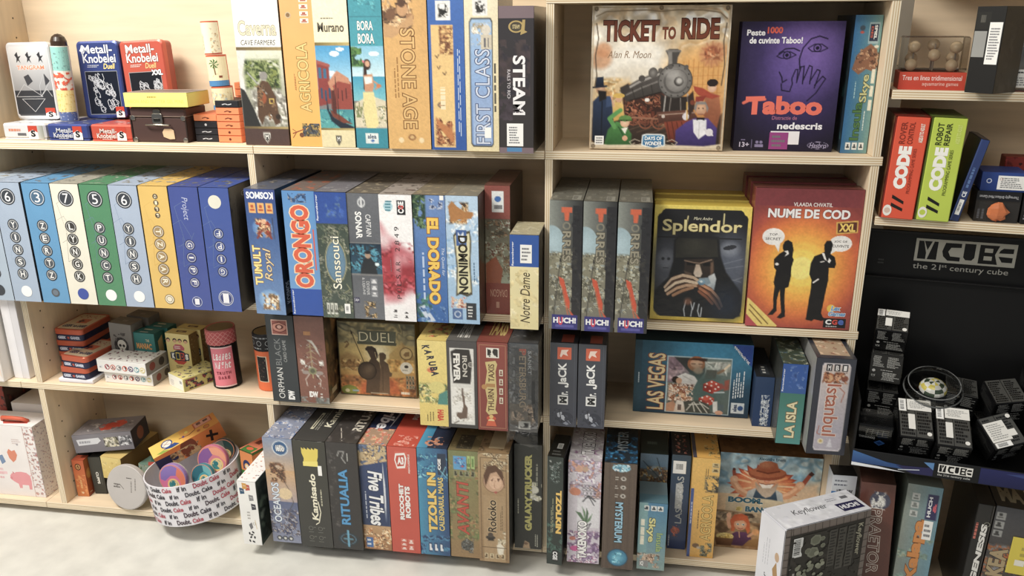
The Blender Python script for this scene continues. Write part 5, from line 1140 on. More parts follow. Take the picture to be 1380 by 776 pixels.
g = Game('black spine wrapped in loose film with glowing blue upright lettering', -.6085, -.089, S4, .0835, .3235, .25, '2f2c2a', LO)
F = g.F.raster(30)
F.R(0, 0, 100, 100, '34302f', '2c2a2a').L([(36, 12), (42, 8), (58, 8), (50, 14), (60, 18)], 3.4, 'a8a8a4').lines(64, 9, 72, 17, 1, 'a8a8a4', 2, True).T('RITUALIA', 34, 24, 64, 76, '4a9ad0', 90, '16384f', .03, .045).ring(52, 90, 34, 7, '1f2c34', .75).ring(52, 90, 26, 3, '4a7a94', .75).L([(52, 82), (52, 97)], 6, '6ab0d0').L([(38, 90), (66, 90)], 5, '5a94ac')
F.B(0, 4, 30, 80, ['4a4644', '5a5654', '3a3634'], 10, 14, 5)
g.T.R(0, 0, 100, 100, '3a3634').T('RITUALIA', 58, 2, 90, 74, 'cfc8b8', 90, None, .03).L([(20, 70), (50, 96)], 3, 'b8b0a4').B(0, 0, 100, 100, ['4d4846', '2a2624', '6a6460'], 16, 14, 3); g.done()

g = Game('desert spine with white flowing script over dark blue', -.5245, -.079, S4, .076, .3175, .25, '3f5276', LO)
F = g.F.raster(32)
F.R(0, 0, 100, 22, 'c8b48c', 'd0b080').B(0, 0, 100, 22, ['6a7a9a', 'a8885a', 'e0c898', '8a6a48', '4a5a7a'], 40, 12, 3).P([(0, 20), (100, 14), (100, 80), (0, 76)], '2f4472', '24385f').R(0, 76, 100, 100, 'c09a6c', '9a6a40').T('Five Tribes', 28, 24, 80, 76, 'eef0f2', -90, '1c2a48', .03, .04, sh=.2).P([(84, 16), (90, 40), (86, 76), (82, 50)], 'd8dce4').lines(12, 30, 20, 70, 1, 'b8c0d0', 4, True).B(0, 78, 100, 99, ['d8a870', '6a4a34', 'e8c898', 'a86a3c', 'f0dcb8'], 44, 12, 6).R(8, 88, 34, 98, '3a6aa8').lines(10, 89, 32, 97, 2, 'e8ecf0', 3)
g.T.R(0, 0, 100, 66, '1f2a48').T('Tribes', 24, 8, 74, 74, 'e4e8ee', -90, None, .03, sh=.2).P([(80, 6), (86, 30), (74, 62), (78, 30)], 'b8c0cc').R(0, 66, 100, 100, 'a88a70').B(0, 64, 100, 100, ['d8b48a', '5a6a94', 'c8584a', 'f0e4d4'], 24, 14, 5); g.done()

g = Game('plain red spine with chunky white upright letters', -.4465, -.08, S4, .078, .3185, .25, 'c84a38', LO)
F = g.F
F.R(0, 0, 100, 100, 'd0533f', 'c84c3a').R(26, 4, 68, 20, 'd8604c').P([(28, 6), (60, 5), (66, 10), (60, 19), (32, 20), (24, 12)], 'f0e8e2').P([(32, 8), (58, 7), (60, 12), (56, 17), (34, 18), (28, 12)], 'c84a38').T('A3', 34, 9, 56, 16, 'f4eeea', 0, None, .06).T('ABACUSSPIELE', 70, 6, 76, 24, 'f0e8e2', 90, None, .02).T('RICOCHET', 34, 34, 50, 68, 'f4eeea', 90, '8a2a20', .06, .03).T('ROBOTS', 54, 36, 72, 66, 'f4eeea', 90, '8a2a20', .06, .03).icons(32, 86, 54, 98, 3, 'd8705c', 'f0d8d0', True).icons(58, 86, 78, 98, 2, 'd8705c', 'f0d8d0', True)
g.T.R(0, 0, 100, 100, 'c24a36').T('ROBOTS', 62, 2, 84, 34, 'f0e4dc', 90, None, .05).T('RICOC', 34, 4, 54, 40, 'f0e4dc', 90, None, .05).B(20, 76, 90, 98, ['e0a898', 'd87a68', 'f0d0c4'], 12, 12, 3); g.done()

g = Game('turquoise and navy spine with golden stacked block lettering', -.367, -.079, S4, .0795, .321, .245, '2f7a9c', LO)
F = g.F.raster(32)
F.RH(0, 0, 100, 100, '3f94b8', '284a78').B(0, 4, 100, 30, ['5ab0c8', '2c6a94', '86c8d4', '1f4f7a'], 44, 10, 3).R(66, 4, 96, 24, '23344f').R(66, 8, 80, 20, '2a2a34').T('CGE', 68, 9, 78, 19, 'f0f0f2', 90, None, .05).T('TZOLK IN', 30, 22, 60, 78, 'ecc964', 90, '4a3410', .05, .035).T('CALENDARUL MAIAS', 66, 26, 84, 76, 'e0c878', 90, '2a2410', .03, .03).L([(70, 18), (96, 26)], 3, '7ac4d8').L([(74, 28), (94, 16)], 3, '7ac4d8').B(0, 80, 100, 100, ['2c5a8a', '1f3c66', '4a8ab0'], 16, 14, 4).icons(24, 88, 80, 97, 3, '2c4c74', 'e2e6ea')
g.T.R(0, 0, 100, 100, '233048').RH(0, 0, 34, 100, '4aa0c4', '3888ae').R(40, 4, 88, 26, '8a3a44').E(64, 13, 10, 'c89a8a').E(60, 52, 20, 'e6e8e8', .6).E(58, 52, 5, '4a4a50').B(20, 76, 80, 98, ['d8906a', '3a9ab8', '1c2438'], 10, 12, 4); g.done()

g = Game('mossy brown spine with slanted red lettering and an armoured figure', -.2855, -.077, S4, .0775, .319, .245, '8a7a50', LO)
F = g.F.raster(32)
F.R(0, 0, 100, 100, '7d8252', '9a7a50').B(0, 10, 100, 84, ['8a8a5a', '6a7a48', 'a08a5a', '94704a', '7a6a44'], 40, 20, 3).R(18, 5, 60, 17, '5aa0d0').B(20, 6, 58, 16, ['3a70b0', '8ac0e0', 'c8584a'], 10, 10, 4).icons(62, 4, 90, 16, 2, 'a8c078', '6a8a4a').icons(14, 18, 92, 23, 4, '8a8a6a', '3c3a2a').T('AVANTI', 26, 28, 66, 78, 'c04a34', 90, '6a4a2c', .02, .03, sh=.15).E(58, 88, 22, '4a4c48', 1.0).B(36, 81, 82, 96, ['6a6e6c', '2c2e2c', '8a9090', '4f4638'], 22, 9, 6)
g.T.R(0, 0, 100, 100, '7a6c48').B(0, 0, 100, 100, ['8f8058', '5a5238', 'a8925f'], 14, 18, 5).R(24, 66, 76, 96, '4a4436').B(28, 68, 72, 94, ['c8b88a', '2c2a20', '8a7a5a'], 14, 8, 3); g.done()

g = Game('ornate tan spine with a pale lady portrait and swirling lettering', -.2065, -.085, S4, .0795, .3225, .25, 'a88a62', LO)
F = g.F.raster(36)
F.R(0, 0, 100, 100, 'b2946a', '9a7a52').B(0, 0, 100, 16, ['c8b088', '6a543a', '8a6e4a', 'd8c8a4'], 30, 10, 3).L([(8, 4), (92, 4), (92, 97), (8, 97), (8, 4)], 2, '6a5234').E(52, 25, 36, '7a5c3c', 1.15).E(52, 25, 34, 'c8a080', 1.15).P([(18, 20), (30, 12), (56, 10), (80, 16), (86, 30), (80, 24), (60, 16), (40, 18), (24, 30)], '5d3c26').E(56, 26, 20, 'dcb494', 1.2).P([(42, 24), (50, 22), (46, 25)], '5a3424').P([(62, 22), (72, 22), (66, 25)], '5a3424').L([(55, 24), (52, 30), (58, 31)], 1.2, 'a8745a').P([(50, 34.5), (58, 33.5), (64, 34.5), (57, 36)], 'b0554a').R(16, 38, 88, 100, 'ae9068')
F.T('Rokoko', 30, 42, 58, 72, '3a2a1c', 90, 'cdb48a', .02, .04, sh=.1).lines(70, 44, 80, 70, 2, '7a6444', 4, True).E(38, 77, 16, '3a3028', .5).E(38, 74.6, 9, '4a4038').P([(28, 80), (50, 80), (46, 77), (32, 77)], '2a221c').B(60, 70, 90, 88, ['d8cdb4', '8a7a5c', 'c4b494'], 14, 10, 6).P([(58, 84), (70, 82), (82, 85), (80, 93), (62, 93)], 'e4dcc8').icons(14, 92, 88, 97, 4, 'cdbb94', '6a5234').R(8, 86, 92, 86.6, '6a5234')
g.T.R(0, 0, 100, 100, '8f7450').B(0, 0, 100, 100, ['b0946a', '5a4630', 'c8b088', '7a6242'], 30, 14, 8).R(30, 50, 80, 90, 'c4b088'); g.done()

g = Game('black spine set back, with cracked yellow upright lettering and a white burst', -.1235, -.016, S4, .073, .316, .24, '2c2f2c', LO, tray='1c1e1c')
F = g.F.raster(30)
F.R(0, 0, 100, 100, '343733', '2f322f').T('GALAXY TRUCKER', 38, 9, 64, 82, 'd8d078', 90, '5a5a2c', .06, .03).lines(10, 44, 18, 66, 1, 'b8b8a4', 4, True).lines(76, 12, 88, 40, 1, '9a9a8a', 5, True).B(54, 34, 100, 54, ['e8e4d0', 'd8d4b8', 'f2f0e2'], 10, 14, 3).E(74, 42, 15, 'f0eede', 1.0).P([(30, 100), (38, 92), (54, 94), (58, 100)], 'c8a884').E(42, 95, 8, '8a6a50', .7).lines(74, 84, 88, 98, 2, 'b8b8aa', 6, True)
g.done()

g = Game('thin dark spine with pale motifs and yellow-orange lettering, leaning by the wooden divider', -.0305, -.071, S4, .041, .319, .115, '26302c', LO, yaw=-5, tray='0f1110')
F = g.F.raster(18)
F.R(0, 0, 100, 100, '2c3833', '26322e').B(0, 4, 80, 24, ['6a7a76', '3c4a46', '8a9894', '1c2622'], 30, 16, 3).B(0, 60, 100, 90, ['3a5a50', '1f2e2a', '4a6a60'], 24, 20, 4).T('TZOLKIN', 56, 30, 92, 70, 'ecc35c', -90, '4a3410', .06, .03).lines(24, 34, 42, 70, 2, '9a9a7a', 4, True).R(34, 86, 76, 97, '1a1a1c').T('CGE', 40, 87.5, 70, 95.5, 'e8e8e8', -90, None, .05)
for y in (3, 8): F.B(10, y, 90, y + 3, ['dfe3e0', 'aab4b0'], 7, 8, y)
g.T.R(0, 0, 100, 100, '1d201e').R(40, 40, 74, 64, 'e4e4e0').R(46, 44, 68, 60, 'b8bcb8').lines(20, 70, 80, 96, 2, '7a7c78', 5); g.R.R(0, 0, 100, 100, '121413'); g.done()

g = Game('white and purple watercolour spine with a green bamboo sprig', .0215, -.055, S4, .084, .304, .17, 'c8c0cc', LO, tray='4a4450')
F = g.F.raster(36)
F.R(0, 0, 100, 100, 'dcd6de', 'd0c8d4').B(0, 0, 100, 36, ['b8a8c0', '9a86a4', 'e8e2ea', 'c8b8cc', 'd8a088'], 40, 16, 3).B(0, 66, 100, 100, ['a890b0', '8a6e96', 'd8cede', 'b87a9a', '7a5a80', 'ece6f0'], 44, 15, 5).R(28, 36, 96, 64, 'e4e2e8').E(34, 8, 12, 'd8a890').E(52, 8, 9, 'c8a890').E(22, 30, 17, 'd88a6a', .8)
for k in range(4):
    for j in range(4): F.ring(46 + 12 * j + k * 3, 24 + 3.4 * k, 7, 1.6, '4a4a52', .7)
F.L([(46, 39), (62, 33), (84, 38)], 3.4, '3a3a40').L([(62, 33), (80, 42)], 2.6, '3a3a40')
F.P([(52, 60), (24, 49), (40, 50), (56, 58)], '5a7a5a').P([(54, 58), (58, 45), (64, 50), (60, 59)], '4a6a4c').P([(58, 58), (76, 50), (70, 57), (60, 60)], '6a8a68').P([(54, 59), (44, 44), (54, 49)], '6f8f6c')
F.T('TAKENOKO', 32, 58, 60, 96, 'faf8f8', 90, '2a2630', .05, .05).L([(48, 64), (72, 60), (62, 66)], 2.4, '2a2630').E(24, 86, 14, 'd05a9a', .7).E(16, 76, 10, 'c87a6a', .7)
g.T.R(0, 0, 100, 100, 'c4bec2').B(0, 0, 100, 100, ['d8d4d8', '6a5a70', 'a890a8', '8a4a7a', 'e4e0e4'], 34, 16, 5).T('TAKENOKO', 36, 10, 74, 82, 'f4f2f4', 90, '2a2630', .05, .05); g.done()

g = Game('weathered wood spine with pale blue lettering and a crystal ball', .1125, -.067, S4, .081, .311, .18, '5c4c40', LO, tray='2a2420')
F = g.F.raster(34)
F.R(0, 0, 100, 100, '635347', '5a4a3f')
for k in range(9): F.L([(8 + 10 * k, 0), (9 + 10 * k, 100)], 1, '4c3e34' if k % 2 else '6a5a4c')
F.E(52, 4.5, 28, '9ad0e4', .45).B(26, 1, 80, 8, ['c8e8f0', '4a8aa8', 'e8f4f6'], 14, 8, 3)
for k in range(3): F.E(60, 14 + 8 * k, 8, 'cfcac0', .9).E(60, 14 + 8 * k, 4, '4a3e36').lines(34, 12 + 8 * k, 46, 16 + 8 * k, 2, 'b8b0a4', k)
F.T('MYSTERIUM', 38, 36, 62, 74, '9ccce4', -90, '1c3a4c', .03, .05).E(50, 89, 33, '2a4a60').E(50, 89, 30, '2f7a9c', 1, '7ac4dc').B(32, 83, 68, 95, ['5ab0cc', '9ad8e8', '2a6a8a'], 14, 8, 5)
g.T.R(0, 0, 100, 100, '1c2a34').B(0, 20, 100, 100, ['1f5a84', '2f8ac0', '16344a', '4aa8d8'], 40, 14, 5).E(52, 36, 28, '10161c').T('MYSTER', 36, 8, 70, 66, '9aa8b0', 90, None, .02); g.done()

g = Game('small blue-green game box hanging over the board in front of the sunset picture box', .2035, -.058, S4, .0705, .199, .1, '5a8aa0', LO)
F = g.F.raster(30)
F.R(0, 0, 100, 100, '4a84a8', '86a09c').R(0, 0, 30, 80, '7aa4a8').icons(14, 4, 88, 11, 3, 'e8e8e4', '33424c').T('Skye', 30, 22, 60, 58, 'dcd890', -90, '4a4a26', .03, .04).T('Insula', 66, 44, 88, 72, 'a8c078', -90, '3a5a2c', .01, .03).R(8, 24, 22, 34, 'e6e2cc').R(8, 36, 22, 48, 'e6e2cc').R(8, 50, 22, 62, 'e6e2cc').B(0, 74, 84, 98, ['a8826a', '7a5a48', 'c8a88a', '54453a', 'd8c8b4'], 30, 10, 4).R(8, 86, 40, 96, '8a8a8a').T('IQ', 12, 88, 24, 95, 'f0f0ee', 0, None, .04)
g.T.R(0, 0, 100, 100, '6a8088').R(0, 60, 100, 100, '547a88'); g.done()

g = Game('dark green topped box with a sunset landscape picture behind the small blue-green box', .2025, .048, S4, .0715, .279, .17, '2c3a34', LO)
F = g.F.raster(32)
F.R(0, 0, 100, 70, '3a5060', 'a87a4a').R(0, 0, 100, 16, '5a7488').B(0, 12, 100, 52, ['8a6a3a', '5a3a24', 'b8924a', '3a2a20', '94a0a4', '6a4a2a'], 50, 14, 4).L([(10, 8), (90, 30)], 3, '24323c').L([(60, 4), (86, 26)], 3, '24323c')
g.T.R(0, 0, 100, 100, '26332e').lines(22, 60, 80, 72, 1, '5a6a62', 3, False, .7); g.done()

g = Game('dark navy spine with red flame emblem and white barcode label', .2835, .041, S4, .0485, .285, .19, '2c4054', LO, tray='20242a')
F = g.F.raster(22)
F.R(0, 0, 100, 100, '2f4658', '28437a').T('LAS VEGAS', 34, 22, 70, 72, 'b8bcbc', 90, None, .01).R(28, 30, 68, 56, 'c8ccce').B(32, 32, 64, 54, ['a8acae', 'e0e2e2'], 14, 10, 3).E(40, 80, 24, 'c0503a', .9).B(18, 73, 62, 87, ['a03a2c', 'd87050', '2f3a4c'], 14, 10, 4).lines(4, 82, 12, 98, 1, 'd8dce4', 5, True)
g.sticker(F, 8, 6, 76, 19, 'barcode_sticker', code=True, seed=4)
g.T.R(0, 0, 100, 100, '24262c').B(20, 40, 80, 96, ['d8a890', 'a03a34', 'c8ccd0', '3a3034'], 16, 12, 3).lines(24, 14, 80, 30, 2, 'b8b8b4', 4); g.done()

g = Game('bright yellow-orange spine with blue strip, standing before the outlaw picture', .3345, .013, S4, .068, .297, .2, 'e0ab48', LO)
F = g.F.raster(30)
F.R(0, 0, 100, 100, 'efbd58', 'e8b04c').RH(0, 30, 13, 100, '3a5490', '4a66a4').R(0, 30, 13, 100, '3f5a9a').B(46, 16, 100, 34, ['4a463c', '7a7058', '2c2a26', 'a08a54'], 26, 10, 3).T('AGRICOLA', 46, 36, 84, 82, 'e8c46a', 90, '8a6a2a', .01, .045).icons(72, 4, 98, 14, 2, 'd8c088', '6a5a34', True).lines(48, 6, 62, 18, 2, '8a6a34', 3, True).E(32, 88, 13, '7a5a3a', .8).E(44, 90, 8, 'c8b8a0', .8).B(48, 84, 96, 99, ['5a5e4a', '8a8a72', '3a3c34', 'b0a884'], 24, 9, 5).lines(30, 50, 38, 72, 1, '8a6a34', 6, True).lines(3, 34, 10, 66, 1, 'c8d0e4', 7, True)
g.T.R(0, 0, 100, 100, 'e4ae4c').R(0, 0, 14, 100, '4a4858').B(46, 6, 100, 98, ['7a6434', 'b89044', '4a4030', 'e8c878'], 22, 12, 4); g.done()

g = Game('large face-out game picturing a bearded outlaw in a hat bursting out', .4085, .068, S4, .2565, .288, .08, '9a7a58', LO, split='y', mat=M_CARD)
F = g.F.raster(150)
F.R(0, 0, 100, 46, '86b0c6', 'd2d0c2').R(0, 42, 100, 62, 'e6c8a0', 'd8b48a').R(0, 60, 100, 100, '8d6e4c', '97704a').B(0, 0, 100, 36, ['9ac0d0', 'b8d2da', '86b0c6', 'c4d6da'], 30, 16, 2).P([(68, 30), (100, 24), (100, 48), (66, 50)], 'e2bc94', so=8, al=.8)
rr = random.Random(3); pts = []
for k in range(46):
    a = 2 * math.pi * k / 46; r = (37 if k % 2 else 29) * rr.uniform(.88, 1.08); pts.append((45 + r * math.cos(a), 31 + .56 * r * math.sin(a)))
F.P(pts, '9c3d28', 'c05a34', so=.8); F.P([(45 + (x - 45) * .9, 31 + (y - 31) * .88) for x, y in pts[1:] + pts[:1]], 'd9693a', so=1)
for k in range(30):
    a = 2 * math.pi * k / 30 + rr.uniform(-.05, .05); r0, r1 = 14, rr.uniform(24, 33); F.L([(45 + r0 * math.cos(a), 31 + .6 * r0 * math.sin(a)), (45 + r1 * math.cos(a), 31 + .6 * r1 * math.sin(a))], rr.uniform(1.2, 2.6), rr.choice(['f2c48c', 'ee9a58', 'f6dcb4', 'c8542c']), .85)
F.E(45, 32, 20, 'f4d2a0', .6, so=1.2, al=.6)
F.P([(12.6, 18), (15.6, 16), (18, 27), (15, 30)], '9a4630', so=.7).E(14.4, 16.6, 1.6, '5a2a20').P([(81, 26), (88, 15), (91.4, 17), (84.6, 29)], 'a04a34', so=.7).P([(87, 17), (89.6, 13.4), (93, 16), (91, 18.6)], '4a2a26', so=.6)
F.L([(30, 42), (22, 38), (16, 31), (15, 27)], 7.4, 'd99a70').L([(29, 40), (21, 36), (16, 30)], 3, 'efbd94', .8).E(15.6, 27, 4, 'e0a47c', 1.1, c2='f0c8a4').L([(62, 42), (70, 40), (78, 32), (80, 28)], 7.4, 'd99a70').L([(64, 41), (72, 37), (79, 30)], 3, 'efbd94', .8).E(80.6, 28.6, 4.2, 'e0a47c', 1.1, c2='f0c8a4')
F.P([(28, 47), (30, 38), (38, 34), (56, 34), (64, 38), (66, 47), (58, 50), (34, 50)], 'c4c8c6', 'a4aaac', so=1).P([(38, 35), (42, 40), (54, 40), (57, 35), (61, 50), (34, 50)], '41586c', '2c3e52', so=.8)
F.E(47.5, 31, 10.6, 'c89a78', 1.0, so=.2).P([(36, 28), (39, 36), (44, 42), (48, 44), (53, 42), (57, 36), (59, 28), (54, 33), (42, 33)], 'b49a84', 'd2bda6', so=1.2).E(47.5, 26, 10, 'dc9468', .82, c2='efb890').E(41.6, 24, 4.2, 'e8a880', .7, so=.8).E(53.6, 24, 4.2, 'e8a880', .7, so=.8).P([(40, 29.4), (47, 30.6), (55, 29), (52, 33.6), (44, 34)], 'f6ece0', so=.6).L([(40, 29), (47.5, 30), (55.6, 28.6)], .8, '8a4a34').E(47.6, 26.4, 3, 'd88460', .9, c2='eca888').L([(41, 23.4), (45, 24)], .8, '4a3024').L([(50.6, 24), (54.6, 23)], .8, '4a3024')
F.E(47.5, 19, 18.5, '9c4f30', .42, rot=-3).E(47.5, 17.6, 17.4, 'b9673f', .34, rot=-3).P([(37, 17), (39, 9), (44, 6.4), (50, 6), (56, 8), (59, 16), (48, 19)], 'b96640', 'a0522f', so=.8).L([(37, 16.6), (48, 18.6), (59, 15.8)], 1.6, '7a3820').E(45, 10, 6, 'd08a60', .6, so=1.1, al=.6)
F.P([(9, 47), (30, 44.6), (54, 45.4), (78, 48), (97, 52), (97, 61), (60, 63), (36, 62), (9, 60)], 'd9c9a8', 'b9a384', so=1.4).T('BOOM,', 11, 45, 46, 52, '35667a', 0, 'e8e0cc', .06, .03).T('BANG,', 29, 54, 55, 61, '35667a', 0, 'e8e0cc', .06, .03).T('GOLD', 58, 49.4, 96, 58, 'd8bc8a', 0, 'a88858', .07, .02).T('Alexandre Emerit', 38, 2.6, 64, 5.6, '2f5a70', 0, None, .02).E(23, 57.6, 3.4, 'd8c070', .8).lines(20, 56, 26, 59.4, 2, '8a7434', 3)
F.B(0, 61, 100, 72, ['6a5a48', 'a08c70', '4a3c30', 'b49c7c'], 40, 8, 8).B(0, 72, 100, 100, ['8a6a48', 'a07c54', '75583c', 'b08e64'], 30, 16, 9)
F.P([(16, 76), (15, 70), (19, 64), (26, 62.4), (32, 64.6), (35, 72), (36, 80), (34, 84), (31, 78), (22, 72), (20, 82), (16.6, 82)], 'c4552a', 'd9703a', so=.8).E(25.6, 74, 6.4, 'e0a078', 1.1, c2='f2c8a4').P([(18, 72), (22, 66), (30, 65), (33, 73), (28, 69.4), (22, 70.6)], 'd0602f', so=.8).E(23, 74, 1.5, 'f4f2ee', .8).E(28.6, 74, 1.5, 'f4f2ee', .8).E(23.2, 74, .8, '3f6a5a').E(28.8, 74, .8, '3f6a5a').L([(23.4, 78), (26, 79), (28.6, 78)], .8, 'a84a3a').L([(14, 66), (13, 71), (15, 78)], 3.6, 'e0a884').E(13.4, 65, 2.6, 'e8b490', 1.2)
F.P([(16, 86), (22, 82), (32, 82), (38, 88), (37, 97), (18, 97)], '6c3f6c', '46284a', so=1).L([(25, 82), (26, 88)], 1, 'e0a884').L([(35, 86), (40, 82), (43, 80)], 3, 'e0a884').E(42, 81, 3.6, 'e4a468', so=.6).E(11, 88, 9, 'e6d080', .45, c2='f4e8ac').B(4, 85, 19, 91, ['f0e2a0', 'd8ba5c', 'c8a44a'], 14, 3, 4).P([(1, 90), (20, 90), (18, 98), (3, 98)], '7a5434', '5a3a22', so=1).P([(30, 97), (36, 90), (46, 87), (56, 92), (56, 98)], 'a8804e', '8a6438', so=1)
g.T.R(0, 0, 100, 100, '6d4c28').lines(30, 60, 70, 78, 1, '2e2010', 3, False, .7).B(4, 8, 96, 96, ['80592f', '5a3d20', '74522c'], 20, 10, 3); g.done()

# ------------------------------------------------------------------ upper shelf, tins and tubes
def tin(label, x, y, z, w, h, d, col, name='puzzle_tin', group='metal puzzle tins', yaw=0, pit=0, lean=0, r=.012, rim=None):
    """a flat rounded tin seen from its lid: lid and base are parts."""
    class O: pass
    s = O(); s.w, s.h, s.d = w, h, d
    s.o = thing(name, label, 'tin', group, (x + w / 2, y, z), tuple(math.radians(q) for q in (pit, lean, yaw)))
    s.lid = Geo(); s.tg = []; s.k = [0]
    s.o.location.z += d * math.sin(math.radians(-pit)) * (pit < 0) + w / 2 * abs(math.sin(math.radians(lean)))
    s.lid.slab(rounded(w, h, r), 0, d * .4, col, .003)
    b = Geo(); b.slab(rounded(w - .003, h - .003, r, z0=.0015), d * .4 + .0001, d, rim or col, .0004); b.build('base', M_TIN, s.o)
    s.F = Face(s.lid, lambda u, v, o: Vector((-w / 2 + u * w, -o, h * (1 - v))), w, h, s.k); s.F.tg = s.tg
    def done():
        l = s.lid.build('lid', M_TIN, s.o, norm=False)
        letter_parts(s.tg, M_CARD, l)
        return s.o
    s.done = done
    return s


def badge(F, u0, v0, u1, v1):
    F.R(u0, v0, u1, v1, 'd2452e').P([(u0, v0 + (v1 - v0) * .5), (u0 + (u1 - u0) * .5, v0 + (v1 - v0) * .3), (u1, v0 + (v1 - v0) * .5), (u1, v1), (u0, v1)], 'f4f2ee').T('S', u0 + (u1 - u0) * .25, v0 + (v1 - v0) * .34, u1 - (u1 - u0) * .25, v1 - (v1 - v0) * .16, '2a2a30', 0, None, .05)


def wires(F, u0, v0, u1, v1, n, seed, c='d4d8de'):
    g_ = random.Random(seed)
    for _ in range(n):
        cu, cv = g_.uniform(u0 + 7, u1 - 7), g_.uniform(v0 + 6, v1 - 6); r = g_.uniform(4, 9); a = g_.uniform(0, 6)
        if g_.random() < .6: F.ring(cu, cv, r, 1.3, c, g_.uniform(.6, 1))
        F.L([(min(u1 - 1, max(u0 + 1, cu + r * 1.2 * math.cos(a + t * .9) * (1 - .08 * t))), min(v1 - 1, max(v0 + 1, cv + r * .8 * math.sin(a + t * 1.1)))) for t in range(7)], 1.3, c)


g = Game('red and yellow game spine at the shelf end behind the silver tin', -1.5035, .16, S1, .034, .235, .07, 'd8b878', 'tins, tubes and small boxes', split=None, mat=M_CARD, yaw=0)
F = g.F
F.R(0, 0, 100, 34, 'd0482e').B(0, 8, 90, 46, ['e0a83c', 'c83a24', '8a2c24', 'ecd08a', '3a3454'], 24, 18, 3).R(0, 46, 100, 100, 'e6d6b0').lines(20, 54, 70, 90, 3, '8a7a5c', 3, True); g.R.R(0, 0, 100, 100, '3a3c5a').R(0, 0, 14, 100, 'c8503c'); g.done()

lying = 'rounded puzzle tins lying flat at the shelf edge'
for x, c, lab, c2, sd in ((-1.4655, 'dedfe2', 'white flat tin at the shelf edge beneath the silver tin', 'd87a5a', 1), (-1.3385, '3a4a8c', 'blue flat tin at the shelf edge beneath the blue tin', 'd8dce8', 2), (-1.2165, 'd0543e', 'red flat tin at the shelf edge beside the old suitcase', 'f2e2dc', 3)):
    w = .121 if sd == 1 else .1165
    g = Game(lab, x, .03, S1, w, .0415, .18, c, lying, 'tin', 'puzzle_tin', split='z', mat=M_TIN, tray=c, bev=.004)
    F = g.F
    if sd == 1: F.RH(70, 10, 96, 92, 'dfe0e2', '9a9c90').lines(12, 32, 58, 48, 1, 'e08a66', 3, th=.9).R(34, 58, 54, 74, '6a6a70')
    else: F.T('Metall-', 22, 24, 62, 52, c2, 0, '20264a' if sd == 2 else '7a2a20', .02, .03).T('Knobelei', 14, 52, 60, 82, c2, 0, '20264a' if sd == 2 else '7a2a20', .02, .03).lines(26, 84, 62, 90, 1, c2, 4)
    badge(F, 62 if sd != 1 else 60, 12, 84 if sd != 1 else 82, 94)
    g.T.B(8, 20, 92, 96, ['c8ccd4', c, 'a8aab0'], 5, 10, sd); g.done()

TP = S1 + .0417
g = tin('silver-white tangram tin standing upright on the flat white tin', -1.4785, .105, TP, .124, .196, .04, 'dcdde0', pit=-2, lean=-1, rim='55565a')
F = g.F
F.P([(9, 5), (91, 5), (95, 9), (95, 95), (9, 95), (5, 91), (5, 9)], 'e4e4e6', '4e5056').R(5, 62, 95, 93, '3c3e44')
for x in (26, 51, 78): F.P([(x - 7, 16), (x, 12), (x + 1, 18), (x + 8, 17), (x + 2, 21), (x + 5, 27), (x, 23), (x - 5, 26), (x - 3, 20)], '3c3d42')
F.T('TANGRAM', 20, 29.5, 84, 35, 'e87a54', 0, 'f4e4dc', .03, .05).P([(32, 44), (44, 41), (52, 50), (38, 56)], '47484e').P([(80, 40), (92, 50), (80, 56)], '47484e')
for a in ([(30, 54), (8, 70), (70, 70), (30, 54)], [(80, 40), (66, 56), (66, 70), (92, 50)], [(66, 70), (82, 60), (92, 70)], [(20, 73), (74, 73), (46, 90), (20, 73)]): F.L(a, 1, 'c8c9cc')
badge(F, 70, 85, 93, 99.5); g.done()
g = tin('upright blue metal tin with wire puzzle drawings on a black panel', -1.298, .135, TP, .119, .197, .045, '3a4a88', pit=-3, lean=-1.5, rim='2c3866')
F = g.F; F.T('Metall-', 14, 5, 86, 16, 'd4d8e2', 0, '1e2750', .02, .03).T('Knobelei', 13, 16.5, 92, 28, 'd4d8e2', 0, '1e2750', .02, .03).lines(20, 30, 50, 34, 2, 'c8ccda', 2).T('Duell', 60, 29, 88, 36, 'e8d27a', 0, None, .02, sh=.2).R(13, 38.5, 91, 95, 'a8acb4').R(14, 39.2, 90, 94.3, '1c2230'); wires(F, 14, 39, 90, 94, 24, 4)
F.P([(8, 12), (12, 9), (14, 5), (15, 9), (19, 12), (15, 13.4), (13, 18), (12, 13.6)], 'e4e6ec'); badge(F, 76, 85, 96, 99); g.done()
g = tin('upright red metal tin half hidden behind the yellow box', -1.173, .14, TP, .122, .197, .045, 'd25c46', pit=-3, lean=-3, rim='a8483a')
F = g.F; F.T('Metall-', 14, 5, 80, 16, 'ecdcd6', 0, '6e2a20', .02, .03).T('Knobelei', 13, 16.5, 86, 28, 'ecdcd6', 0, '6e2a20', .02, .03).lines(18, 30, 46, 34, 2, 'f0dcd2', 2).T('Duell', 54, 29, 80, 36, 'e8c07a', 0, None, .02, sh=.2).R(13, 40, 88, 95, 'b8b0b0').R(14, 40.7, 87, 94.3, '23252c').T('XXL', 66, 38, 92, 45, 'f2f0ee', 0, '2a2a30', .05, .04); wires(F, 14, 44, 87, 94, 18, 8); g.done()


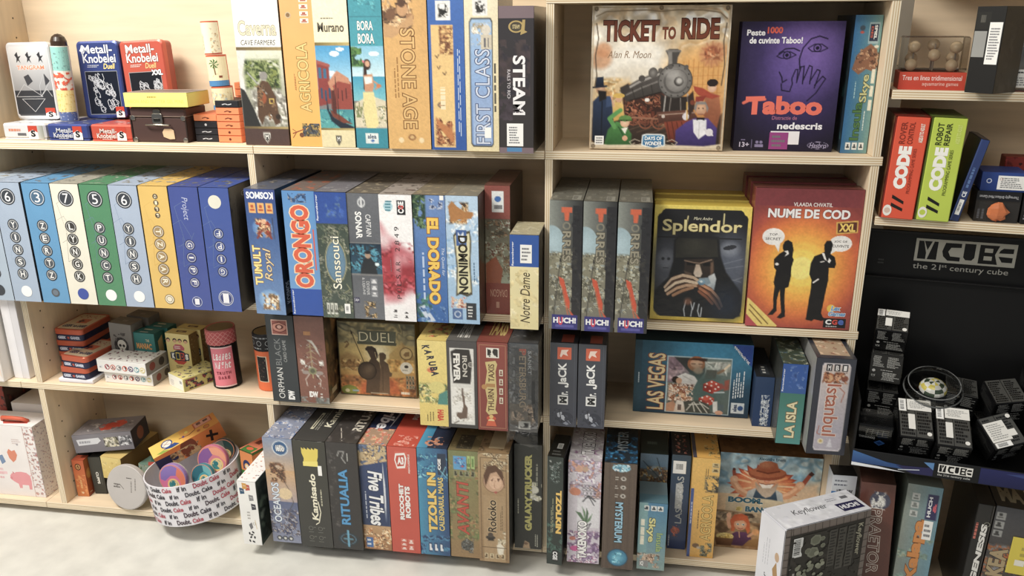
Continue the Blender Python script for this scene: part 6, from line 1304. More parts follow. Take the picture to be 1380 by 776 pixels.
def printed_tube(name, label, cat, group, loc, r, h, parts, d=False, rot=(0, 0, 0), n=32):
    """parts: (part name, profile in fractions, colour, material, painter or None)."""
    loc = (loc[0], loc[1], loc[2] + r * 1.04 * abs(math.sin(rot[1])) + .0003)
    o = thing(name, label, cat, group, loc, rot, d)
    for pn, prof, col, mat, paint in parts:
        q = Geo(); q.lathe([(a * r, b * h) for a, b in prof], col, n)
        ob = q.build(pn, mat, o, smooth=False)
        if paint:
            k = [0]; pg = Geo(); z0, z1 = paint[0] * h, paint[1] * h; rr_ = max(a for a, b in prof) * r
            # u 0..100 wraps the visible half of the tube, facing the aisle
            f = Face(pg, lambda u, v, of: Vector(((rr_ + of) * math.sin(math.pi * (u - .5)), -(rr_ + of) * math.cos(math.pi * (u - .5)), z1 + (z0 - z1) * v)), rr_ * math.pi, z1 - z0, k); f.tg = pg
            paint[2](f); pg.build(paint[3] if len(paint) > 3 else 'printed_sleeve', M_CARD, ob, norm=False)
    return o


def strip(F, u0, v0, u1, v1, c, c2=None, n=14):
    for i in range(n): F.R(u0 + (u1 - u0) * i / n, v0, u0 + (u1 - u0) * (i + 1) / n, v1, c, c2)
    return F


def tube_a(F):
    strip(F, 0, 0, 100, 34, '8cc8c0'); strip(F, 0, 32, 100, 58, 'e8e0d0'); strip(F, 0, 58, 100, 90, 'eed88a'); strip(F, 0, 88, 100, 100, '5a6a9a')
    F.B(0, 34, 100, 58, ['e0563c', 'e88a5a', 'd8442c'], 26, 9, 2).B(0, 4, 100, 30, ['3a6a70', 'a8dcd4', 'f0f0e8'], 16, 4, 3).B(0, 62, 100, 90, ['c8a83c', 'e8c85a', 'd0a030'], 30, 4, 4).B(0, 88, 100, 99, ['3a4a8a', 'c8d0e0'], 14, 5, 5)


printed_tube('card_tube', 'patterned teal, red and yellow tube with a dark domed cap between the tins', 'tube', 'tubes', (-1.321, .1, TP), .0215, .203,
             [('tube_body', [(0, 0), (1, 0), (1, .93), (0, .93)], 'e4e0d4', M_CARD, (.01, .92, tube_a)), ('domed_cap', [(.92, .931), (.9, .99), (.7, 1.04), (.35, 1.07), (0, 1.08)], '3a2a20', M_GLOSS, None)], rot=(0, math.radians(1.5), 0))

# old suitcase box
o = thing('keepsake_box', 'dark brown toy suitcase box with metal clasp and paper tag', 'box', 'tins, tubes and small boxes', (-1.0255, .03, S1))
W, D_, H = .148, .1, .086
q = Geo(); q.box(-W / 2, W / 2, 0, D_, 0, .062, '4a3430', .003)
for s_ in (-1, 1): q.box(s_ * W / 2 - .0035, s_ * W / 2 + .0005, -.0008, .004, .001, .06, '2e201c', .001)
body = q.build('case_body', M_CARD, o)
q = Geo(); q.box(-W / 2 - .001, W / 2 + .001, -.001, D_ + .001, .0625, H, '4d3733', .004); q.box(-W / 2 - .0016, W / 2 + .0016, -.0016, D_ + .0016, .0625, .0655, '6e5a50', .0008); q.build('case_lid', M_CARD, o)
q = Geo(); q.slab(rounded(.028, .026, .005, z0=.046), -.006, -.0022, 'a8a49c', .001); q.slab(rounded(.018, .008, .002, z0=.052), -.0072, -.0061, '5d5a54', .0006); q.slab(rounded(.02, .014, .006, z0=.068), -.0052, -.0022, '8a857c', .001); q.build('clasp', M_STEEL, o)
q = Geo(); q.tube([(-.032, -.004, .0435), (-.03, -.009, .044), (0, -.0095, .0445), (.03, -.009, .044), (.032, -.004, .0435)], .0022, 'b8b4ac'); q.build('handle', M_STEEL, o, smooth=True)
q = Geo(); q.slab([(.014, .034), (.008, .026), (.01, .014), (.026, .008), (.04, .009), (.039, .03), (.032, .034)], -.0024, -.001, 'd8b890', .0004); q.build('paper_tag', M_CARD, o)
for x in (-1, 1):
    for z in (.004, .058):
        q = Geo(); q.slab(rounded(.012, .012, .005, x0=x * (W / 2 - .0065) - .006, z0=z - .004 if z > .03 else 0), -.0022, -.0004, 'b4afa6', .0005); q.build('corner_plate', M_STEEL, o)
g = Game('bright yellow long box lying on top of the suitcase', -1.1045, .022, S1 + .0876, .172, .034, .1, 'e8e070', 'tins, tubes and small boxes', 'box', 'pen_box', split=None, mat=M_CARD, yaw=-2, lean=-.4)
F = g.F; F.R(0, 0, 100, 100, 'f0ec72', 'eee868').T('NEON AND GLITTER GEL PENS', 6, 50, 94, 74, 'd0b848', 0, None, .0).lines(36, 22, 60, 38, 1, 'b0963a', 3, False, .7)
g.T.R(0, 0, 100, 100, '9a8c82').R(3, 8, 97, 86, 'b8aca0').R(4, 12, 96, 80, '6f625c'); g.done()


def tower_a(F):
    strip(F, 0, 0, 100, 6, 'd0603c'); strip(F, 0, 6, 100, 80, 'ecdcae'); strip(F, 0, 80, 100, 100, '4a86b8'); F.B(10, 20, 90, 78, ['e0c488', 'b8c8c4', 'c8a468', 'f0e4c4'], 16, 7, 3)


def tower_b(F):
    strip(F, 0, 0, 100, 5, 'd0603c'); strip(F, 0, 5, 100, 82, 'eee0b4'); strip(F, 0, 82, 100, 100, '4a86b8')
    F.P([(36, 84), (48, 66), (62, 60), (78, 66), (92, 84)], 'e8b83c').L([(56, 62), (54, 40), (54, 30)], 3.4, '7a5a34')
    for a in range(0, 360, 45): F.P([(54, 28), (54 + 17 * math.cos(math.radians(a)), 28 + 17 * math.sin(math.radians(a))), (54 + 12 * math.cos(math.radians(a + 24)), 28 + 13 * math.sin(math.radians(a + 24)))], '4f7a3c')
    F.R(66, 66, 76, 73, '8a4a34')


def tower_c(F):
    strip(F, 0, 0, 100, 4, 'd0603c'); strip(F, 0, 4, 100, 96, 'f0e6c4')
    F.lines(16, 14, 34, 90, 2, '8a9a6a', 3, True, .3).B(60, 20, 92, 96, ['c8a070', '8a6a4a', 'd8c8a0', '9ab0b8'], 12, 6, 4).L([(20, 60), (70, 62)], 1, 'a8b4b0')


nest = 'nested cardboard stacking cylinders'
z = S1 + .078
cyl = [('widest stacking cylinder of the tower, resting on the matchbox drawers', -.867, .0255, .056, tower_a), ('middle stacking cylinder with a palm tree island', -.873, .0238, .074, tower_b), ('narrowest stacking cylinder on top of the tower', -.881, .0205, .078, tower_c)]
for lab, x, r, h, pt in cyl:
    printed_tube('stacking_cylinder', lab, 'toy', nest, (x, .075, z), r, h, [('cylinder_wall', [(0, 0), (1, 0), (1, 1), (.93, 1), (.93, .96), (0, .96)], 'c85a3c', M_CARD, (.004, .996, pt))], rot=(0, math.radians(-2), 0)); z += h + .0012


def matchbox(label, x, y, z, c, w=.0625, h=.0168, d=.1, yaw=0, sym=0):
    o = thing('matchbox_puzzle', label, 'puzzle box', 'small matchbox puzzles', (x + w / 2, y, z), (0, 0, math.radians(yaw)))
    oc = {'o': 'e88a54', 'k': '26252a'}[c]
    q = Geo(); q.box(-w / 2, w / 2, 0, d, 0, h, {'o': 'e2703a', 'k': '1c1c20'}[c], .0008)
    sl = q.build('sleeve', M_CARD, o)
    q = Geo(); q.box(-w / 2 + .0012, w / 2 - .0012, -.0012, -.0001, .0012, h - .0012, oc, .0003)
    k = [0]; F = Face(q, lambda u, v, of: Vector((-w / 2 + u * w, -.0012 - of, h * (1 - v))), w, h, k); F.tg = q
    ink = '6a2c1c' if c == 'o' else 'c8c8cc'
    if sym == 0: F.L([(38, 58), (50, 44), (66, 56), (58, 62)], 3, ink)
    elif sym == 1: F.E(50, 50, 5, ink)
    else: F.L([(32, 56), (44, 46), (56, 58), (70, 48)], 3.4, ink)
    q.build('drawer', M_CARD, o)


for i, (c, sm, what) in enumerate((('k', 2, 'black matchbox puzzle at the foot of the shorter stack'), ('k', 2, 'black matchbox puzzle second from the bottom of the shorter stack'), ('k', 1, 'black matchbox puzzle with a white dot, third up in the shorter stack'), ('o', 0, 'orange matchbox puzzle on top of the shorter stack, under the cylinders'))):
    matchbox(what, -.9425, .052, S1 + .0172 * i + (.009 if i == 3 else 0) * 0, c, sym=sm)
q = None
for i, (c, sm, what) in enumerate((('o', 1, 'orange matchbox puzzle at the foot of the taller stack'), ('o', 1, 'orange matchbox puzzle second from the bottom of the taller stack'), ('o', 0, 'orange matchbox puzzle third from the bottom of the taller stack'), ('o', 0, 'orange matchbox puzzle fourth from the bottom of the taller stack'), ('o', 0, 'orange matchbox puzzle fifth up, beneath the black one'), ('k', 2, 'black matchbox puzzle on top of the taller stack'))):
    matchbox(what, -.8775, .045, S1 + .0172 * i, c, sym=sm)
matchbox('plain orange matchbox puzzle behind the taller stack, lower of two', -.879, .158, S1 + .104, 'o', .04, .017, .07)
matchbox('plain orange matchbox puzzle behind the taller stack, upper of two', -.879, .158, S1 + .1212, 'o', .04, .017, .07)
for i in range(6): matchbox('orange matchbox puzzle in the hidden rear stack, level %s' % ('one two three four five six'.split()[i]), -.879, .158, S1 + .0172 * i, 'o', .04, .0168, .07)

# ------------------------------------------------------------------ third shelf, small games
g = Game('white panel box with an orange drip print at the picture edge', -1.689, -.012, S3, .105, .245, .19, 'ece6e0', 'boxes at the end of the third shelf', 'box', split=None, mat=M_CARD, yaw=0)
F = g.F; F.P([(40, 0), (84, 0), (98, 96), (70, 70), (50, 60), (40, 40)], 'e8a070', 'f0e0d0').P([(60, 4), (84, 4), (90, 50), (76, 60), (64, 30)], 'd86a3c').B(60, 4, 92, 60, ['e07a48', 'c8583a', 'f0c0a0'], 18, 9, 3); g.done()
g = Game('plain white tall carton with a grey seam beside the wooden upright', -1.577, .022, S3, .05, .236, .17, 'e6e4e6', 'boxes at the end of the third shelf', 'box', split=None, mat=M_CARD, yaw=-3)
g.F.RH(0, 0, 55, 100, 'eeecee', 'e2e0e4').R(55, 0, 57, 100, 'b8b4b6').RH(57, 0, 100, 100, 'd4d2d6', 'dedce0'); g.done()


def geek(label, x, y, z, yaw=0, n=0):
    w, h, d = .0915, .0335, .135
    o = thing('trivia_tin', label, 'tin', 'orange and navy quiz tins', (x, y, z), (0, 0, math.radians(yaw)))
    def body(z0, z1, ins, col, nm):
        q = Geo(); ou = rounded(w - ins, d - ins, .012, z0=ins / 2)
        n_ = len(ou); b = .0015
        vs = [Vector((a, c, z0)) for a, c in ou] + [Vector((a, c, z1 - b)) for a, c in ou] + [Vector((a * .975, d / 2 + (c - d / 2) * .982, z1)) for a, c in ou]
        q.add(vs, [list(range(n_))[::-1], list(range(2 * n_, 3 * n_))] + [[k + i, k + (i + 1) % n_, k + n_ + (i + 1) % n_, k + n_ + i] for k in (0, n_) for i in range(n_)], hexc(col))
        return q
    q = body(0, h * .55, .002, '2c3050', 'x'); k = [0]
    F = Face(q, lambda u, v, of: Vector((-w / 2 + u * w, .001 - of - .0002, h * .55 * (1 - v))), w, h * .55, k); tg = Geo(); F.tg = tg
    F.T('GEEK', 14, 28, 42, 76, 'ccd2e4', 0, None, .06).T('vs', 45, 36, 53, 76, 'd8604a', 0, None, .03).T('GAMER', 56, 28, 90, 76, 'ccd2e4', 0, None, .06)
    b = q.build('tin_base', M_TIN, o); tg.build('title_lettering', M_CARD, b, norm=False)
    q = body(h * .55 + .0002, h, 0, 'c85a38', 'x'); k = [0]
    F = Face(q, lambda u, v, of: Vector((-w / 2 + u * w, d * (1 - v), h + of)), w, d, k); tg = Geo(); F.tg = tg
    F.P([(10, 8), (90, 8), (94, 12), (94, 90), (90, 94), (10, 94), (6, 90), (6, 12)], 'd8c4a0').T('GEEK vs', 12, 70, 60, 84, '2c3050', 0, None, .05).T('GAMER', 62, 70, 92, 84, '2c3050', 0, None, .05).R(36, 36, 72, 60, 'd8704a').R(42, 40, 48, 58, '26283a').R(36, 46, 56, 51, '26283a').B(14, 14, 86, 32, ['2c3050', 'c85a38', '8a7a6a'], 8, 5, n)
    l = q.build('tin_lid', M_TIN, o); tg.build('title_lettering', M_CARD, l, norm=False)
    return o


geek('orange and navy quiz tin at the bottom of the four-high stack', -1.423, .072, S3 + .0005, 0)
geek('orange and navy quiz tin second up in the four-high stack', -1.4235, .071, S3 + .0345, -1)
geek('orange and navy quiz tin third up in the four-high stack', -1.4225, .070, S3 + .0685, .6)
geek('orange and navy quiz tin on top of the four-high stack', -1.4235, .071, S3 + .1025, -1)
q = thing('game_box', 'plain white flat box under the two skewed quiz tins', 'board game', 'small games on the third shelf', (-1.378, .012, S3))
w_ = Geo(); w_.box(-.053, .053, 0, .12, 0, .012, 'eceaf0'); w_.build('carton', M_CARD, q)
w_ = Geo(); w_.box(-.0515, .0515, -.0006, .0002, .002, .006, 'd4d2da', .0001); w_.build('flap', M_CARD, q)
geek('orange and navy quiz tin directly on the white flat box', -1.381, .0125, S3 + .0125, -4)
geek('skewed quiz tin showing its cream lid picture, on top of the front pair', -1.377, .014, S3 + .0465, -9)


def tuck(label, x, y, z, w, h, d, col, yaw=0, lean=0, pit=0, name='card_game_box', group='small games on the third shelf', **k):
    return Game(label, x, y, z, w, h, d, col, group, 'card game', name, yaw, lean, pit, split=None, mat=M_CARD, bev=.001, lidname='carton', **k)


SK = 'two grey skull boxes'
g = tuck('grey cube-shaped skull box in front of its twin', -1.3145, .098, S3, .073, .152, .05, '77736e', yaw=-6, group=SK, lean=2)
F = g.F; F.R(0, 0, 100, 100, '837f7a', '77736e').E(48, 44, 33, '2c2a2a', 1.05).B(16, 18, 80, 72, ['2c2a2a', '4a4644', '6a6662'], 20, 10, 3).E(50, 42, 20, 'cfcabe', 1.0).P([(38, 48), (62, 48), (60, 60), (54, 64), (46, 64), (40, 60)], 'c4beb0').E(42, 44, 6, '2c2a2a', 1).E(58, 44, 6, '2c2a2a', 1).P([(47, 50), (53, 50), (50, 54)], '2c2a2a')
for x in (44, 48, 52, 56): F.L([(x, 56), (x, 62)], 1.4, '4a4644')
F.lines(30, 90, 70, 94, 1, 'a8a49e', 3); g.T.R(0, 0, 100, 100, '6c645a').R(40, 40, 62, 60, '8a8276').L([(0, 50), (100, 50)], 2, '504a42'); sk = g.done()
copy_thing(sk, (sk.location.x + .016, sk.location.y + .062, sk.location.z), 'grey skull box standing behind, mostly covered by its twin')
TE = 'two teal card boxes'
g = tuck('teal card box with orange lettering and a red face, in front of its twin', -1.243, .098, S3, .074, .128, .04, '2f7470', yaw=-6, group=TE)
F = g.F; F.R(0, 0, 100, 100, '37807c', '2f7470').T('MANIAC', 16, 24, 84, 38, 'e8a85a', 0, '2a4a48', .04, .04).T('THE', 60, 14, 76, 20, 'd8c8a0', 0, None, .02).E(50, 56, 26, 'd8dcd8', .7).E(50, 58, 22, 'c23a30', .8).E(40, 54, 7, 'f0ece4').E(60, 54, 7, 'f0ece4').E(41, 54, 3, '1c1c1c').E(59, 54, 3, '1c1c1c').R(34, 66, 66, 70, '6a1c18'); g.R.R(0, 0, 100, 100, '2a6460').P([(30, 20), (80, 10), (86, 80), (40, 90)], 'c8a86a')
g.T.R(0, 0, 100, 100, '2c6a66').R(30, 20, 66, 36, 'c8c0a4').R(30, 70, 66, 86, 'a8b0a4'); te = g.done()
copy_thing(te, (te.location.x + .013, te.location.y + .048, te.location.z), 'teal card box with cream top standing behind its twin')
KD = 'two yellow party card boxes'
g = tuck('yellow party card box with cartoon heads and big letters, in front of its twin', -1.139, .098, S3, .077, .1315, .035, 'd8c478', yaw=-7, group=KD)
F = g.F; F.R(0, 0, 100, 100, 'e2d08a', 'd8c67c')
for x in (10, 38, 60, 84): F.E(x, 15, 9, '2c2624', .9); F.E(x, 17, 7, 'd8a884', .9)
F.P([(28, 30), (38, 24), (64, 24), (76, 31), (74, 37), (28, 37)], 'c05a68').lines(32, 27, 72, 35, 2, 'f0e0e0', 3).E(52, 52, 32, '2c3a4c', .8).R(12, 44, 92, 58, '2c3a4c')
for k, (ch, c) in enumerate(zip('KIDS', ('f0f0ec', 'e8d24a', 'd8503c', 'f0f0ec'))): F.R(16 + 19 * k, 43, 33 + 19 * k, 60, c if 0 < k < 3 else '2c3a4c').T(ch, 18 + 19 * k, 45, 31 + 19 * k, 58, '2c3a4c' if 0 < k < 3 else c, 0, None, .08)
F.P([(22, 62), (80, 62), (64, 70), (40, 70)], 'c8483c').lines(30, 73, 74, 80, 2, '5a4a34', 4); g.T.R(0, 0, 100, 100, 'cdb76a').P([(30, 30), (70, 24), (76, 60), (34, 66)], '6a4a34').lines(40, 36, 68, 56, 2, 'd8c478', 3)
g.R.R(0, 0, 100, 100, '8a6a3a').B(6, 6, 94, 94, ['4a3424', 'b89a5a', '6a2c24', '2c2620'], 16, 14, 3); kd = g.done()
copy_thing(kd, (kd.location.x + .012, kd.location.y + .042, kd.location.z), 'yellow party card box standing behind its twin beside the pink tube')


def badges(F, v, y2, big):
    cs = ['b84a5a', 'd0563c', '9aa0a4', 'd85a3c', '5a3a7a', '7ab0b8', 'e0d08a']
    F.R(4, v - 10, 11, v + 12, 'e4e4e6').lines(5, v - 2, 11, v + 12, 2, '4a4a50', 3)
    for k, c in enumerate(cs): F.E(21 + 12 * k, v, big, c).E(21 + 12 * k, v, big * .72, 'f0ece8').B(17.5 + 12 * k, v - 16, 24.5 + 12 * k, v + 16, [c, '3a3438', c], 4, 2.2, k)


WB = 'two white badge boxes'
g = tuck('white long box with round badges, lower of the two stacked', -1.299, .03, S3, .152, .034, .092, 'e8e6e2', yaw=-3, group=WB)
badges(g.F, 46, 1, 4.6); g.T.R(0, 0, 100, 100, 'e4e2de').B(4, 6, 96, 94, ['5a5458', 'b04a4a', '8a8488', '3a3a40'], 16, 4, 3); g.R.R(0, 0, 100, 100, '9a9590').E(30, 50, 12, '8a4440').E(70, 50, 12, '4a4448'); g.done()
g = tuck('white long box with round badges, upper of the two stacked', -1.312, .024, S3 + .0348, .158, .037, .095, 'eceae6', yaw=-5, group=WB)
badges(g.F, 54, 1, 5.2); g.T.R(0, 0, 100, 100, 'e6e4e0').B(6, 6, 96, 94, ['4a4448', 'c04a4a', '7a7478', '2c2c32', '9a5a6a'], 22, 4, 5); g.R.R(0, 0, 100, 100, '8f8a84').E(28, 46, 13, '8a4440').E(70, 46, 13, '3a3438'); g.done()
g = tuck('yellow flat card box lying down with a white barcode end', -1.1085, .04, S3, .078, .036, .112, 'e4dc8c', yaw=-30)
F = g.F; F.R(0, 0, 94, 100, 'f0eee2').lines(10, 40, 46, 90, 4, 'b8b4b8', 3).code(70, 20, 90, 56, 3).R(94, 0, 100, 100, 'ddd07a')
g.T.R(0, 0, 100, 100, 'dccf82').B(6, 6, 94, 94, ['3a3438', '5a4a5a', 'e8e0a8', '4a3c34', 'c0504a'], 26, 9, 7); g.R.R(0, 0, 100, 100, 'd0c070').B(4, 8, 96, 92, ['3a3438', 'a84a4a', '4a7a80', '2c2c30'], 20, 8, 8); g.done()


def ladies(F):
    strip(F, 0, 0, 100, 100, '161618')
    strip(F, 36, 6, 86, 94, 'ea7f8e'); strip(F, 36, 3, 86, 6, 'f0c8c8', n=10); strip(F, 36, 94, 86, 97, 'f0c8c8', n=10)
    for k, ch in enumerate('Ladies'): F.T(ch, 41 + 6.8 * k, 18, 46.6 + 6.8 * k, 33, 'f8eeee', 0, None, .02, sh=.2)
    for k, ch in enumerate('Night'): F.T(ch, 43 + 7.4 * k, 37, 49.4 + 7.4 * k, 53, 'f8eeee', 0, None, .02, sh=.2)
    for k, ch in enumerate('TRUTH'): F.T(ch, 45 + 6.6 * k, 60, 50 + 6.6 * k, 67, '8a2c3c', 0, None, .03)
    for k, ch in enumerate('DARE'): F.T(ch, 48 + 6.6 * k, 71, 53 + 6.6 * k, 78, '8a2c3c', 0, None, .03)


def lattice(F):
    strip(F, 0, 0, 100, 100, 'cf5f62', n=16)
    for k in range(-4, 12):
        for j in range(6):
            F.L([(k * 10 + j * 5, j * 17), (k * 10 + (j + 1) * 5, (j + 1) * 17)], .9, 'e8a8a0'); F.L([(k * 10 - j * 5, j * 17), (k * 10 - (j + 1) * 5, (j + 1) * 17)], .9, 'e8a8a0')


printed_tube('card_tube', 'black tube with pink label and lattice-patterned red lid', 'tube', 'tubes', (-.949, .07, S3), .0385, .171,
             [('tube_body', [(0, 0), (1, 0), (1, .745), (0, .745)], '161618', M_CARD, (.01, .74, ladies)), ('tube_lid', [(1.03, .75), (1.03, .985), (1.0, 1), (.9, .985), (0, .985)], 'b0605a', M_CARD, (.752, .98, lattice)), ('lid_top', [(0, .9855), (.9, .9855), (.9, .99), (0, .99)], '8c7a58', M_STEEL, None)], rot=(0, math.radians(-1.5), 0))


def orange_t(F):
    strip(F, 0, 0, 100, 100, 'ee7038'); strip(F, 32, 12, 57, 78, 'e8dcc0', n=5); strip(F, 33, 13.5, 55, 76.5, '1c1a1c', n=5); F.B(34, 16, 54, 74, ['d8c8a8', '3a3438', '8a4a34'], 9, 3, 3)


def black_t(F):
    strip(F, 0, 0, 100, 100, '1c1c20'); F.ring(44, 50, 6, 1, 'b8bcc0').ring(24, 50, 6, 1, 'b8bcc0').ring(64, 50, 6, 1, 'b8bcc0').lines(10, 10, 90, 24, 1, 'a8acb0', 3).lines(10, 76, 90, 90, 1, 'a8acb0', 4)


printed_tube('card_tube', 'orange tube with black lid, half hidden by the charcoal spine', 'tube', 'tubes', (-.817, .075, S3), .0385, .166,
             [('tube_body', [(0, 0), (1, 0), (1, .7), (0, .7)], 'ee7038', M_CARD, (.01, .7, orange_t)), ('tube_lid', [(1.02, .705), (1.02, .985), (.98, 1), (.9, .985), (0, .985)], '1c1c20', M_CARD, (.707, .98, black_t)), ('lid_top', [(0, .9855), (.9, .9855), (.9, .99), (0, .99)], '9a8a66', M_STEEL, None)], rot=(0, math.radians(-1), 0))

# ------------------------------------------------------------------ bottom shelf, small things
BOT = 'small boxes on the bottom shelf'
# the piggy box and its neighbours in the first bay
g = Game('white gift box with a pink pig and heart, floral sides', -1.735, .02, S4, .178, .236, .085, 'ece6e4', BOT, 'gift box', 'gift_box', split=None, mat=M_CARD)
F = g.F; F.R(0, 0, 100, 100, 'efeae8', 'ece4e2')
PIG = 'ea9aa0'
F.P([(40, 72), (44, 68), (48, 69), (52, 66), (62, 65), (72, 66), (78, 70), (79, 78), (77, 90), (72, 90), (72, 84), (60, 84), (59, 89), (54, 89), (53, 83), (46, 80), (41, 77)], PIG).E(42, 75, 2.6, 'e08a92').L([(79, 70), (82, 67), (80, 66)], 1, PIG).P([(46, 69), (46, 65), (50, 68)], 'd87e88').R(12, 66, 36, 70, 'f0c8cc').lines(10, 60, 40, 78, 3, 'e8b8bc', 3)
F.P([(44, 38), (48, 33), (53, 36), (59, 34), (62, 41), (58, 48), (52, 52), (46, 46)], 'e08a6c').P([(26, 44), (34, 42), (38, 52), (30, 56)], '7a92b4').lines(56, 18, 74, 26, 3, 'd8c4c2', 5).E(66, 26, 2, 'b8b0b4')
FL = ['d8948c', 'a8a4b0', 'c87a74', 'e8b4a4', '9a8a88', 'b0a8b8']
F.R(81, 0, 82, 100, 'c8a8a0').B(82, 1, 100, 99, FL, 60, 3, 8)
g.R.R(0, 0, 100, 100, 'e6dcd8').B(0, 0, 100, 100, FL, 150, 4, 9); g.T.R(0, 0, 100, 100, 'eee9e6').P([(36, 70), (80, 60), (84, 78), (44, 90)], 'c8584a')
tg_ = Geo(); tg_.tube([(-.03 + .0, .03, .238), (-.02, .02, .25), (.01, .018, .252), (.045, .02, .25), (.055, .03, .238)], .006, 'd8603f'); tg_.build('ribbon_handle', M_CARD, g.o, smooth=True)
g.done()
g = Game('flat white box with an orange photo on top, behind the pig box', -1.695, .112, S4 + .0, .175, .262, .11, 'e2dcd6', BOT, 'gift box', 'gift_box', split=None, mat=M_CARD)
g.T.R(0, 0, 100, 100, 'e6e0da').P([(46, 20), (86, 14), (92, 60), (56, 70)], 'b0603c').P([(60, 50), (84, 40), (88, 66), (66, 76)], '5a2c24'); g.done()
g = Game('red and black patterned box beside the floral gift box at the picture edge', -1.80, .11, S4, .09, .335, .11, '9a3a2c', BOT, 'gift box', 'gift_box', split=None, mat=M_CARD)
g.F.B(0, 0, 100, 60, ['c8543a', '2a2224', 'e0a080', '5a2c28'], 30, 14, 3); g.R.R(0, 0, 100, 100, '4a3a34').B(0, 0, 100, 70, ['c8543a', '2a2224', '7a3a30'], 14, 16, 4); g.done()

B_ = lambda label, x, y, w, h, d, col, z=S4, **k: tuck(label, x, y, z, w, h, d, col, group=BOT, **k)
g = B_('black card box with white scribbles behind the orange-red spiced box', -1.4715, .078, .036, .128, .11, '2a2826', name='card_game_box')
g.F.R(0, 0, 100, 100, '2c2a29').B(24, 20, 100, 96, ['d8d4cc', '3a3836', '8a8680', '1c1a19'], 30, 14, 3); g.T.R(0, 0, 100, 100, '38332f'); g.done()
g = B_('slim orange-red card box with golden ornament beside the wooden upright', -1.467, .042, .036, .122, .03, 'b8542c', yaw=4)
F = g.F; F.R(0, 0, 100, 100, 'c05a30', 'cf7a3c').B(6, 40, 94, 96, ['d88a4a', 'b04a2c', 'e0a05a'], 16, 18, 3).E(46, 18, 26, '3a1c14', 1.2).E(46, 18, 20, 'c08a50', 1.2).L([(38, 20), (46, 14), (54, 20), (46, 22)], 5, '3a1c14').lines(38, 40, 62, 78, 1, 'e0a868', 3, True, .7).E(50, 90, 10, 'e8c8a0'); g.R.R(0, 0, 100, 100, 'c06a2c', 'a84a28').E(50, 40, 40, 'd8883c', 1.4, 'e8a84c').lines(20, 88, 80, 93, 1, 'e8c8a0', 4); g.T.R(0, 0, 100, 100, 'b04c2c'); g.done()
g = B_('slim dark grey card box with white upright word', -1.4235, .062, .038, .124, .1, '3a3934', yaw=4, lean=-2)
F = g.F; F.R(0, 0, 100, 100, '45443c', '3a3933').T('CUPPII', 40, 40, 62, 72, 'e0ded4', -90, None, .04).L([(76, 38), (76, 74)], 1.5, '8a887e'); g.done()
g = B_('grey and pink white-topped box beneath the yellow box', -1.3805, .078, .083, .066, .12, '5a5450')
F = g.F; F.R(0, 0, 100, 70, '6a625c').B(4, 6, 56, 70, ['e8e2dc', '2c2826', 'c8c0b8'], 16, 9, 3).R(44, 10, 96, 70, 'dca090').B(46, 12, 94, 68, ['c04a3c', 'e8b8a8', '3a2a2a'], 9, 8, 4).R(0, 70, 100, 100, '5d4d46').lines(60, 72, 96, 92, 1, 'e8dcd4', 5); g.done()
g = B_('pale yellow long card box lying over the grey and pink one', -1.3755, .05, .07, .072, .17, 'd8be6c', z=S4 + .0665, yaw=-6)
g.F.R(0, 0, 100, 100, 'e2cb7a', 'd8bc66').B(4, 4, 96, 96, ['e6d28a', 'd0b460'], 12, 14, 3); g.T.R(0, 0, 100, 100, 'cfb368'); g.R.R(0, 0, 100, 100, '8a6a34'); g.done()
g = B_('grey card box with photo panels lying across the top of the others', -1.451, .048, .178, .058, .1, '77747a', z=S4 + .1435, lean=-5, yaw=8)
F = g.F; F.R(0, 0, 100, 100, '837f86', '76727a').P([(6, 26), (44, 22), (47, 40), (40, 56), (8, 60)], 'd4d4da').lines(9, 34, 40, 50, 1, '9a9aa2', 3, th=.8).R(52, 24, 76, 78, '8a866e').B(52, 24, 76, 78, ['e8e2d0', '4a4638', 'b8a86a', '2c2a24'], 16, 5, 3).R(78, 22, 98, 74, 'dcdce0').B(78, 22, 98, 74, ['1c1c20', '5a5a60', 'e8e8ec'], 14, 5, 4)
g.T.R(0, 0, 100, 100, '837d80').P([(40, 30), (70, 16), (80, 40), (70, 74), (46, 84), (36, 60)], 'd0503a').B(8, 20, 96, 90, ['d8d4d0', '1c1a1c', '8a8488'], 18, 8, 5).P([(44, 40), (66, 30), (70, 60), (50, 72)], 'c84630'); g.R.R(0, 0, 100, 100, '3a3236').E(50, 50, 20, '9a5a3c'); g.done()
g = B_('green, pink and teal patterned box lying behind the grey round-topped card', -1.283, .088, .075, .1, .12, '7a9a88', yaw=-12, pit=0)
F = g.F; F.R(0, 0, 100, 100, '9ab0a4', 'b8bc9c').B(0, 0, 100, 100, ['4a8474', 'd89a88', 'c8cca0', '7ab0b0', '5a7a5a', 'e0d4a8'], 34, 14, 3); g.T.R(0, 0, 100, 100, '6a8a7a').P([(10, 60), (60, 50), (90, 70), (40, 84)], '3a7460').P([(20, 20), (80, 10), (90, 36), (30, 48)], 'd8948a').P([(30, 86), (80, 74), (96, 90), (50, 100)], 'b84a3a'); g.R.R(0, 0, 100, 100, '8a9a7a'); g.done()

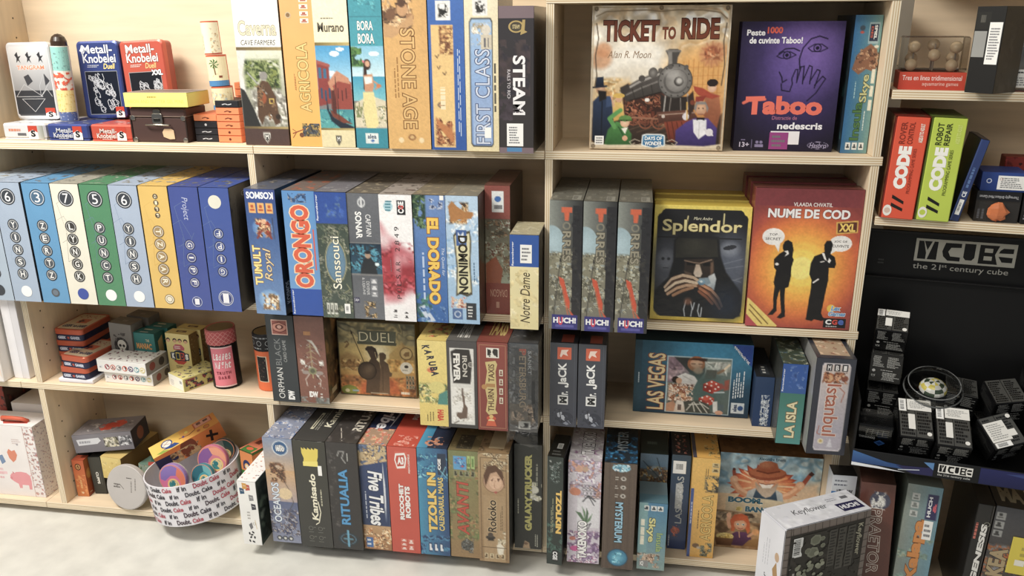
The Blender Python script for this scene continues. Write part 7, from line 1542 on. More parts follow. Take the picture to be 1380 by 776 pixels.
# the gift basket with its contents
o = thing('gift_basket', 'round white cardboard basket printed with cake words, hanging over the shelf edge', 'basket', None, (-1.063, .046, S4 + .0192), (0, math.radians(-8), 0))
Rb, Hb = .133, .125
q = Geo(); q.lathe([(0, 0), (Rb, 0), (Rb, Hb), (Rb - .003, Hb), (Rb - .003, .003), (0, .003)], 'e2e0e6', 56)
wall = q.build('basket_wall', M_CARD, o, smooth=False)
k = [0]; pg = Geo()
F = Face(pg, lambda u, v, of: Vector(((Rb + of) * math.sin(math.pi * 1.1 * (u - .5)), -(Rb + of) * math.cos(math.pi * 1.1 * (u - .5)), Hb * (1 - v))), Rb * math.pi, Hb, k); F.tg = pg
rr = random.Random(5)
for i in range(13):
    for j in range(6):
        u = -2 + 9.6 * i + (j % 2) * 4; v = 2 + 16.4 * j
        w_, c_ = [('if in', '3a3640'), ('Doubt.', rr.choice(['3a3640', 'b0485a', '4a3a44'])), ('Cake', rr.choice(['3a3640', 'b8505e']))][(i + j) % 3]
        ln = {'if in': 5.4, 'Doubt.': 8.6, 'Cake': 6.2}[w_]
        if u > 0 and u + ln < 100 and v + 12 < 101: F.T(w_, u, v + rr.uniform(-1, 1), u + ln, v + 11.5, c_, 0, None, .03)
pg.build('printed_words', M_CARD, wall, norm=False)


def in_basket(x, y, z): return (x, y, z)


g = B_('long orange and yellow card box lying aslant in the basket', -1.203, .06, .075, .05, .2, 'dca03c', z=-.519, yaw=-47.5, pit=18)
T = g.T; T.R(0, 0, 100, 55, 'e0963e', 'e6a848').R(0, 55, 100, 100, 'e6b84a', 'ecc85a').R(8, 6, 52, 34, 'c05a3a').R(11, 8, 49, 32, 'e0a08a').lines(16, 10, 44, 20, 1, '3a1c1c', 3, False, .7).lines(14, 21, 46, 30, 1, '3a1c1c', 3, False, .7).E(78, 18, 15, 'd07a3c', .8).ring(78, 18, 15, 2, '4a2418', .8).E(78, 30, 9, 'b8643a', .8)
T.L([(56, 34), (70, 44), (60, 58)], 5, '8a4a2c').E(40, 46, 10, 'e8d060', .7).E(62, 52, 8, '6a4a8a', .6).E(46, 76, 30, '2c4a8a', .75).E(46, 76, 24, 'e6e2d8', .75).P([(66, 66), (92, 60), (94, 72), (76, 84)], '2c4a8a').L([(26, 70), (60, 84)], 2, '8a3a2c').L([(30, 84), (62, 70)], 2, '8a3a2c').P([(78, 84), (98, 76), (98, 88), (84, 94)], '8aa83c')
g.R.R(0, 0, 100, 100, 'd8762c').P([(0, 20), (30, 30), (30, 100), (0, 100)], '2c2a4a').L([(84, 20), (80, 80)], 4, '2c1a14').L([(76, 40), (90, 60)], 4, '2c1a14').E(48, 50, 12, '7a3a20', 1.4).B(20, 30, 66, 100, ['5a2c1c', 'c8a070', '3a1c14'], 12, 6, 3); g.L.R(0, 0, 100, 100, 'c8802c'); g.F.R(0, 0, 100, 100, 'e0b040'); g.done()


def disc(label, x, y, z, r, th, c, paint, yaw=0, pit=-12, lean=0, name='round_box'):
    o = thing(name, label, 'box', 'round-edged pieces in the basket', (x, y, z), (math.radians(pit), math.radians(lean), math.radians(yaw)))
    q = Geo(); q.lathe([(0, 0), (r * .97, 0), (r, th * .15), (r, th), (0, th)], c, 36, (0, 0, r), ax='y')
    k = [0]; F = Face(q, lambda u, v, of: Vector((-r + 2 * r * u, -of, 2 * r * (1 - v))), 2 * r, 2 * r, k); F.tg = q
    paint(F); q.build('printed_disc', M_CARD, o, norm=False)
    q = Geo(); q.lathe([(0, th + .0002), (r * .97, th + .0002), (r * .97, th + .006), (0, th + .006)], 'b8b0a4', 36, (0, 0, r), ax='y'); q.build('back_shell', M_CARD, o)


def grey_p(F):
    F.E(50, 50, 48, 'bab4b0', n=36).lines(18, 42, 44, 54, 2, '5a5450', 3).L([(24, 50), (34, 44), (44, 54)], 1.4, '6a6460').lines(60, 20, 66, 60, 1, '8a8480', 4, True).lines(70, 20, 76, 56, 1, '8a8480', 5, True).lines(50, 26, 72, 30, 1, '4a4440', 3)


def swirl(c1, c2, c3):
    def f(F):
        F.E(50, 50, 48, c1, n=36).P([(4, 50), (10, 26), (30, 8), (56, 6), (60, 30), (40, 44), (30, 70), (14, 72)], c2).P([(50, 6), (80, 12), (96, 40), (94, 66), (76, 40), (56, 30)], c3)
        F.E(62, 66, 22, 'e8c07a').E(62, 66, 16, '3a8a8a').P([(48, 60), (66, 50), (80, 64), (70, 84), (62, 70)], 'dcc890').E(60, 62, 8, '2c7a80').ring(50, 50, 48, 2.5, 'e0906a', n=36)
    return f


disc('grey round card piece with small print at the basket rim', -1.274, -.008, S4 + .003, .068, .012, 'b8b2ae', grey_p, -6, -10)
disc('purple and pink swirl-patterned round piece in the front of the basket', -1.115, -.036, S4 + .096, .044, .012, '9a7ab4', swirl('d8709a', '8a72b8', 'e0785a'), -8, -8, 24)
disc('pink and violet swirl-patterned round piece deeper in the basket', -1.0, .032, S4 + .118, .045, .014, 'c8708a', swirl('d87a8a', '8a5a9a', 'e89a7a'), 6, -10, -14)
disc('dark patterned round piece in the basket between the orange box and the pink swirl', -1.0, .078, S4 + .135, .034, .012, '4a4a4c', swirl('4a4c4a', '6a6e68', '2c4a48'), 14, -14)
disc('teal round piece low in the basket between the two swirls', -1.03, -.002, S4 + .096, .034, .012, '3a8a94', swirl('3f98a4', '2c6a7a', '6ab0b4'), 0, -16)

g = tuck('green and orange card box with a blue arch, standing right of the basket', -.9335, .058, S4, .053, .195, .09, '4a8a3c', yaw=-24, group=BOT)
g.o['label'] = 'green and orange card box with a blue arch, between basket and domino box'
F = g.F; F.R(0, 0, 100, 34, 'e08a4a').R(0, 34, 100, 100, '3f7a34').E(48, 24, 30, '2c3a6a', 1.1).R(18, 24, 78, 34, '2c3a6a').E(48, 26, 20, 'e8a85a', 1.0).E(48, 26, 12, 'e8e0d0', 1).R(12, 31, 84, 34, 'e08a4a').R(0, 0, 100, 2, '2c5a28'); g.R.R(0, 0, 100, 100, '4a6a2c').R(0, 4, 100, 32, 'd07a3a').L([(60, 8), (40, 30)], 6, '2c1a14'); g.T.R(0, 0, 100, 100, 'd87a58').R(10, 70, 90, 100, '3f7a34').E(50, 82, 24, 'd8603c', .6).lines(20, 20, 80, 56, 1, '5a2018', 3, False, .7).E(60, 10, 20, '4a3a2c', .5); g.done()

g = Game('white box with playing tile drawings overhanging the shelf end by the sandy blue spine', -.8595, -.107, S4, .0525, .196, .2, 'ecebe8', BOT, 'board game', 'game_box', split=None, mat=M_CARD, lidname='carton')
F = g.F; F.R(0, 0, 100, 100, 'f0efec', 'eeedea')
for x, y, c, a in ((24, 10, '3a5a78', 0), (56, 4, 'c05a4a', 1), (70, 20, '8a8a8c', 0), (78, 34, '4a4a52', 1), (40, 2, 'd8a04a', 0)): F.P([(x - 14, y), (x + 10, y + 1), (x + 12, y + 9), (x - 12, y + 10)], c).L([(x - 8, y + 4), (x + 6, y + 5)], 2, 'e8e8e8')
F.lines(36, 46, 62, 60, 3, 'b8b4b0', 3).P([(40, 68), (56, 64), (62, 72), (48, 76)], '7a7a7c').ring(70, 66, 8, 2, 'a8a49c').L([(76, 60), (82, 74)], 2, 'd8b86a')
for x, y in ((38, 82), (58, 80), (44, 88), (64, 88), (36, 94), (56, 95), (50, 84)): F.E(x, y, 8, '3a3a3e', .6, rot=x * 7)
T = g.T; T.R(0, 0, 100, 100, 'e8e7e4').B(6, 10, 94, 96, ['3a3a40', 'd8503c', '5a5a60', 'c8a04a', '8ab0b8'], 16, 9, 4); g.R.R(0, 0, 100, 100, '3a453c').B(4, 8, 96, 94, ['5a6a5a', '24302a', '7a8476', '1c2420'], 26, 14, 5); g.done()

# ------------------------------------------------------------------ the angled bookcase
D1, D2, D3 = .5641, .2897, -.2564
o = thing('marble_game_box', 'clear topped box of wooden balls with a red label panel', 'game', 'games on the angled bookcase', (.0745, .018, D1), (0, 0, 0), True)
W = .127
q = Geo(); q.box(-W / 2, W / 2, 0, .1, 0, .036, 'c8402a', .001)
k = [0]; F = Face(q, lambda u, v, of: Vector((-W / 2 + u * W, -of, .036 * (1 - v))), W, .036, k); tg = Geo(); F.tg = tg
F.R(0, 0, 100, 100, 'd0462c', 'c43c26').T('Tres en linea tridimensional', 5, 18, 94, 46, 'f4e8e4', 0, None, .0, title=True).T('aquamarine games', 36, 56, 90, 82, 'ecc8bc', 0, None, .0)
b = q.build('red_base', M_CARD, o, norm=False); tg.build('title_lettering', M_CARD, b, norm=False)
q = Geo(); q.box(-W / 2 + .001, W / 2 - .001, .001, .099, .0365, .108, 'ffffff', .004); q.build('clear_cover', M_CLEAR, o)
q = Geo(); q.box(-W / 2 + .006, W / 2 - .006, .06, .094, .037, .04, '6a5a48', .0005)
for x in (-.04, 0, .04):
    for y in (.022, .05): q.lathe([(0, 0), (.0018, 0), (.0018, .055), (0, .055)], '8a7a68', 8, (x, y, .038))
q.build('rod_board', M_CARD, o)
for x, y, z in ((-.04, .022, .087), (0, .022, .07), (.04, .022, .086), (-.042, .022, .05), (.036, .022, .049), (0, .05, .09), (.04, .05, .064), (-.04, .05, .062)):
    q = Geo(); q.lathe([(.0125 * math.sin(math.pi * t / 10), -.0125 * math.cos(math.pi * t / 10)) for t in range(11)], 'd8bc94', 18, (x, y, z)); q.build('wooden_ball', M_GLOSS, o, smooth=True)

g = Game('tall black box with white barcode labels beside the wooden ball game', .131, -.03, D1, .056, .165, .085, '26241f', 'games on the angled bookcase', split=None, mat=M_CARD, D=True, yaw=-38)
g.o['label'] = 'tall black and grey-brown box with white information label, cornerwise'
g.F.R(0, 0, 100, 100, '1a1917').R(4, 6, 52, 26, '24231f').lines(16, 8, 44, 20, 1, '5a5850', 3, False, .7).R(2, 28, 46, 58, '9a9a96'); g.R.R(0, 0, 100, 100, '4b453a', '403b30').B(0, 0, 100, 100, ['4d473c', '433d32', '484238'], 10, 30, 2)
g.sticker(g.F, 52, 18, 96, 66, 'information_label', n=12, seed=6); g.done()

o = thing('blister_pack', 'clear blister pack with steel puzzle, blue ball and white card at the picture edge', 'puzzle', 'games on the angled bookcase', (.252, .012, D1), (0, 0, 0), True)
q = Geo(); q.box(-.035, .035, .05, .053, 0, .15, 'c8c8c6', .0005); q.build('backing_card', M_CARD, o)
q = Geo(); q.box(-.034, .034, .002, .0495, .002, .135, 'ffffff', .006); q.build('clear_bubble', M_CLEAR, o)
q = Geo(); q.box(-.035, .035, 0, .0015, .008, .044, 'e2e0da', .0004)
k = [0]; F = Face(q, lambda u, v, of: Vector((-.035 + .07 * u, -of, .008 + .036 * (1 - v))), .07, .036, k); F.tg = q
F.lines(6, 8, 50, 24, 1, '3a3a3c', 2).E(62, 18, 7, 'd8743c').lines(8, 40, 92, 90, 4, '8a8a8c', 3); q.build('info_card', M_CARD, o, norm=False)
q = Geo(); q.lathe([(.016 * math.sin(math.pi * t / 12), -.016 * math.cos(math.pi * t / 12)) for t in range(13)], '2430a0', 20, (.006, .022, .07)); q.build('blue_ball', M_GLOSS, o, smooth=True)
q = Geo(); q.tube([(-.022 + .012 * math.cos(t), .02, .1 + .014 * math.sin(t)) for t in [x * .52 for x in range(13)]], .003, 'b0b0b0'); q.tube([(-.012, .02, .1), (.028, .022, .102)], .0035, 'a8a8a8'); q.build('steel_puzzle', M_STEEL, o, smooth=True)
q = Geo(); q.box(-.03, .03, .002, .049, -.0, .0018, '6a2a26', .0003); q.build('base_strip', M_CARD, o)

PG = 'upright logic game boxes on the angled bookcase'
for lab, x, c, c2, w1, w2, ink in (('bright red-orange game box with white upright lettering', .006, 'e2502e', '7a2416', 'ROVER', 'CONTROL', '8a2a1a'), ('lime green game box with white upright lettering', .0762, 'bcd03c', '5a6a20', 'ROBOT', 'REPAIR', '2c3418')):
    g = Game(lab, x, -.015, D2, .0675, .22, .19, c, PG, D=True, tray=c2, mat=M_CARD, lean=1.5, split='-x')
    F = g.F; F.T('CODE', 24, 28, 62, 70, 'f6f4ee', 90, None, .07).T(w1, 26 - 6, 5, 40 - 2, 26, ink, 90, None, .02).T(w2, 44, 5, 60, 26, ink, 90, None, .02).T('PROGRAMMING GAME SERIES', 66, 30, 76, 74, ink, 90, None, .0).T('AGES 8 TO ADULT', 76, 6, 88, 24, 'f2eee0' if x < .05 else 'd8e478', 90, None, .03)
    for d_ in (0, 8): F.P([(28, 76 + d_), (64, 82 + d_ * .9), (64, 85 + d_ * .9), (28, 79.5 + d_)], '1e1c1a')
    F.E(20, 92, 13, 'ece8e0', 1.4).E(20, 92, 9, c if x > .05 else 'd8b8a8', 1.0)
    g.T.R(0, 0, 100, 100, c2).B(10, 10, 90, 90, ['6a5a44', c2, '3a2c1c'], 8, 18, 3); g.L.R(0, 0, 100, 100, '6a3a20').B(0, 0, 100, 100, ['8a5a34', '4a2614', 'a87a4c', '5a3018'], 20, 20, 4); g.done()
g = Game('navy blue box leaning in its plastic, with a white barcode strip', .1478, .0, D2, .0165, .178, .13, '1e2c5a', PG, D=True, split=None, lean=11)
F = g.F; F.R(0, 0, 100, 100, '243a74', '1f3264').lines(30, 20, 70, 60, 1, '5a7ab0', 3, True, .7).T('CE', 24, 63, 76, 70, 'e8ecf4', 90, None, .04); F.R(0, 0, 16, 100, '3a5088')
g.sticker(F, 26, 73, 80, 92, 'barcode_sticker', code='v', seed=8); g.R.R(0, 0, 100, 100, '8a8a86'); g.L.R(0, 0, 100, 100, '101626'); g.T.R(0, 0, 100, 100, '1c284c'); g.done()
g = Game('black window box showing an orange folded puzzle, printed upside down', .196, .018, D2, .084, .066, .07, '17171a', 'games on the angled bookcase', 'puzzle', 'window_box', split=None, D=True, mat=M_CARD, lidname='carton')
F = g.F; F.R(0, 0, 100, 30, '1c1c20').T('Thoroughly Brilliant Mind Games', 6, 10, 94, 22, 'c8c8cc', 180, None, .0).R(0, 30, 100, 100, '2c2824').lines(4, 40, 24, 92, 2, '5a5a60', 3, True)
g.done()
q = Geo(); rr = random.Random(4); ring_ = []
for i in range(9):
    a = math.pi * i / 8; ring_.append([(.022 * math.sin(a) * math.cos(t * .785) * rr.uniform(.8, 1.15), -.006 + .008 * math.sin(a) * math.sin(t * .785), .024 - .02 * math.cos(a) * rr.uniform(.85, 1.1)) for t in range(8)])
for i in range(8): q.add([Vector(p) for p in ring_[i] + ring_[i + 1]], [[t, (t + 1) % 8, 8 + (t + 1) % 8, 8 + t] for t in range(8)], hexc('e07a3c'))
q.build('orange_puzzle', M_GLOSS, g.o)
q = Geo(); q.add([Vector(p) for p in ((-.036, -.0155, .002), (.036, -.0155, .002), (.038, -.015, .046), (-.038, -.015, .046))], [[0, 1, 2, 3]], (1, 1, 1, 1)); q.build('clear_window', M_CLEAR, g.o)
g = Game('royal blue small box with white safety label lying on the black window box', .2, .022, D2 + .0664, .086, .04, .09, '24408a', 'games on the angled bookcase', 'puzzle', 'game_box', split=None, D=True, mat=M_CARD, lidname='carton')
F = g.F; F.R(0, 0, 100, 100, '2c4890', '1f3a7c').ring(17, 46, 6, 2, 'c8d0e4'); g.sticker(F, 36, 16, 98, 90, 'safety_label', n=6, seed=9); F.ring(43, 34, 3.4, .8, 'a84a40'); g.done()
g = Game('small dull red box at the back of the shelf behind the royal blue one', .262, .13, D2, .05, .125, .05, '8a2c24', 'games on the angled bookcase', 'puzzle', 'game_box', split=None, D=True, mat=M_CARD, lidname='carton')
g.F.B(0, 0, 100, 60, ['a83a2c', '6a201a', '1c1416'], 12, 16, 3); g.done()
g = Game('black box with white lines at the picture edge next to the orange puzzle', .284, .014, D2, .06, .09, .08, '1a1a1c', 'games on the angled bookcase', 'puzzle', 'game_box', split=None, D=True, mat=M_CARD, lidname='carton')
g.F.T('Plus', 6, 60, 40, 72, 'c8c8cc', 180, None, .02).lines(6, 76, 60, 90, 2, '8a8a90', 3); g.done()

# ------------------------------------------------------------------ black cube display
o = thing('counter_display', 'large black cardboard counter display with silver cube logo and open tray', 'display', None, (0, 0, D3), (0, 0, 0), True)
X0, X1 = .006, .70
def cube_logo(F, u0, v0, u1, v1, pale, ink, blk):
    U = lambda t: u0 + (u1 - u0) * t
    V_ = lambda t: v0 + (v1 - v0) * t
    F.R(u0, v0, u1, v1, pale).P([(U(.03), V_(.1)), (U(.08), V_(.1)), (U(.115), V_(.62)), (U(.115), V_(.9)), (U(.03), V_(.9))], ink).P([(U(.085), V_(.1)), (U(.165), V_(.1)), (U(.125), V_(.5))], ink).P([(U(.185), V_(.1)), (U(.225), V_(.1)), (U(.225), V_(.9)), (U(.13), V_(.9))], ink)
    F.P([(U(.3), V_(.12)), (U(.46), V_(.12)), (U(.46), V_(.3)), (U(.36), V_(.32)), (U(.335), V_(.5)), (U(.36), V_(.7)), (U(.46), V_(.72)), (U(.46), V_(.9)), (U(.34), V_(.9)), (U(.29), V_(.72)), (U(.275), V_(.5)), (U(.29), V_(.26))], ink)
    F.P([(U(.49), V_(.1)), (U(.6), V_(.1)), (U(.6), V_(.7)), (U(.575), V_(.82)), (U(.515), V_(.82)), (U(.49), V_(.7))], ink)
    F.R(U(.64), V_(.1), U(.79), V_(.92), ink).R(U(.69), V_(.24), U(.77), V_(.42), pale).R(U(.69), V_(.58), U(.77), V_(.76), pale)
    F.P([(U(.79), V_(.1)), (U(.83), V_(.1)), (U(.795), V_(.5)), (U(.83), V_(.92)), (U(.79), V_(.92))], ink).P([(U(.84), V_(.3)), (U(.87), V_(.2)), (U(.97), V_(.2)), (U(.97), V_(.4)), (U(.83), V_(.42))], ink).P([(U(.83), V_(.56)), (U(.97), V_(.58)), (U(.97), V_(.8)), (U(.87), V_(.8))], ink)


q = Geo(); HZ = .235 - D3
q.box(X0, X1, .118, .122, .004, HZ, '0c0c0d', .001)
k = [0]; F = Face(q, lambda u, v, of: Vector((X0 + (X1 - X0) * u, .118 - of, .004 + (HZ - .004) * (1 - v))), X1 - X0, HZ - .004, k); tg = Geo(); F.tg = tg
hu = lambda lx: (lx - X0) / (X1 - X0) * 100
hv = lambda z: (HZ - (z - D3)) / (HZ - .004) * 100
F.tg = tg; F.g = tg; cube_logo(F, hu(.107), hv(.2195), hu(.316), hv(.165), 'b8b6aa', '0e0e0f', None)
F.T('the 21', hu(.107), hv(.1595), hu(.166), hv(.1465), 'b8b6ae', 0, None, .0).T('st', hu(.168), hv(.1595), hu(.179), hv(.1535), 'b8b6ae').T('century cube', hu(.186), hv(.1595), hu(.306), hv(.1425), 'b8b6ae', 0, None, .0); F.g = q
F.lines(hu(.03), hv(.165), hu(.05), hv(.15), 2, '4a4a48', 3)
hd = q.build('header_board', M_CARD, o, norm=False); tg.build('header_logo', M_CARD, hd, norm=False)
q = Geo(); q.box(X0, X1, .106, .1175, HZ - .115, HZ - .1125, '18181a', .0005); q.box(X0, X1, .114, .1178, HZ - .006, HZ, '1a1a1c', .0008); q.build('fold_edge', M_CARD, o)
q = Geo(); q.box(X0, X0 + .003, -.138, .1178, .002, .16, '101011', .0005); q.build('side_wall', M_CARD, o)
q = Geo(); q.box(X1 - .003, X1, -.138, .1178, .002, .16, '101011', .0005); q.build('side_wall', M_CARD, o)
q = Geo(); q.box(X0, X1, -.138, .1178, .0003, .002, '121213', .0003); q.build('tray_floor', M_CARD, o)
q = Geo(); q.box(X0, X1, -.1415, -.1385, .0003, .042, '14161a', .0006)
k = [0]; F = Face(q, lambda u, v, of: Vector((X0 + (X1 - X0) * u, -.1415 - of, .0003 + .0417 * (1 - v))), X1 - X0, .0417, k); tg = Geo(); F.tg = tg
F.P([(0, 8), (10, 50), (18, 78), (0, 78)], '3f6ea8', '2c4a80').P([(0, 78), (8, 84), (16, 97), (0, 97)], 'e6e8ee').P([(10, 50), (22, 70), (20, 78), (12, 70)], '2c5088').P([(13, 60), (22, 50), (24, 40), (24, 95), (18, 96)], '2c2c58').P([(21, 20), (24, 16), (24, 60)], '5a8ac0').L([(14, 84), (20, 70)], .3, 'c8d0dc').R(37, 4, 54, 96, '2a2e64', '1f2350').P([(44, 20), (54, 4), (54, 40)], '3a4a84').R(72, 4, 100, 96, '2a2e64', '1f2350')
F.g = tg; cube_logo(F, 25.3, 16, 35, 66, 'eceae4', '121214', None); F.T('the 21st century cube', 25.3, 72, 34.6, 88, 'd8d8d4', 0, None, .0); F.g = q
fr_ = q.build('front_lip', M_CARD, o, norm=False); tg.build('lip_logo', M_CARD, fr_, norm=False)

VB = 'black twisty cube boxes in the display'


def cube_box(label, x, y, z, yaw=0, pit=0, lean=0, w=.07, h=.066, d=.078, seed=1, tag_=True, top='sticker'):
    o = thing('cube_box', label, 'puzzle box', VB, (x, y, z), tuple(math.radians(a) for a in (pit, lean, yaw)), True)
    q = Geo(); q.box(-w / 2, w / 2, -d / 2, d / 2, -h / 2, h / 2, '0f0f10', .0012); k = [0]
    F = Face(q, lambda u, v, of: Vector((-w / 2 + u * w, -d / 2 - of, h / 2 - h * v)), w, h, k); F.tg = q
    T = Face(q, lambda u, v, of: Vector((-w / 2 + u * w, d / 2 - d * v, h / 2 + of)), w, d, k); T.tg = q
    R_ = Face(q, lambda u, v, of: Vector((w / 2 + of, -d / 2 + d * u, h / 2 - h * v)), d, h, k); R_.tg = q
    L_ = Face(q, lambda u, v, of: Vector((-w / 2 - of, d / 2 - d * u, h / 2 - h * v)), d, h, k); L_.tg = q
    F.R(4, 4, 96, 96, '161617').lines(8, 6, 46, 46, 9, 'a4a4a0', seed).lines(52, 6, 94, 46, 9, 'a4a4a0', seed + 1).lines(30, 54, 94, 58, 1, 'b8b8b4', seed).lines(40, 62, 94, 92, 6, 'b4b4b0', seed + 2).E(14, 60, 5, 'c8c8c4').T('CE', 8, 74, 20, 82, 'c8c8c4', 90, None, .02)
    T.R(3, 3, 97, 97, '4a4a47').R(48, 3, 50, 97, '161617').lines(6, 8, 46, 94, 10, '121213', seed + 3, th=.7).lines(54, 8, 96, 90, 10, '121213', seed + 4, th=.7)
    R_.R(4, 4, 96, 96, '1a1a1b').lines(10, 10, 90, 90, 9, '4a4a48', seed + 6); L_.R(4, 4, 96, 96, '1a1a1b').lines(10, 20, 90, 60, 5, '3a3a38', seed + 7)
    b = q.build('carton', M_GLOSS, o, norm=False)
    def stick(nm, Fc, u0, v0, u1, v1, col='e6e4de', n=0, code=False, rnd=False):
        s_ = Geo(); f = Face(s_, Fc.fn, Fc.w, Fc.h, k); f.tg = s_
        k[0] += 12
        if rnd: f.E((u0 + u1) / 2, (v0 + v1) / 2, (u1 - u0) / 2, col)
        else: f.R(u0, v0, u1, v1, col)
        if n: f.lines(u0 + 4, v0 + 5, u1 - 4, v1 - 5, n, '9a9a98', seed)
        if code: f.code(u0 + 2, v0 + 2, u1 - 2, v1 - 2, seed, True)
        s_.build(nm, M_CARD, b, norm=False)
    if tag_ == 'front':
        stick('price_sticker', T, 28, 40, 48, 78); stick('round_seal', T, 80, 80, 94, 94, rnd=True); stick('barcode_label', T, 2, 2, 24, 34, code=True); stick('information_label', T, 27, 2, 98, 30, n=5)
    elif tag_ == 'big':
        stick('information_label', T, 4, 20, 66, 80, n=8); stick('barcode_label', T, 6, 82, 56, 98, code=True); stick('price_sticker', T, 60, 52, 86, 72); stick('round_seal', T, 82, 6, 96, 20, rnd=True)
    elif tag_ == 'seal': stick('round_seal', T, 4, 74, 18, 88, rnd=True); stick('price_sticker', T, 66, 46, 80, 92)
    return o


zt = D3 + .002
cube_box('black cube box with white labels, beside the blue diamond pack', .131, -.066, zt + .078, 2, 30, 0, .07, .066, .105, 2, tag_='front')
cube_box('black cube box with white labels, the one right behind the lip logo', .207, -.076, zt + .074, 0, 30, 0, .07, .066, .105, 5, tag_='front')
cube_box('black cube box perched highest, with label and seal facing out', .071, .035, .013, -6, 28, 0, .07, .07, .066, 7, 'front')
cube_box('black cube box beneath the perched one, white print on its face', .071, .04, -.072, -6, 0, 0, .07, .07, .07, 8, None)
cube_box('black cube box at the tray floor carrying the perched pair', .071, .045, -.166, -4, 0, 0, .07, .07, .07, 9, None)
cube_box('black cube box tipped sideways with a big white label', .305, -.055, zt + .075, 22, 34, -14, seed=11, tag_='big')
cube_box('black cube box tipped with round seal, behind the two labelled boxes', .158, .062, zt + .06, -8, 6, 4, seed=13, tag_='seal')
cube_box('black cube box lying dark in the middle of the heap', .238, .058, zt + .11, -6, 8, 4, seed=15, tag_=None)
cube_box('black cube box turned cornerwise near the clear ring', .322, .028, zt + .128, 14, 24, -8, .07, .07, .07, 17, None)
cube_box('black cube box at the back of the heap against the header', .4, .066, zt + .16, -6, 6, 0, seed=19, tag_=None)
cube_box('black cube box at the picture edge with pale print', .41, -.012, zt + .11, -10, 16, 4, .07, .07, .07, 21, 'seal')
cube_box('black cube box low at the picture edge beside the tipped one', .405, -.085, zt + .05, -10, 10, 0, .07, .07, .07, 23, None)
cube_box('black cube box low in the middle under the ring', .225, .02, zt + .036, 4, 0, 0, seed=27, tag_=None)
cube_box('black cube box low under the cornerwise one', .315, .05, zt + .036, 6, 0, 0, seed=29, tag_=None)

# clear pack with blue diamond
o = thing('puzzle_pack', 'clear-fronted black puzzle pack with a blue diamond and grid pattern', 'puzzle box', None, (.05, -.1, zt + .014), (math.radians(14), 0, math.radians(-4)), True)
q = Geo(); q.box(-.037, .037, .0, .058, .012, .072, '121315', .002); k = [0]
F = Face(q, lambda u, v, of: Vector((-.037 + .074 * u, -of, .012 + .06 * (1 - v))), .074, .06, k); F.tg = q
F.R(3, 3, 97, 97, '17181b').P([(0, 80), (64, 40), (100, 46), (100, 100), (0, 100)], '0c0d0f').T('THINKINGQ', 6, 38, 52, 50, 'e0e0de', 0, None, .02).P([(66, 50), (82, 62), (66, 78), (50, 64)], '4a86d8').P([(66, 56), (75, 63), (66, 71), (57, 64)], '2a5aa8').P([(50, 14), (80, 10), (86, 36), (60, 40)], '24304a')
for t in range(4): F.L([(30 + 14 * t, 2), (26 + 15 * t, 30)], 1.4, 'a8a8a0'); F.L([(24, 6 + 9 * t), (88, 3 + 9 * t)], 1.4, 'a8a8a0')
q.build('pack_body', M_GLOSS, o, norm=False)
q = Geo(); q.box(-.038, .038, -.003, .06, .004, .082, 'ffffff', .004); q.build('clear_cover', M_CLEAR, o)

# round clear pack with a yellow and white puzzle ball
o = thing('puzzle_dome', 'large clear round pack holding a white and yellow puzzle ball', 'puzzle', None, (.172, .003, zt + .148), (math.radians(20), 0, 0), True)
q = Geo()
for i in range(8):
    for j in range(16):
        a0, a1, b0, b1 = math.pi / 2 * i / 8, math.pi / 2 * (i + 1) / 8, 2 * math.pi * j / 16, 2 * math.pi * (j + 1) / 16
        P3 = lambda a, b: Vector((.03 * math.cos(a) * math.cos(b), .03 * math.cos(a) * math.sin(b), .022 * math.sin(a)))
        q.add([P3(a0, b0), P3(a0, b1), P3(a1, b1), P3(a1, b0)], [[0, 1, 2, 3]], hexc(['d8d8d2', 'd8c84a', 'e6e6e0', '3a4a38'][(i // 2 + j // 2 * 3) % 4]))
q.build('puzzle_ball', M_GLOSS, o)
q = Geo(); q.lathe([(.06, -.002), (.061, .004), (.058, .012), (.05, .024), (.03, .031), (0, .033)], 'ffffff', 36); q.build('clear_dome', M_CLEAR, o, smooth=True)
q = Geo(); q.tube([(.062 * math.cos(t * .1745), .062 * math.sin(t * .1745), 0) for t in range(37)], .002, '5a5c5c'); q.build('rim', M_GLOSS, o, smooth=True)
q = Geo(); q.tube([(.055 * math.cos(t * .1745), .055 * math.sin(t * .1745), .0185) for t in range(37)], .0012, '7a7c7c'); q.build('rim', M_GLOSS, o, smooth=True)

# ------------------------------------------------------------------ bottom of the angled bookcase and the loose box
LD = 'games standing at the bottom of the angled bookcase'
g = Game('brown spine with a white winged emblem and outlined lettering', .058, -.082, S4, .0745, .322, .26, '5c2f24', LD, D=True, lean=-3.2, tray='6a5a50')
F = g.F.raster(32); F.R(0, 0, 100, 100, '663629', '5c3026').E(58, 14, 30, '44465c', 1.05).B(30, 6, 76, 22, ['e4e2dc', 'c8c4be', '44465c', 'f0eeea'], 26, 9, 3).T('PRAETOR', 34, 21, 66, 76, '6a4034', -90, 'ddd2c6', .0, .035).lines(44, 88, 60, 96, 2, 'a8948a', 3)
g.T.R(0, 0, 100, 100, '4a2820').B(10, 10, 90, 90, ['6a3a2c', '3a1c16', '1c1214'], 10, 18, 4); g.R.R(0, 0, 100, 100, '6a5a4e'); g.done()
g = Game('sage and blue spine with orange script and a purple logo block', .1395, -.08, S4, .0735, .335, .26, '8a968a', LD, D=True, tray='5a8aa0')
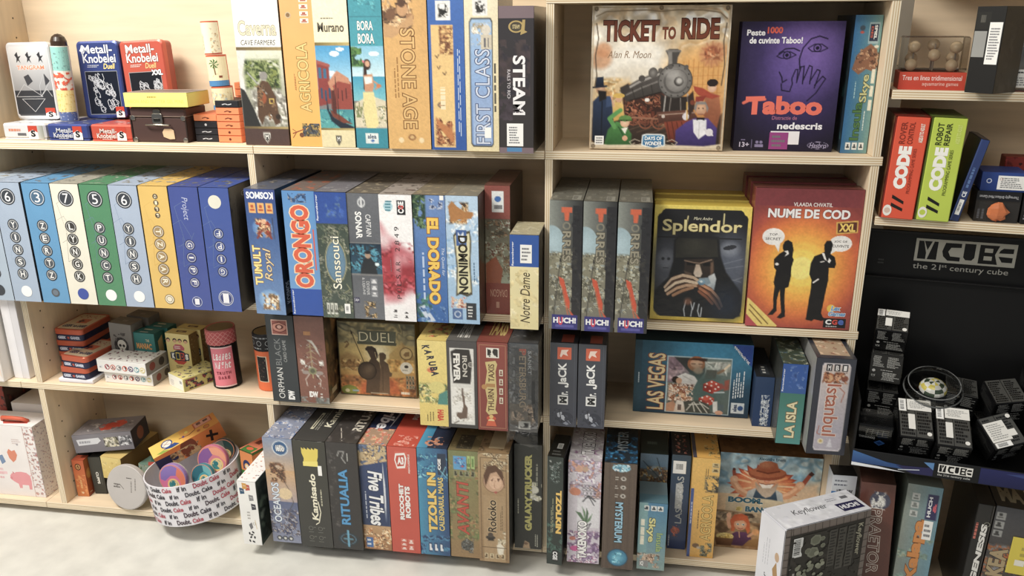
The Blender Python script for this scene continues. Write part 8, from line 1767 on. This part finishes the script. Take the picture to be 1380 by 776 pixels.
F = g.F.raster(32); F.RH(0, 0, 100, 100, '8c948a', '6a94a4').B(0, 40, 100, 96, ['94a08e', 'a0a890', '7a988e', '8ca89c'], 18, 20, 3).icons(18, 6, 40, 26, 3, 'c4c6c2', '7a807c', True).P([(62, 6), (92, 6), (94, 26), (62, 26)], '2c2a5a').T('HUCH', 66, 8, 76, 24, 'e8e8ec', 90, None, .05).T('&', 80, 12, 90, 20, 'd85a6a', 90, None, .05).T('Xalapa', 30, 27, 74, 82, 'd88a3c', 90, '7a4a24', .05, .035)
g.sticker(F, 62, 27, 88, 42, 'price_sticker', n=3, seed=4); g.T.R(0, 0, 100, 100, '7c867c'); g.R.R(0, 0, 100, 100, '4a5a5a'); g.done()
g = Game('near-black spine with white upright italic lettering, left of the fire-scene box', .279, -.09, S4, .034, .317, .24, '1c1b1a', LD, D=True, lean=1.2)
g.o['label'] = 'near-black narrow spine with white upright lettering next to the fire-scene box'
F = g.F; F.T('GENESIS', 44, 16, 80, 66, 'e8e6e0', 90, None, .05, sh=.1).lines(8, 8, 26, 30, 1, 'c86a5a', 3, True, .8).ring(74, 16, 18, 4, '8a8a7a'); g.T.R(0, 0, 100, 100, '1c1a19').ring(50, 40, 30, 6, '2e2b28', .5); g.done()
g = Game('dark grey fire-scene game box with bronze lettering and yellow price card', .3165, -.085, S4, .07, .315, .24, '3a3836', LD, D=True, lean=1.2, yaw=0)
F = g.F.raster(30); F.R(0, 0, 100, 100, '45464c', '4a3c30').B(0, 30, 100, 100, ['5a5a5e', '2c2a2a', '7a6a58', 'b0602c', '8a8a8e'], 50, 16, 3).icons(6, 4, 30, 26, 3, '9a9a98', '3a3a3a', True).T('KEA', 10, 34, 60, 58, 'b09a72', 90, '2c241a', .05, .03).B(0, 64, 100, 86, ['d88a3c', 'a8502a', '5a3a2a'], 16, 14, 4)
g.T.R(0, 0, 100, 100, '242220').T('MA', 20, 62, 90, 90, 'b8a884', 0, '3a3024', .05, .03).B(0, 0, 100, 50, ['3a3430', '1c1a18'], 8, 18, 3)
s_ = Geo(); s_.box(.01, .075, -.0035, -.0015, .15, .245, 'e0cc3c', .0004); k = [0]
f = Face(s_, lambda u, v, of: Vector((.01 + .065 * u, -.0035 - of, .15 + .095 * (1 - v))), .065, .095, k); f.tg = s_
f.lines(30, 20, 80, 70, 3, 'b8a84a', 3).R(20, 60, 50, 76, 'ece8d8'); s_.build('price_card', M_CARD, g.o, norm=False); g.done()

g = Game('white sided box with dark stone tile back cover, loose in front of the shelves', .5235, -.248, FLOOR, .2365, .3185, .085, 'dcdce2', 'loose boxes', split=None, mat=M_CARD, yaw=28.5, lidname='carton')
F = g.F; F.R(0, 0, 100, 100, '8a7e76').R(6, 6, 94, 100, '3b3833')
for i in range(12): F.L([(100 * i / 12, 0), (100 * i / 12 + .6, 6)], .6, '4a403a')
for i in range(16): F.L([(0, 100 * i / 16), (6, 100 * i / 16 + .4)], .5, '4a403a'); F.L([(94, 100 * i / 16), (100, 100 * i / 16 - .4)], .5, '4a403a')
F.L([(0, 6), (100, 6)], .5, '4a403a').L([(6, 0), (6, 100)], .5, '4a403a').L([(94, 0), (94, 100)], .5, '4a403a')
F.code(10, 9, 21, 25, 4, True).R(8, 34, 15, 56, 'b8b4ac').B(8, 8, 94, 60, ['35322e', '423e38', '2f2c29'], 20, 9, 3)
for j, (a, b, e, v0, v1) in enumerate(((52, 56, 60, 9, 40), (63, 66, 71, 9, 44), (74, 78, 82, 9, 44))): F.R(a, v0, a + 9, v1, '5a5750').lines(a + 1, v0 + 1, a + 8.4, v1 - 1, 12, '2c2a27', j, False, .55)
F.T('Keyflower', 84, 9, 92, 36, 'b8b49c', -90, None, .02)
rr = random.Random(8)
for x, y, r in ((36, 14, 7), (34, 24, 7), (28, 22, 4), (44, 14, 3), (45, 20, 3), (44, 27, 3)): F.E(x, y, r, '8c8e7c', .9, n=7).E(x, y, r * .7, '7c7e6c', .9, n=7)
for i in range(44):
    x = rr.uniform(16, 50); y = rr.uniform(30 if x < 34 else 20, 66)
    F.E(x, y, rr.uniform(2, 3.2), rr.choice(['a8aa94', '8c8e7a', '9a9c88']), .9, n=7)
g.T.R(0, 0, 100, 100, 'dedee4').B(2, 6, 98, 96, ['e6e6ea', 'd4d4dc', 'dcdce4'], 14, 12, 5).T('Keyflower', 22, 34, 62, 62, '3c3c40', 0, None, .0, sh=.1).P([(70, 50), (96, 50), (97, 86), (72, 86)], '2c2850').T('HUCH!', 73, 58, 94, 76, 'e8e8ec', 0, None, .05).lines(66, 20, 84, 36, 2, 'a8a8b0', 3).R(84, 22, 92, 34, '6a6a70')
g.L.R(0, 0, 100, 100, 'e2e2e8').lines(20, 14, 50, 40, 3, 'b8b8c0', 4, True, .2).E(80, 26, 9, 'c8a888', 1.6).P([(66, 38), (80, 30), (88, 40), (72, 44)], 'b08a5a').T('Keyflower', 28, 46, 56, 84, '3c3c40', 90, None, .0, sh=.1); g.done()

g = Game('small black-cased box with a white and blue travel label, behind the loose white box', .66, -.053, S4, .055, .314, .048, 'dfe4ea', 'loose boxes', split=None, yaw=0)
F = g.F; F.R(0, 0, 100, 100, 'e2e6ea').lines(6, 3, 90, 10, 2, '7a808a', 3, th=.4).R(0, 14, 26, 30, '2f7ac0').T('NEW YORK', 22, 12, 90, 18, '4a4a50', 0, None, .06).B(26, 18, 98, 40, ['c87a4a', 'e8d8c8', '8a6a5a', 'b8c4d0'], 16, 10, 4); g.T.R(0, 0, 100, 100, '1c1c1e'); g.R.R(0, 0, 100, 100, '141416'); g.done()
